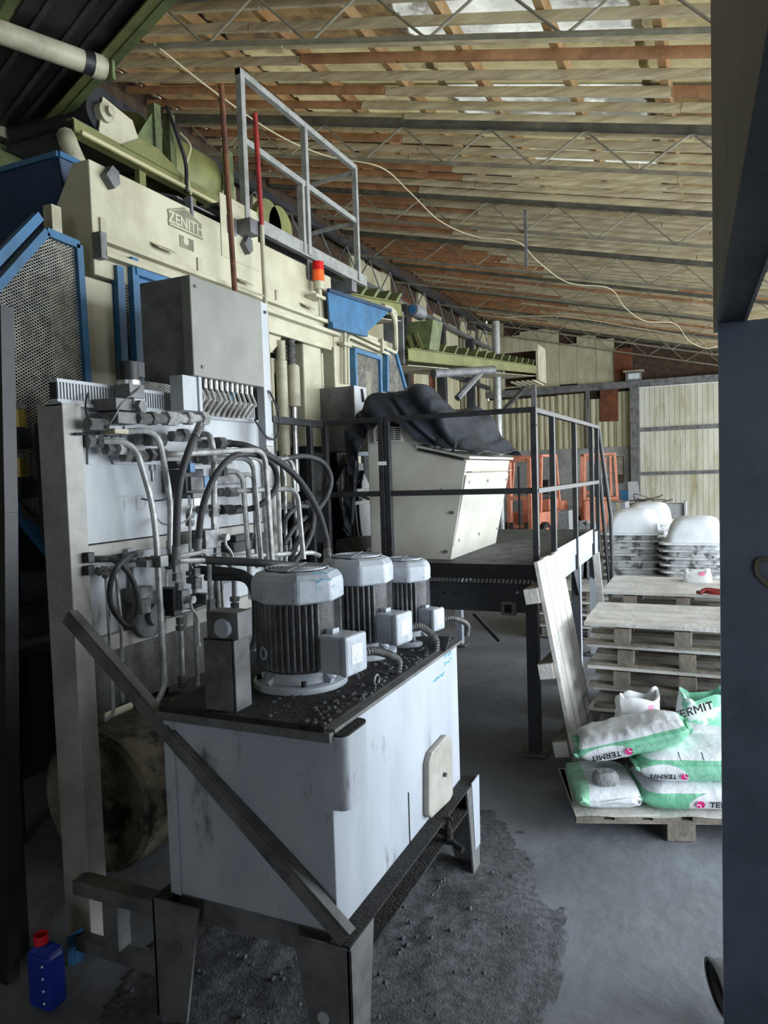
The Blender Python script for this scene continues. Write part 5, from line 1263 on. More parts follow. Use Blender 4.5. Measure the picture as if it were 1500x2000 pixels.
# guard rail: front
RT_, RM_ = 2.412, 1.855
for x in (PXR-0.0, -2.195, -2.245, -2.72):
    part('post', MB().box(x-0.02, x+0.02, PY0-0.022, PY0+0.022, 1.22, RT_+0.012), M_RAIL, pf, bevel=0.003)
part('top_rail', MB().box(PXL, PXR+0.02, PY0-0.02, PY0+0.02, RT_-0.022, RT_+0.014), M_RAIL, pf, bevel=0.003)
part('middle_rail', MB().box(PXL, PXR, PY0-0.018, PY0+0.018, RM_-0.02, RM_+0.02), M_RAIL, pf, bevel=0.003)
# right side
for k, y in enumerate((5.60, 6.58, 7.58, 7.98)):
    part('post', MB().box(PXR-0.022, PXR+0.018, y-0.022, y+0.022, 1.10, 2.405+0.03*(y-5)/3), M_RAIL, pf, bevel=0.003)
part('top_rail', MB().beam((PXR, PY0-0.02, 2.405), (PXR, 8.0, 2.425), 0.042, 0.036), M_RAIL, pf, bevel=0.003)
part('middle_rail', MB().beam((PXR, PY0-0.01, 1.852), (PXR, 8.0, 1.845), 0.040, 0.038), M_RAIL, pf, bevel=0.003)
part('bottom_rail', MB().beam((PXR, PY0-0.01, PZ+0.012), (PXR, 5.62, PZ+0.012), 0.03, 0.03), M_RAIL, pf, bevel=0.003)
# left return rail toward the valve stand
part('top_rail', MB().beam((-2.75, 4.25, 2.40), (-2.75, 5.0, 2.40), 0.05, 0.05), M_RAIL, pf, bevel=0.003)
part('middle_rail', MB().beam((-2.75, 4.25, 1.80), (-2.75, 5.0, 1.79), 0.04, 0.05), M_RAIL, pf, bevel=0.003)
part('post', MB().box(-2.77, -2.73, 4.76, 4.80, 1.22, 2.40), M_RAIL, pf, bevel=0.003)
part('post', MB().box(-2.77, -2.73, 4.25, 4.29, 0.0, 2.42), M_RAIL, pf, bevel=0.003)
# rear rail
rz = px(968, 850, Y=PY1-0.05)
for x in (rz.x, rz.x-0.75):
    part('post', MB().box(x-0.02, x+0.02, PY1-0.07, PY1-0.03, 1.33, rz.z), M_RAIL, pf, bevel=0.003)
part('top_rail', MB().box(rz.x-0.75, rz.x+0.02, PY1-0.07, PY1-0.03, rz.z-0.03, rz.z+0.01), M_RAIL, pf, bevel=0.003)
part('middle_rail', MB().box(rz.x-0.75, rz.x+0.02, PY1-0.07, PY1-0.03, 1.83, 1.87), M_RAIL, pf, bevel=0.003)
part('kick_plate', MB().box(rz.x-0.75, rz.x+0.02, PY1-0.05, PY1-0.03, 1.35, 1.50), M_GRIME, pf)
# steep ladder rails at the far corner
part('stair_rail', MB().tube([px(1169, 838, Y=8.05), px(1193, 1008, Y=8.1), px(1196, 1128, Y=8.1), px(1198, 1250, Y=8.1)], 0.02, 8), M_RAIL, pf)
part('stair_rail', MB().tube([px(1171, 925, Y=8.1), px(1189, 1128, Y=8.1), px(1200, 1250, Y=8.1)], 0.02, 8), M_RAIL, pf)
# white tag tied to the front posts
c = px(747, 905, Y=PY0-0.024)
part('tag', MB().box(c.x-0.035, c.x+0.03, PY0-0.026, PY0-0.0225, c.z-0.014, c.z+0.014), M_WHITE, pf)
part('tag_print', text_mb('I', 0.02, (c.x, PY0-0.027, c.z), (1, 0, 0), (0, 0, 1)), M_INK, pf)
for (x, z) in ((PXR, 2.30), (PXR, 1.46), (-2.195, 1.44)):
    part('rail_bolt', MB().cyl((x+0.018, PY0-0.02, z), (x+0.018, PY0-0.03, z), 0.009, 6), M_FIT, pf)

# ================================================================== control console
cy0, cy1 = 5.16, 6.42
cs = thing('control_console', 'cream steel control console leaning outward on the platform', 'console', (-2.1, 5.8, PZ))
sec = [(-2.45, PZ+0.001), (-1.79, PZ+0.001), (-1.645, 2.085), (-2.035, 2.185), (-2.10, 2.32), (-2.38, 2.42), (-2.45, 2.40)]
part('body', MB().loft([[V(x, y, z) for x, z in sec] for y in (cy0, cy1)]), M_CONSOLE, cs, bevel=0.004)
part('desk_top', MB().prism([V(-2.04, cy0-0.02, 2.195), V(-1.615, cy0-0.02, 2.092), V(-1.615, cy0-0.02, 2.112), V(-2.04, cy0-0.02, 2.215)], (0, cy1-cy0+0.04, 0)), M_CONSOLE, cs, bevel=0.003)
part('front_lip', MB().prism([V(-1.648, cy0+0.02, 1.99), V(-1.612, cy0+0.02, 1.995), V(-1.612, cy0+0.02, 2.0), V(-1.648, cy0+0.02, 2.0)], (0, cy1-cy0-0.06, 0)), M_CREAMDIRT, cs)
part('front_panel', MB().prism([V(-1.775, cy0+0.01, PZ+0.10), V(-1.660, cy0+0.01, 1.975), V(-1.652, cy0+0.01, 1.975), V(-1.767, cy0+0.01, PZ+0.10)], (0, cy1-cy0-0.03, 0)), M_CONSOLE, cs)
for (t, y) in ((0.08, 0.10), (0.08, 0.62), (0.08, 1.18), (0.9, 0.10), (0.9, 0.6), (0.9, 1.18)):
    x = -1.767+t*(0.115); z = PZ+0.10+t*0.535
    part('screw', MB().cyl((x, cy0+y, z), (x+0.012, cy0+y, z), 0.012, 8), M_ZINC, cs)
kb = MB()
for k in range(26):
    for j in range(3):
        y = cy0+0.12+k*0.022; x = -1.98+j*0.05
        kb.box(x, x+0.03, y, y+0.014, 2.19-(x+2.04)*0.243+0.018, 2.19-(x+2.04)*0.243+0.032)
part('push_buttons', kb, M_WHITEPL, cs, kind='stuff')
part('desk_shadow_strip', MB().prism([V(-2.02, cy0-0.022, 2.170), V(-1.66, cy0-0.022, 2.082), V(-1.66, cy0-0.022, 2.094), V(-2.02, cy0-0.022, 2.184)], (0, 0.02, 0)), M_BLACKM, cs)
for u in (865, 885):
    c = px(u, 878, Y=cy0+0.15); part('joystick', MB().cyl((c.x, cy0+0.15, 2.15), (c.x, cy0+0.15, 2.22), 0.012, 8), M_BLACKM, cs)
va = px(733, 866, Y=cy0); vb = px(788, 838, Y=cy0)
vg = part('vent_grille', MB().box(va.x, vb.x, cy0-0.03, cy0-0.001, va.z, vb.z+0.02), M_CONSOLE, cs, bevel=0.004)
for k in range(6):
    for j in range(4):
        w = (vb.x-va.x)/5.2; x = va.x+0.02+j*w*1.15; z = va.z+0.018+k*0.016
        part('vent_slot', MB().box(x, x+w*0.95, cy0-0.0315, cy0-0.0295, z, z+0.008), M_DARKHOLE, vg)
for (u, v) in ((885, 1001), (872, 1077)):
    c = px(u, v, Y=cy0); part('lock', MB().cyl((c.x, cy0, c.z), (c.x, cy0-0.02, c.z), 0.013, 10), M_FIT, cs)
c = px(868, 962, Y=cy0); part('scratch', MB().beam((c.x-0.03, cy0-0.001, c.z+0.03), (c.x+0.02, cy0-0.001, c.z-0.02), 0.004, 0.012), M_FRAME, cs)

# ================================================================== tarpaulin thrown over the console
from mathutils import noise as mnoise
def lerp_tab(tab, x):
    if x <= tab[0][0]: return tab[0][1]
    for (a, fa), (b, fb) in zip(tab[:-1], tab[1:]):
        if x <= b:
            t = (x-a)/(b-a); t = t*t*(3-2*t); return fa+(fb-fa)*t
    return tab[-1][1]
top_t = [(-2.62, 2.36), (-2.52, 2.50), (-2.38, 2.645), (-2.20, 2.665), (-1.98, 2.66), (-1.90, 2.56), (-1.84, 2.47), (-1.70, 2.24), (-1.58, 2.165), (-1.54, 2.15)]
hem_t = [(-2.62, 1.62), (-2.57, 1.55), (-2.50, 2.15), (-2.40, 2.34), (-2.28, 2.39), (-2.18, 2.42), (-2.10, 2.30), (-2.0, 2.225), (-1.92, 2.20), (-1.84, 2.205), (-1.75, 2.17), (-1.54, 2.145)]
top2_t = [(-2.62, 2.40), (-2.38, 2.56), (-2.1, 2.60), (-1.86, 2.58), (-1.76, 2.50), (-1.64, 2.28), (-1.54, 2.17)]
tp = MB(); NX, NT = 90, 70
for i in range(NX+1):
    X = -2.62+1.08*i/NX
    tz = lerp_tab(top_t, X); hz = min(lerp_tab(hem_t, X), tz-0.012); t2 = lerp_tab(top2_t, X)
    for j in range(NT+1):
        t = j/NT
        if t < 0.28:
            s = t/0.28; z = hz+(tz-0.03-hz)*s; y = cy0-0.075+0.05*s*s
        elif t < 0.42:
            s = (t-0.28)/0.14; z = tz-0.03+0.03*math.sin(s*math.pi/2); y = cy0-0.025+0.14*s
        elif t < 0.86:
            s = (t-0.42)/0.44; z = tz+(t2-tz)*s-0.10*math.sin(s*math.pi)**2*(1 if X < -1.8 else 0.3); y = cy0+0.115+0.95*s
        else:
            s = (t-0.86)/0.14; z = t2-(t2-2.12)*0.9*s*s; y = cy0+1.065+0.20*math.sin(s*math.pi/2)
        p = V(X, y, z)
        f1 = mnoise.noise(V((X*3.2+z*2.4), y*1.2, z*1.6+3.1))
        f2 = abs(mnoise.noise(V((X*6.0+z*5.0)*0.9, y*2.2, 7.7)))
        amp = 0.055 if t < 0.9 else 0.02
        if X > -1.70: amp *= 0.35
        fr = abs(math.sin(7.5*(X+0.85*z)+2.2*f1))**0.7
        y += -amp*(1.1*(f2*1.6-0.35)+1.1*(fr-0.5)) if t < 0.45 else 0
        z += 0.035*(fr-0.6)*(1 if 0.25 < t < 0.9 else 0.2)*(1 if X < -1.72 else 0.3)
        z += amp*0.8*f1+0.03*(f2-0.3)*(1 if t > 0.2 else t*5)
        xo = 0.05*f1*(1 if t > 0.05 else 0.4)
        if X < -1.68 and t < 0.3: y = min(y, cy0-0.035)
        floor_z = 2.225-(X+2.04)*0.243 if X > -2.03 else (2.34 if X > -2.12 else 2.45)
        if y > cy0-0.02 and -2.46 < X: z = max(z, floor_z+0.012)
        tp.v.append(V(X+xo, y, z))
for i in range(NX):
    for j in range(NT):
        a = i*(NT+1)+j; tp.f.append((a, a+1, a+NT+2, a+NT+1))
tarp = single('tarpaulin', tp, M_TARP, 'crumpled dark tarpaulin thrown over the control console', 'tarpaulin', smooth=True)
sm = tarp.modifiers.new('thick', 'SOLIDIFY'); sm.thickness = 0.006
hem = MB().tube([tp.v[i*(NT+1)]+V(0, -0.002, 0) for i in range(0, NX+1, 3)], 0.006, 6)
part('hem', hem, M_RUBBER, tarp, smooth=True)

# ================================================================== roller conveyors beyond the press
def roller_conv(label, y0, z0, y1, z1, x0, x1, n, grp):
    t = thing('roller_conveyor', label, 'conveyor', ((x0+x1)/2, (y0+y1)/2, z0-0.3), grp)
    part('side_channel', MB().channel((x1, y0, z0), (x1, y1, z1), 0.05, 0.16, 0.01, flip=1), M_GREEN, t)
    part('side_channel', MB().channel((x0, y0, z0), (x0, y1, z1), 0.05, 0.16, 0.01, flip=-1), M_GREENDK, t)
    part('under_tray', MB().prism([V(x0, y0, z0-0.13), V(x1, y0, z0-0.13), V(x1, y1, z1-0.13), V(x0, y1, z1-0.13)], (0, 0, 0.01)), M_CREAMDIRT, t)
    for k in range(n):
        s = (k+0.5)/n; y = y0+(y1-y0)*s; z = z0+(z1-z0)*s
        part('flight', MB().prism([V(x0+0.03, y, z+0.08), V(x1-0.01, y, z+0.08), V(x1-0.01, y+0.20, z+0.24), V(x0+0.03, y+0.20, z+0.24)], (0, 0.035, -0.02)), M_GREENDK, t)
    return t
rc1 = roller_conv('long yellow-green slatted conveyor climbing toward the far gable', 8.15, 3.42, 15.2, 4.06, -4.0, -3.3, 14, 'slatted conveyors')
roller_conv('short yellow-green slatted conveyor behind the blue chute', 6.2, 3.70, 8.1, 3.94, -4.0, -3.35, 6, 'slatted conveyors')
# carrying frame of the long conveyor
a = px(846, 735, X=-3.5); b = px(962, 722, X=-3.5)
part('cross_tube', MB().cyl(px(846, 730, Y=9.4), px(964, 722, Y=10.6), 0.06, 10), M_FRAME, rc1, smooth=True)
part('stay', MB().cyl(px(893, 778, Y=9.9), px(938, 728, Y=10.3), 0.05, 8), M_FRAME, rc1)
part('post', MB().box(-3.95, -3.85, 9.2, 9.32, 0, 3.4), M_DARKST, rc1)
part('post', MB().box(-4.0, -3.9, 14.6, 14.72, 0, 3.9), M_DARKST, rc1)
# drive station with its upright plate, funnel and motor
pa = px(787, 612, Y=8.2); pb = px(795, 712, Y=8.2)
ds = thing('drive_station', 'green conveyor funnel and motor behind a tall dark plate', 'drive unit', (pa.x-0.2, 8.4, 3.3))
part('plate', MB().box(pa.x-0.22, pb.x, 8.1, 8.14, pb.z, pa.z), M_FRAME, ds)
f0 = px(795, 630, Y=8.5); f1 = px(846, 624, Y=8.5); f2 = px(838, 682, Y=8.5); f3 = px(797, 676, Y=8.5)
part('funnel', MB().prism([f0, f1, f2, f3], (-0.05, 0.5, 0.05)), M_GREENDK, ds)
for (u0, v0, u1, v1) in ((798, 655, 806, 678), (812, 652, 824, 680)):
    part('gusset', MB().beam(px(u0, v0, Y=8.46), px(u1, v1, Y=8.46), 0.03, 0.05), M_GREEN, ds)
mc = px(813, 608, Y=8.5)
part('motor', MB().lathe(mc-V(0, 0.12, 0), [(0.07, 0), (0.085, 0.02), (0.085, 0.28), (0.05, 0.30)], axis=(0, 1, 0), seg=18), M_FRAME, ds, smooth=True)
part('motor_cap', MB().cyl(mc-V(0, 0.13, 0), mc-V(0, 0.121, 0), 0.05, 16), M_BLUE, ds)
part('stand_post', MB().box(pa.x-0.22, pa.x-0.12, 8.15, 8.25, 0, 3.3), M_DARKST, ds)
# box hood at the far end of the conveyor
h0 = px(1012, 690, Y=15.4); h1 = px(1052, 742, Y=15.4)
hd = thing('end_hood', 'slatted timber hood at the far end of the long conveyor', 'hood', (-3.3, 15.6, 3.6))
part('back', MB().box(h0.x-0.5, h1.x, 16.2, 16.26, h1.z, h0.z+0.15), M_BROWN, hd)
part('side', MB().box(h1.x-0.05, h1.x, 15.4, 16.2, h1.z, h0.z+0.15), M_CREAMDIRT, hd)
for k in range(5):
    part('slat', MB().box(h1.x-0.55+k*0.11, h1.x-0.49+k*0.11, 15.2, 16.2, h1.z-0.04, h1.z-0.01), M_CREAM, hd)
part('prop', MB().beam(px(1036, 745, Y=16), px(985, 800, Y=16.5), 0.08, 0.08), M_FRAME, hd)
part('prop', MB().box(h1.x-0.3, h1.x-0.2, 16.0, 16.1, 0, h1.z), M_FRAME, hd)
pc = px(968, 628, Y=14)
single('flue_pipe', MB().cyl((pc.x, 14, 0), (pc.x, 14, pc.z), 0.075, 18), M_GALV, 'tall silver upright pipe beyond the platform', 'pipe', smooth=True)
# floodlight over the door
fl_ = px(1238, 735, Y=27.3)
fd = thing('floodlight', 'old floodlight fixed above the corner of the big plank door', 'floodlight', (fl_.x, 27.3, fl_.z-0.2))
part('housing', MB().box(fl_.x-0.28, fl_.x+0.25, 27.2, 27.44, fl_.z-0.16, fl_.z+0.14), M_FRAME, fd, bevel=0.02)
part('lens', MB().box(fl_.x-0.18, fl_.x+0.20, 27.18, 27.2, fl_.z-0.10, fl_.z+0.09), M_GLASSY, fd)
part('hood', MB().box(fl_.x-0.34, fl_.x+0.34, 27.05, 27.44, fl_.z+0.15, fl_.z+0.19), M_CREAMDIRT, fd)

# ================================================================== forklifts at the back
def forklift(loc, rz, label):
    x0, y0, _ = loc
    t = thing('forklift', label, 'forklift', loc, 'forklifts by the far wall')
    O = V(loc)
    def bx(name, a, b, m, bevel=0.02): return part(name, MB().box(x0+a[0], x0+b[0], y0+a[1], y0+b[1], a[2], b[2]), m, t, bevel=bevel)
    bx('chassis', (-0.48, -0.7, 0.28), (0.48, 0.75, 0.85), M_ORANGE)
    bx('counterweight', (-0.52, -1.15, 0.25), (0.52, -0.68, 1.10), M_ORANGE, 0.06)
    bx('bonnet', (-0.42, -0.70, 0.85), (0.42, -0.05, 1.18), M_ORANGE, 0.04)
    bx('seat', (-0.24, -0.45, 1.18), (0.24, 0.0, 1.32), M_BLACKM, 0.03)
    bx('seat_back', (-0.24, -0.52, 1.25), (0.24, -0.42, 1.70), M_BLACKM, 0.03)
    for sx in (-1, 1):
        part('guard_post', MB().beam((x0+sx*0.44, y0+0.62, 0.85), (x0+sx*0.40, y0+0.40, 2.36), 0.07, 0.07), M_ORANGE, t)
        part('guard_post', MB().beam((x0+sx*0.44, y0-0.66, 1.08), (x0+sx*0.40, y0-0.55, 2.36), 0.07, 0.07), M_ORANGE, t)
        for sy, r in ((0.55, 0.30), (-0.75, 0.25)):
            w = part('wheel', MB().lathe((x0+sx*0.50-0.10, y0+sy, r), [(r*0.55, 0), (r*0.95, 0.0), (r, 0.03), (r, 0.17), (r*0.95, 0.2), (r*0.55, 0.2)], axis=(1, 0, 0), seg=24), M_BLACKM, t, smooth=True)
            part('hub', MB().cyl((x0+sx*0.50-0.105, y0+sy, r), (x0+sx*0.50+0.105, y0+sy, r), r*0.5, 16), M_ORANGE, w)
        part('mast_rail', MB().box(x0+sx*0.30-0.05, x0+sx*0.30+0.05, y0+0.86, y0+0.98, 0.12, 2.30), M_ORANGE, t)
        part('fork', MB().box(x0+sx*0.22-0.05, x0+sx*0.22+0.05, y0+1.02, y0+2.0, 0.10, 0.14).box(x0+sx*0.22-0.05, x0+sx*0.22+0.05, y0+1.0, y0+1.04, 0.10, 0.6), M_DARKST, t)
    part('roof_guard', MB().box(x0-0.44, x0+0.44, y0-0.58, y0-0.52, 2.33, 2.39).box(x0-0.44, x0+0.44, y0+0.36, y0+0.43, 2.33, 2.39).box(x0-0.44, x0-0.38, y0-0.55, y0+0.4, 2.33, 2.39).box(x0+0.38, x0+0.44, y0-0.55, y0+0.4, 2.33, 2.39), M_ORANGE, t)
    for z in (0.5, 1.25, 2.26):
        part('mast_cross_bar', MB().box(x0-0.30, x0+0.30, y0+0.88, y0+0.96, z-0.05, z+0.05), M_ORANGE, t)
    part('lift_cylinder', MB().cyl((x0, y0+0.92, 0.2), (x0, y0+0.92, 2.1), 0.05, 12), M_DARKST, t, smooth=True)
    part('steering_wheel', MB().lathe((x0, y0+0.25, 1.35), [(0.15, 0), (0.18, 0), (0.18, 0.03), (0.15, 0.03)], axis=(0, -0.4, 1), seg=18), M_BLACKM, t)
    t.rotation_euler = (0, 0, rz)
    return t
forklift((-4.45, 20.0, 0), math.radians(168), 'faded orange forklift seen through the platform railing, mast toward the camera')
forklift((-2.95, 21.5, 0), math.radians(14), 'orange forklift with a tall roof guard beside the far doorway')

# ================================================================== odds and ends along the far wall
a = px(1215, 958, Y=25.5); b = px(1230, 986, Y=25.5)
single('blue_board', MB().box(a.x-0.2, b.x+0.1, 26.9, 26.96, 0.0, 1.15), M_BLUE, 'blue board leaning at the foot of the far wall', 'board')
for k in range(4):
    c = px(1197+k*9, 985, Y=16.5)
    single('kerb_slab', MB().prism([V(c.x-0.05, 16.5, 0), V(c.x+0.06, 16.5, 0), V(c.x-0.04, 16.5, 1.22), V(c.x-0.13, 16.5, 1.22)], (0, 0.9, 0)), M_STONE if k % 2 else M_CREAMDIRT, ['brown slab leaning at the left of the slab row behind the tubs', 'grey slab second from the left of the leaning row behind the tubs', 'brown slab second from the right of the leaning row behind the tubs', 'grey slab at the right of the leaning row behind the tubs'][k], 'slab', 'leaning slabs')
for k in range(3):
    c = px(1120+k*14, 1030, Y=13.5)
    single('concrete_wedge', MB().prism([V(c.x-0.10, 13.5, 0), V(c.x+0.10, 13.5, 0), V(c.x+0.09, 13.5, 0.95), V(c.x-0.02, 13.5, 1.02)], (0, 0.6, 0)), M_STONE, ['grey concrete wedge, left of three behind the platform rail', 'grey concrete wedge, middle of three behind the platform rail', 'grey concrete wedge, right of three behind the platform rail'][k], 'concrete block', 'wedges behind the railing')
c = px(1100, 1040, Y=13.0)
single('concrete_slab', MB().prism([V(c.x-0.14, 13.0, 0), V(c.x+0.12, 13.0, 0), V(c.x+0.10, 13.0, 1.25), V(c.x-0.08, 13.0, 1.25)], (0, 0.4, 0)), M_STONE, 'grey concrete slab standing left of the wedges', 'slab')
c = px(1306, 1000, Y=20)
single('grey_bin', MB().box(c.x-0.35, c.x+0.35, 20, 20.6, 0, 1.0).box(c.x+0.36, c.x+0.42, 19.9, 20.6, 0, 1.06), M_PANEL, 'pale grey bin between the tub stacks, in front of the door', 'bin', bevel=0.01)
rnd = random.Random(9); sc_ = MB(); c = px(1266, 985, Y=23.6)
for k in range(14):
    a = rnd.uniform(0, 6.28); r = rnd.uniform(0.15, 0.45)
    pts = [V(c.x+0.5*rnd.uniform(-1, 1)+r*math.cos(a+s)*1.2, 23.6+rnd.uniform(-0.3, 0.3), 0.55+0.35*rnd.random()+r*math.sin(a+s)*0.7) for s in (0, 0.6, 1.2, 1.8, 2.4)]
    sc_.tube(smoothpath(pts, 4), 0.018, 5)
sc_.box(c.x-0.6, c.x+0.6, 23.4, 23.9, 0, 0.45)
single('scrap_heap', sc_, M_FIT, 'tangle of bent scrap rods on a block near the big door', 'scrap', kind='stuff')
c = px(1242, 960, Y=25)
single('pale_panel', MB().prism([V(c.x-0.2, 25, 0), V(c.x+0.25, 25, 0), V(c.x+0.05, 25, 1.5), V(c.x-0.25, 25, 1.5)], (0, 0.08, 0)), M_PANEL, 'narrow pale panel leaning by the door post', 'panel')
single('block_pile', MB().box(-4.75, -4.05, 12.0, 12.8, 0, 0.55).box(-4.7, -4.1, 12.05, 12.75, 0.57, 1.0).box(-4.6, -4.15, 12.1, 12.7, 1.02, 1.32), M_STONE, 'pile of grey concrete blocks behind the console', 'blocks')

# ================================================================== stacks of upturned mixing tubs
def rrect(hx, hy, r, n=6):
    out = []
    for cx, cy, a0 in ((hx-r, hy-r, 0), (-hx+r, hy-r, math.pi/2), (-hx+r, -hy+r, math.pi), (hx-r, -hy+r, 1.5*math.pi)):
        for k in range(n+1):
            a = a0+k*math.pi/2/n; out.append((cx+r*math.cos(a), cy+r*math.sin(a)))
    return out
def tub_mesh(m):
    mb = MB(); rings = []
    for hx, hy, r, z in ((0.365, 0.48, 0.07, -0.002), (0.365, 0.48, 0.07, 0.018), (0.302, 0.42, 0.09, 0.020), (0.290, 0.40, 0.10, 0.12), (0.270, 0.375, 0.12, 0.20), (0.235, 0.335, 0.14, 0.262), (0.17, 0.26, 0.14, 0.292), (0.06, 0.12, 0.055, 0.30)):
        rings.append([V(x, y, z) for x, y in rrect(hx, hy, r)])
    mb.loft(rings)
    me = mb.mesh('tub')
    for p in me.polygons: p.use_smooth = True
    me.set_sharp_from_angle(angle=math.radians(35))
    me.materials.append(m); return me
tub_a, tub_b = tub_mesh(M_TUB), tub_mesh(M_TUBTOP)
ORDT = ['second', 'third', 'fourth', 'fifth', 'sixth', 'seventh', 'eighth', 'ninth', 'tenth', 'eleventh', 'twelfth', 'thirteenth', 'fourteenth', 'fifteenth', 'sixteenth']
def tubs(cx, cy, rz, n, dz, lab_top, lab, grp):
    for k in range(n):
        top = k == n-1
        o = bpy.data.objects.new('mixing_tub', tub_b if top else tub_a); COL.objects.link(o)
        o.location = (cx+random.uniform(-0.008, 0.008), cy+random.uniform(-0.01, 0.01), 0.005+k*dz); o.rotation_euler = (0, 0, rz+random.uniform(-0.02, 0.02))
        tag(o, lab_top if top else lab % ORDT[n-2-k], 'tub', None if top else grp)
        if top: o['group'] = 'upturned tubs'
c = px(1231, 1060, Y=9.3)
tubs(c.x, 9.3+0.4, 0.03, 15, 0.083, 'white topmost upturned tub of the left stack beside the platform stair', 'cement-caked upturned tub in the left stack, %s from its top', 'tubs of the left stack')
c = px(1358, 1060, Y=9.0)
tubs(c.x, 9.0+0.4, -0.03, 14, 0.083, 'white topmost upturned tub of the right stack against the column', 'cement-caked upturned tub in the right stack, %s from its top', 'tubs of the right stack')
c = px(1264, 1060, Y=11.0)
tubs(c.x, 11.3, 0.0, 15, 0.083, 'white topmost upturned tub of the stack half hidden between the others', 'cement-caked upturned tub in the half-hidden middle stack, %s from its top', 'tubs of the middle stack')

# ================================================================== pallets
def pallet(cx, cy, z, rz, label, group, lx=1.2, ly=0.8, h=0.143, m=None, mb_=None):
    m = m or M_PAL; mb_ = mb_ or M_PALD
    t = thing('wooden_pallet', label, 'pallet', (cx, cy, z), group)
    n = 5; bt = 0.022; bw = ly/n-0.010
    for k in range(n):
        yy = cy-ly/2+ly*(k+0.5)/n
        piece('deck_board', UNIT, m, t, (cx+random.uniform(-0.006, 0.006), yy, z+h-bt/2), None, (lx, bw, bt))
    for i in (-1, 0, 1):
        for j in (-1, 0, 1):
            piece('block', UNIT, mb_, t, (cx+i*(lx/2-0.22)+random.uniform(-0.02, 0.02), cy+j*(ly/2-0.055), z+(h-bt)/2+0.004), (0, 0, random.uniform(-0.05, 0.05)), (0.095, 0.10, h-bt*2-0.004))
    for j in (-1, 0, 1):
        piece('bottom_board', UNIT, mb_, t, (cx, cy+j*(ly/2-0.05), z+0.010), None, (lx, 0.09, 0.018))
    t.rotation_euler = (0, 0, rz)
    return t
NUM = ['lowest', 'second', 'third', 'fourth', 'fifth', 'sixth', 'top']
sx0 = px(1138, 1218, Y=4.75)
for k in range(7):
    dx_ = [0.05, 0.06, 0.03, 0.05, 0.02, 0.03, 0.0][k]; dy_ = [0.10, 0.08, 0.05, 0.06, 0.03, 0.02, 0.0][k]
    lab = 'worn wooden pallet with a pale deck, top of the front stack' if k == 6 else f'worn wooden pallet in the front stack, {NUM[k]} from the floor'
    pallet(sx0.x+0.6+dx_, 4.75+0.39+dy_, k*0.1435, [0, 0.01, -0.01, 0.01, 0, -0.012, 0.012][k]-0.01, lab, 'front stack of pallets', lx=1.2, ly=0.76, h=0.143)
for k in range(7):
    lab = 'weathered pallet with a pale deck, top of the stack behind the front one' if k == 6 else f'weathered pallet in the rear stack, {NUM[k]} from the floor'
    pallet(-0.17+0.02*math.sin(k*2), 6.20+0.015*math.cos(k*3), k*0.149, 0.006*math.sin(k), lab, 'rear stack of pallets', lx=1.2, ly=0.86, h=0.148)
for k in range(4):
    pallet(-1.55, 9.0, k*0.146, 0.02*math.sin(k*1.7), f'pale pallet in the low stack seen between the platform legs, {NUM[k]} from the floor', 'low stack of pallets', lx=1.0, ly=0.8, h=0.145)
# leaning pallet against the platform corner
lp_ = thing('leaning_pallet', 'pale plank pallet leaning on the platform corner', 'pallet', (-0.80, 4.9, 0))
B0 = V(-0.775, 4.56, 0.0); tdir = V(-0.245, 0.03, 1.40); Ll = tdir.length; tn = tdir.normalized(); wd = V(0.04, 1, 0).normalized(); nn_ = wd.cross(tn).normalized()
if nn_.x < 0: nn_ = -nn_
lean_rot = Matrix((nn_, wd, tn)).transposed().to_euler()
ws = [0.165, 0.15, 0.16, 0.17]; wy = 0
for k, w in enumerate(ws):
    c = B0+wd*(wy+w/2)+tn*(Ll/2+random.uniform(-0.01, 0.012))
    piece('plank', UNIT, M_PAL, lp_, c, lean_rot, (0.024, w-0.013, Ll+0.02*(k % 2)))
    wy += w
for s in (0.17, 0.52, 0.86):
    c = B0+tn*(Ll*s)-nn_*0.062+wd*(wy/2-0.02)
    piece('cross_bearer', UNIT, M_PALD, lp_, c, lean_rot, (0.095, wy+0.0, 0.10))
    piece('bearer_end', UNIT, M_PAL, lp_, B0+tn*(Ll*s)-nn_*0.062-wd*0.022, lean_rot, (0.09, 0.012, 0.095))
# board leaning further back by the second leg
bl = px(1165, 1085, Y=7.0)
single('loose_board', MB().prism([px(1158, 1085, Y=7.2), px(1170, 1078, Y=7.2), V(px(1182, 1140, Y=7.2).x+0.03, 7.2, 0.0), V(px(1172, 1160, Y=7.2).x, 7.2, 0.0)], (0, 0.02, 0)), M_PAL, 'pale loose board leaning behind the plank pallet at the platform edge', 'board')

# ================================================================== pallet of sand bags
BAG_YAW = math.radians(19.0)
by, bx0 = 3.87, -0.673; bx1 = bx0+1.12
bpiv = V(bx0, by, 0)
def pl(u, v, dep):
    # where a sight line meets the upright plane 'dep' behind the pallet's front edge, in the pallet's own unturned frame
    d = (u-750)*RT - (v-1000)*UP + F_PX*fwd
    n = V(-math.sin(BAG_YAW), math.cos(BAG_YAW), 0)
    t = (dep-(CAMP-bpiv).dot(n))/d.dot(n); q = CAMP+d*t-bpiv
    return V(bx0+q.dot(V(math.cos(BAG_YAW), math.sin(BAG_YAW), 0)), by+dep, q.z)
before_bags = set(o.name for o in COL.objects)
bpal = thing('bag_pallet', 'low wooden pallet topped with cardboard, carrying printed sacks', 'pallet', ((bx0+bx1)/2, by+0.36, 0))
for k in range(6):
    x = bx0+0.075+k*0.20
    piece('deck_board', UNIT, M_PALD, bpal, (x, by+0.30, 0.127), (0, 0, random.uniform(-0.01, 0.01)), (0.145, 0.60, 0.022))
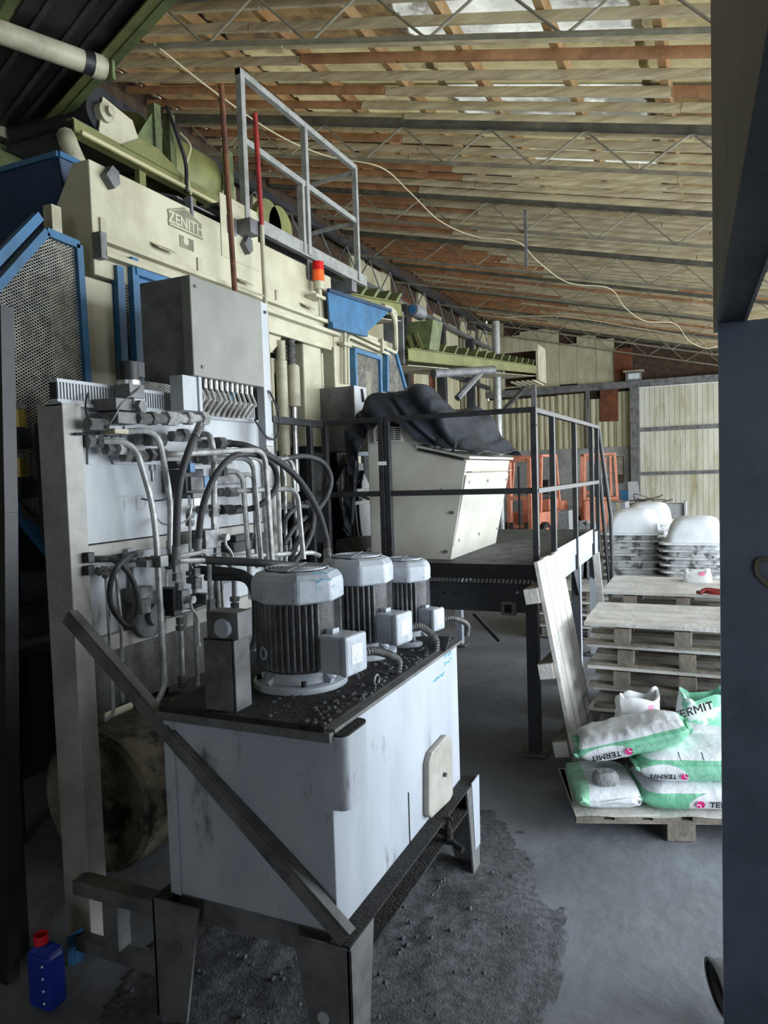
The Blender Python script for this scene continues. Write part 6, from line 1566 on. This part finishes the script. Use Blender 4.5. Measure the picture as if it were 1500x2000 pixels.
for j in (0, 1, 2):
    piece('cross_board', UNIT, M_PALD, bpal, ((bx0+bx1)/2, by+0.06+j*0.24, 0.104), None, (1.12, 0.10, 0.022))
for i in (0, 1, 2):
    for j in (0, 1, 2):
        piece('block', UNIT, M_PALD, bpal, (bx0+0.08+i*0.47, by+0.08+j*0.22, 0.046), (0, 0, 0.06*(i-1)), (0.145, 0.13, 0.093)) if i else None
cbd = MB(); nxx = 30
for i in range(nxx+1):
    x = bx0-0.005+1.13*i/nxx; w_ = 0.006*math.sin(i*0.9)
    cbd.v += [V(x, by-0.015+w_, 0.142+0.003*math.sin(i*0.5)), V(x, by+0.62, 0.142)]
for i in range(nxx): cbd.f.append((2*i, 2*i+2, 2*i+3, 2*i+1))
single('cardboard_sheet', cbd.prism([V(bx0, by+0.01, 0.139), V(bx1, by+0.01, 0.139), V(bx1, by+0.61, 0.139), V(bx0, by+0.61, 0.139)], (0, 0, 0.003)), M_PAL, 'thin pale cardboard sheet under the sacks', 'cardboard')

def block_letters(s, size):
    # heavy sans capitals drawn as bars, centred on the origin
    H_, t_ = 0.72, 0.155
    def R(x0, x1, y0, y1): return [(x0, y0), (x1, y0), (x1, y1), (x0, y1)]
    G = {'T': (0.60, [R(0.02, 0.58, H_-t_, H_), R(0.3-t_/2, 0.3+t_/2, 0, H_-t_)]),
         'E': (0.58, [R(0.05, 0.05+t_, 0, H_), R(0.05+t_, 0.53, 0, t_), R(0.05+t_, 0.49, H_/2-t_/2, H_/2+t_/2), R(0.05+t_, 0.53, H_-t_, H_)]),
         'R': (0.64, [R(0.05, 0.05+t_, 0, H_), R(0.05+t_, 0.45, H_-t_*0.9, H_), R(0.45, 0.58, 0.40, H_-0.05), R(0.05+t_, 0.46, 0.26, 0.40), [(0.28, 0.26), (0.42, 0), (0.60, 0), (0.46, 0.26)]]),
         'M': (0.84, [R(0.05, 0.05+t_*0.9, 0, H_), R(0.78-t_*0.9, 0.78, 0, H_), [(0.05+t_*0.9, H_), (0.05+t_*0.9, H_-0.24), (0.415, 0.16), (0.415, 0.38)], [(0.415, 0.38), (0.415, 0.16), (0.78-t_*0.9, H_-0.24), (0.78-t_*0.9, H_)]]),
         'I': (0.28, [R(0.06, 0.06+t_, 0, H_)])}
    W_ = sum(G[ch][0] for ch in s); vs, fs = [], []; x = -W_/2
    for ch in s:
        for q in G[ch][1]:
            n_ = len(vs); vs += [Vector(((x+a)*size, (b-H_/2)*size)) for a, b in q]; fs.append((n_, n_+1, n_+2, n_+3))
        x += G[ch][0]
    return vs, fs
def bag_mat(name, zt, x0, z0, a, b, green=(132, 196, 164), dark=(108, 176, 142), band=-0.5, pink=False, ax='X'):
    m = bpy.data.materials.new(name); m.use_nodes = True; nt = m.node_tree; N = nt.nodes; L = nt.links; bs = N['Principled BSDF']
    bs.inputs['Roughness'].default_value = 0.38
    tc = N.new('ShaderNodeTexCoord'); sp_ = N.new('ShaderNodeSeparateXYZ'); L.new(tc.outputs['Object'], sp_.inputs[0])
    def M(op, i0, i1=None):
        n = N.new('ShaderNodeMath'); n.operation = op
        for k, v in enumerate((i0, i1)):
            if v is None: continue
            if isinstance(v, (int, float)): n.inputs[k].default_value = v
            else: L.new(v, n.inputs[k])
        return n.outputs[0]
    X, Y, Z = sp_.outputs
    if ax == 'Y': X = Y
    ell = M('LESS_THAN', M('ADD', M('POWER', M('DIVIDE', M('SUBTRACT', X, x0), a), 2.0), M('POWER', M('DIVIDE', M('SUBTRACT', Z, z0), b), 2.0)), 1.0)
    low = M('LESS_THAN', Z, zt)
    msk = M('MULTIPLY', low, M('SUBTRACT', 1.0, ell))
    bandm = M('MULTIPLY', msk, M('GREATER_THAN', Z, zt+band))
    mx = N.new('ShaderNodeMix'); mx.data_type = 'RGBA'; mx.inputs[6].default_value = lin((212, 216, 219)); mx.inputs[7].default_value = lin(green); L.new(msk, mx.inputs[0])
    m2 = N.new('ShaderNodeMix'); m2.data_type = 'RGBA'; L.new(mx.outputs[2], m2.inputs[6]); m2.inputs[7].default_value = lin(dark); L.new(bandm, m2.inputs[0])
    L.new(m2.outputs[2], bs.inputs['Base Color'])
    nz = N.new('ShaderNodeTexNoise'); nz.inputs['Scale'].default_value = 22; nz.inputs['Detail'].default_value = 4; L.new(tc.outputs['Object'], nz.inputs['Vector'])
    bp = N.new('ShaderNodeBump'); bp.inputs['Strength'].default_value = 0.35; bp.inputs['Distance'].default_value = 0.02; L.new(nz.outputs['Fac'], bp.inputs['Height']); L.new(bp.outputs[0], bs.inputs['Normal'])
    return m
def bag_surf(L_, W_, H_, seed, wr=0.010):
    def sec(x, phi):
        ax = abs(x)
        h = H_/2*max(0.0, 1-ax**5)**0.55+0.006; w = W_/2*(1-0.10*ax**8)
        c, s = math.cos(phi), math.sin(phi)
        y = w*math.copysign(abs(c)**0.55, c); z = h*math.copysign(abs(s)**0.75, s)
        p = V(x*L_/2, y, z)
        k = mnoise.noise(V(x*3+seed, y*9, z*9))+0.6*mnoise.noise(V(x*9, y*14+seed, z*14))
        return p*(1+wr*k*1.6)+V(0, 0, wr*0.5*k)
    return sec
def bag(name, L_, W_, H_, loc, rot, m, label, seed=0, text=None, tflip=False, tx=0.0, tz=0.0, tsize=0.05, wr=0.010, extra=None):
    sec = bag_surf(L_, W_, H_, seed, wr); mb = MB(); nx_, np_ = 40, 36; rings = []
    for i in range(nx_+1):
        x = -1+2*i/nx_
        rings.append([sec(x, 2*math.pi*k/np_) for k in range(np_)])
    mb.loft(rings)
    o = bpy.data.objects.new(name, mb.mesh(name)); COL.objects.link(o); o.data.materials.append(m)
    for p in o.data.polygons: p.use_smooth = True
    o.location = loc; o.rotation_euler = rot; ORG[o.name] = V(loc)
    tag(o, label, 'sack', 'printed sacks on the low pallet')
    # sewn ends
    for sx_ in (-1, 1):
        s_ = MB()
        pts = [sec(sx_*0.995, math.pi*k/6) for k in range(7)]
        ring = [[V(p.x, p.y, -0.012+0.01*math.sin(i*2)), V(p.x+sx_*0.02, p.y*1.0, -0.004+0.012*math.sin(i*2.3)), V(p.x+sx_*0.02, p.y, 0.004+0.012*math.sin(i*2.3)), V(p.x, p.y, 0.012+0.01*math.sin(i*2))] for i, p in enumerate(pts)]
        s_.loft(ring)
        so = bpy.data.objects.new('sewn_end', s_.mesh('sewn_end')); COL.objects.link(so); so.data.materials.append(m); so.parent = o
    def on_side(x, z):
        h = H_/2*max(0.0, 1-abs(2*x/L_)**5)**0.55+0.006
        sn = max(-0.98, min(0.98, z/h)); phi = math.copysign(abs(sn)**(1/0.75), sn); phi = math.asin(max(-1, min(1, phi)))
        p = sec(2*x/L_, math.pi-phi); p = sec(2*x/L_, -math.pi/2) if False else p
        q = sec(2*x/L_, phi) ; q = V(q.x, -abs(p.y), q.z)
        pp = sec(2*x/L_, math.pi-phi)
        return V(x, -abs(W_/2*(1-0.10*abs(2*x/L_)**8)*abs(math.cos(phi))**0.55)*(1.0)-0.012, z)
    def stamp(nm, geo, col, fx, fz, flip):
        vs, fs = geo; sg = -1 if flip else 1
        t_ = MB().add([on_side(fx+sg*p.x, fz+sg*p.y) for p in vs], fs)
        c = bpy.data.objects.new(nm, t_.mesh(nm)); COL.objects.link(c); c.data.materials.append(col); c.parent = o
    if text:
        stamp('print', block_letters(text, tsize*0.92), M_INK, tx, tz, tflip)
        n = 18; r = tsize*0.42; lx_ = (-1 if not tflip else 1)*(len(text)*tsize*0.335+r*1.2)
        circ = ([Vector((r*math.cos(2*math.pi*k/n), r*math.sin(2*math.pi*k/n))) for k in range(n)], [tuple(range(n))])
        stamp('emblem', circ, M_MAGENTA, tx+lx_, tz, False)
        sw = ([Vector((-r*0.95, r*0.25)), Vector((0, r*0.05)), Vector((r*0.25, -r*0.95)), Vector((r*0.05, -r*0.95)), Vector((-r*0.1, -r*0.15)), Vector((-r*0.95, r*0.05))], [(0, 1, 2, 3, 4, 5)])
        def on2(p): return on_side(tx+lx_+(-p.x if tflip else p.x), tz+(-p.y if tflip else p.y))+V(0, -0.0015, 0)
        t_ = MB().add([on2(p) for p in sw[0]], sw[1]); c = bpy.data.objects.new('emblem_swoosh', t_.mesh('emblem_swoosh')); COL.objects.link(c); c.data.materials.append(M_WHITE); c.parent = o
    if extra:
        for (s_, size, ex_, ez_, fl, col) in extra: stamp('print', text_geo(s_, size, 0.0), col, ex_, ez_, fl)
    return o
M_MAGENTA = mat('magenta_print', (206, 44, 120), None, rough=0.5)
M_PALEGREEN = mat('pale_green_print', (150, 205, 182), None, rough=0.5)
BL, BW, BH = 0.62, 0.38, 0.148
z0b = 0.145
# bottom right sack, long side to the front
c = pl(1255, 1560, 0.03)
bag('sand_sack', BL, BW, BH, (c.x+BL/2-0.0, by+0.21, z0b+BH/2), (0, 0, 0.0), bag_mat('sack_print_a', 0.035, 0.12, -0.035, 0.19, 0.08), 'printed green and white sack at the bottom right of the pallet, lettering upright', 3, 'TERMIT', False, 0.115, -0.02, 0.052, extra=[('KREMENOV PESEK', 0.026, -0.19, -0.045, False, M_PALEGREEN)])
# bottom left sack, short end to the front
c = pl(1192, 1560, 0.03)
b1 = bag('sand_sack', 0.46, 0.355, 0.125, (c.x, by+0.255, z0b+0.0625), (0, 0, math.radians(90)), bag_mat('sack_print_b', 0.2, -0.055, 0.0, 0.165, 0.2, green=(150, 205, 172), dark=(150, 205, 172), ax='Y'), 'mostly white sack at the bottom left of the pallet, end to the front', 5, wr=0.012)
cc = MB().box(-0.18, 0.18, -0.26, 0.26, -0.1, 0.1)
# green edge panels and lettering on the end of that sack
part('green_edge', MB().prism([V(c.x+0.135, by+0.035, z0b+0.03), V(c.x+0.170, by+0.07, z0b+0.035), V(c.x+0.170, by+0.07, z0b+0.085), V(c.x+0.135, by+0.035, z0b+0.095)], (0, 0.004, 0)), M_PALEGREEN, b1)
part('print', text_mb('FILTER', 0.055, (c.x+0.085, by+0.17, z0b+0.131), (0, 1, 0), (-1, 0, 0)), M_PALEGREEN, b1)
part('print', text_mb('-- I', 0.03, (c.x, by+0.022, z0b+0.05), (1, 0, 0), (0, 0, 1)), M_INK, b1)
# middle right sack, lettering upside down
c = pl(1250, 1490, 0.05)
bag('sand_sack', 0.66, BW, 0.175, (c.x+0.33, by+0.23, z0b+BH+0.080), (0, 0.0, 0.0), bag_mat('sack_print_c', 0.05, -0.215, -0.06, 0.14, 0.09, band=-0.03), 'printed sack in the middle right layer, lettering upside down', 8, 'TERMIT', True, -0.215, -0.032, 0.044, extra=[('KREMENOV PESEK', 0.03, 0.12, -0.03, True, M_PALEGREEN), ('I', 0.045, -0.12, 0.066, False, M_INK), ('I', 0.045, 0.0, 0.066, False, M_INK), ('I', 0.045, 0.11, 0.066, False, M_INK)])
# top left sack lying askew
c = pl(1246, 1458, 0.10)
bag('sand_sack', 0.60, 0.37, 0.16, (c.x, by+0.28, c.z+0.0), (math.radians(-4), math.radians(-15), math.radians(-6)), bag_mat('sack_print_d', 0.03, -0.16, -0.04, 0.14, 0.06, band=-0.02), 'crinkled sack lying askew on top of the pile, lettering upside down', 11, 'TERMIT', True, -0.16, -0.03, 0.05, wr=0.022, extra=[('KREMENOV PESEK', 0.028, 0.12, -0.02, True, M_PALEGREEN)])
# sack behind, upper right
c = pl(1375, 1440, 0.42)
bag('sand_sack', 0.56, 0.34, 0.14, (c.x+0.06, by+0.50, c.z-0.015), (0, math.radians(4), math.radians(-6)), bag_mat('sack_print_e', -0.002, -0.5, 0, 0.1, 0.1), 'pale green sack behind the crinkled one, upper right of the pile', 13)
c = pl(1340, 1500, 0.5)
bag('sand_sack', 0.60, 0.34, 0.16, (c.x+0.08, by+0.56, z0b+BH/2+0.0), (0, 0, 0.03), bag_mat('sack_print_f', 0.0, -0.5, 0, 0.1, 0.1), 'sack hidden at the back of the lowest layer', 14)
c = pl(1340, 1470, 0.5)
bag('sand_sack', 0.60, 0.34, 0.16, (c.x+0.08, by+0.56, z0b+BH*1.5+0.0), (0, 0, -0.03), bag_mat('sack_print_g', 0.0, -0.5, 0, 0.1, 0.1), 'sack at the back of the pile under the upright opened ones', 15)

# opened sacks standing up: crumpled paper tubes
def open_sack(name, cx, cy, z0, w, d, h, seed, m, label, lean=0.0, tz_=0.0, fold=0.04):
    mb = MB(); rings = []; n = 40; R = 16
    for i in range(R+1):
        s = i/R; ring = []
        for k in range(n):
            a = 2*math.pi*k/n; c_, s_ = math.cos(a), math.sin(a)
            x = w/2*math.copysign(abs(c_)**0.6, c_)*(1-0.10*s); y = d/2*math.copysign(abs(s_)**0.6, s_)*(1-0.45*s*s)
            q = mnoise.noise(V(c_*2+seed, s_*2, s*3.2)); q2 = mnoise.noise(V(c_*1.1+seed*2, s_*1.1, 0.3))
            zt2 = h*(1+0.28*q2)
            ring.append(V(cx+x*(1+0.16*q*s)+lean*s*h, cy+y*(1+0.25*q)+0.02*q, z0+zt2*s-0.02*q*s))
        rings.append(ring)
    # turn the paper inward at the mouth
    rings.append([p*1.0+(V(cx+lean*h, cy, p.z)-p)*0.12-V(0, 0, 0.004) for p in rings[-1]])
    rings.append([p+(V(cx+lean*h, cy, p.z)-p)*0.08-V(0, 0, 0.10) for p in rings[-1]])
    mb.loft(rings, cap=False)
    mb.f.append(tuple(range(n))[::-1])
    return single(name, mb, m, label, 'sack', 'opened sacks', smooth=True)
ta = z0b+BH*2+0.004
c = pl(1240, 1420, 0.55)
osk = open_sack('opened_sack', c.x, by+0.56, c.z-0.06, 0.27, 0.20, pl(1240, 1355, 0.55).z-c.z+0.055, 2, M_WHITEPL, 'white opened paper sack with a pink edge standing behind the pile', 0.10)
q0 = pl(1268, 1432, 0.40); q1 = pl(1263, 1378, 0.40)
part('pink_edge', MB().prism([q0, q0+V(0.035, 0.02, 0), q1+V(0.045, 0.02, -0.005), q1+V(0.01, 0, 0.0)], (0, 0.003, 0)), mat('pink_print', (232, 130, 160), None, rough=0.5), osk)
part('print', MB().box(pl(1236, 1400, 0.40).x, pl(1262, 1400, 0.40).x, by+0.40, by+0.403, pl(1236, 1401, 0.40).z, pl(1236, 1398, 0.40).z), M_INK, osk)
c = pl(1372, 1425, 0.52)
osk2 = open_sack('opened_sack', c.x+0.02, by+0.56, c.z-0.03, 0.30, 0.22, pl(1372, 1345, 0.52).z-c.z+0.0, 6, MATS.setdefault('sack_green_tube', mat('sack_green_tube', (226, 230, 232), (128, 198, 168), 5.0, 0.4, contrast=(0.46, 0.5))), 'opened green and white sack standing crumpled at the top right of the pile', 0.02)
tn_ = pl(1352, 1385, 0.40)
ca_, sa_ = math.cos(0.30), math.sin(0.30)
bv_, bf_ = block_letters('TERMIT', 0.066)
part('print', MB().add([V(tn_.x-0.005, by+0.375, tn_.z)+V(ca_, 0, sa_)*p.x+V(-sa_, 0, ca_)*p.y for p in bv_], bf_), M_INK, osk2)
# stone wedged between the sacks
s0 = pl(1188, 1512, 0.05); st = MB()
for (i, z) in enumerate((0, 0.03, 0.06, 0.075)):
    pass
st.loft([[V(s0.x+0.068*k*math.copysign(abs(math.cos(a+0.3))**0.6, math.cos(a+0.3)), by+0.12+0.055*k*math.sin(a+0.3), z0b+0.118+z) for a in [i*math.pi/5 for i in range(10)]] for k, z in ((0.85, 0.0), (1.05, 0.02), (1.0, 0.055), (0.7, 0.075))])
single('stone', st, M_STONE, 'rough grey stone wedged between the two left sacks', 'stone', smooth=True)

for o in list(COL.objects):
    if o.name in before_bags or o.parent is not None: continue
    rel = Vector(o.location)-bpiv
    o.location = bpiv+Matrix.Rotation(BAG_YAW, 3, 'Z') @ rel
    o.rotation_euler = (o.rotation_euler[0], o.rotation_euler[1], o.rotation_euler[2]+BAG_YAW)

# small things on the rear pallet stack
rt_top = 7*0.149
c = px(1362, 1135, Z=rt_top+0.0)
sb = open_sack('paper_sack', c.x, c.y, rt_top, 0.22, 0.16, 0.10, 21, M_WHITEPL, 'small white sack with pink print on the rear pallets', 0.0)
part('pink_print', MB().prism([V(c.x-0.01, c.y-0.075, rt_top+0.02), V(c.x+0.05, c.y-0.070, rt_top+0.02), V(c.x+0.06, c.y-0.06, rt_top+0.085), V(c.x+0.03, c.y-0.06, rt_top+0.085)], (0, -0.004, 0)), MATS['pink_print'], sb)
c0 = px(1362, 1157, Z=rt_top+0.02); c1 = px(1412, 1160, Z=rt_top+0.02)
rs = MB().tube(smoothpath([c0, c0.lerp(c1, 0.3)+V(0, 0.05, 0.0), c0.lerp(c1, 0.6)+V(0, -0.03, 0.01), c1+V(0.1, 0, 0)], 6), 0.014, 6)
rs.tube(smoothpath([c0+V(0.02, -0.04, 0), c0.lerp(c1, 0.4)+V(0, 0.0, 0.02), c1+V(0.1, 0.04, 0)], 6), 0.013, 6)
rs.tube(smoothpath([c0+V(0.03, 0.03, 0.01), c0.lerp(c1, 0.5)+V(0, 0.05, 0.02), c1+V(0.1, -0.03, 0.01)], 6), 0.012, 6)
single('red_strap', rs, M_RED, 'crumpled red strap on the rear pallet deck by the column', 'strap', smooth=True)

# bucket lying at the foot of the column
bk_ = px(1398, 1968, Z=0.1); 
bkt = thing('bucket', 'dark bucket tipped over behind the foot of the slate column', 'bucket', (bk_.x+0.06, bk_.y+0.1, 0))
ax_ = V(0.85, 0.35, 0.12).normalized()
part('shell', MB().lathe((bk_.x-0.0, bk_.y+0.1, 0.105), [(0.085, 0.0), (0.098, 0.0), (0.098, 0.012), (0.09, 0.012), (0.078, 0.2), (0.06, 0.2), (0.082, 0.01)], axis=ax_, seg=24, cap=False), M_FRAME, bkt, smooth=True)
part('inside', MB().cyl(V(bk_.x, bk_.y+0.1, 0.105)+ax_*0.03, V(bk_.x, bk_.y+0.1, 0.105)+ax_*0.04, 0.083, 24), M_DARKHOLE, bkt)
single('rag', open_sack('tmp', bk_.x+0.05, bk_.y-0.02, 0.0, 0.14, 0.12, 0.06, 31, M_WHITEPL, 'x', 0.0) and MB().lathe((bk_.x+0.02, bk_.y-0.10, 0.0), [(0.05, 0), (0.06, 0.01), (0.03, 0.03)], seg=9), M_WHITEPL, 'crumpled white scrap of paper beside the tipped bucket', 'paper') if False else None

# ================================================================== dirt heaped under and around the tank
dm = MB(); n1, n2 = 70, 90
ax0, ax1, ay0, ay1 = -2.3, -0.55, 1.5, 4.1
for j in range(n2+1):
    for i in range(n1+1):
        x = ax0+(ax1-ax0)*i/n1; y = ay0+(ay1-ay0)*j/n2
        u_ = (x+1.42)/0.78; v_ = (y-2.75)/1.25
        d_ = u_*u_+v_*v_
        hgt = 0.045*max(0, 1-d_)**0.7
        q = mnoise.noise(V(x*4, y*4, 0))*0.5+mnoise.noise(V(x*13, y*13, 2))*0.22+mnoise.noise(V(x*34, y*34, 5))*0.10
        dm.v.append(V(x, y, -0.012+hgt*(0.75+0.9*q)+(0.012*q if d_ < 1.25 else -0.02)))
for j in range(n2):
    for i in range(n1):
        a = j*(n1+1)+i; dm.f.append((a, a+1, a+n1+2, a+n1+1))
single('dirt_patch', dm, M_DIRT, 'dark gritty dirt heaped on the floor under the tank', 'dirt', smooth=True, kind='stuff')
rnd = random.Random(3); gb_ = MB()
for k in range(240):
    x = rnd.gauss(-1.35, 0.33); y = rnd.gauss(2.7, 0.6); s = rnd.uniform(0.003, 0.012)*(1.6 if rnd.random() < 0.06 else 1)
    if not (-2.2 < x < -0.6 and 1.55 < y < 4.0): continue
    u_ = (x+1.42)/0.78; v_ = (y-2.75)/1.25; hgt = 0.045*max(0, 1-u_*u_-v_*v_)**0.7
    gb_.loft([[V(x+s*k2*math.cos(a)*rnd.uniform(0.7, 1.2), y+s*k2*math.sin(a)*rnd.uniform(0.7, 1.2), hgt*0.75-0.008+s*z_) for a in (0, 1.3, 2.5, 3.8, 5.0)] for k2, z_ in ((1.0, 0), (1.1, 0.5), (0.5, 1.0))])
single('rubble', gb_, M_DIRT, 'scattered lumps of rubble on the dirt around the tank', 'rubble', kind='stuff')
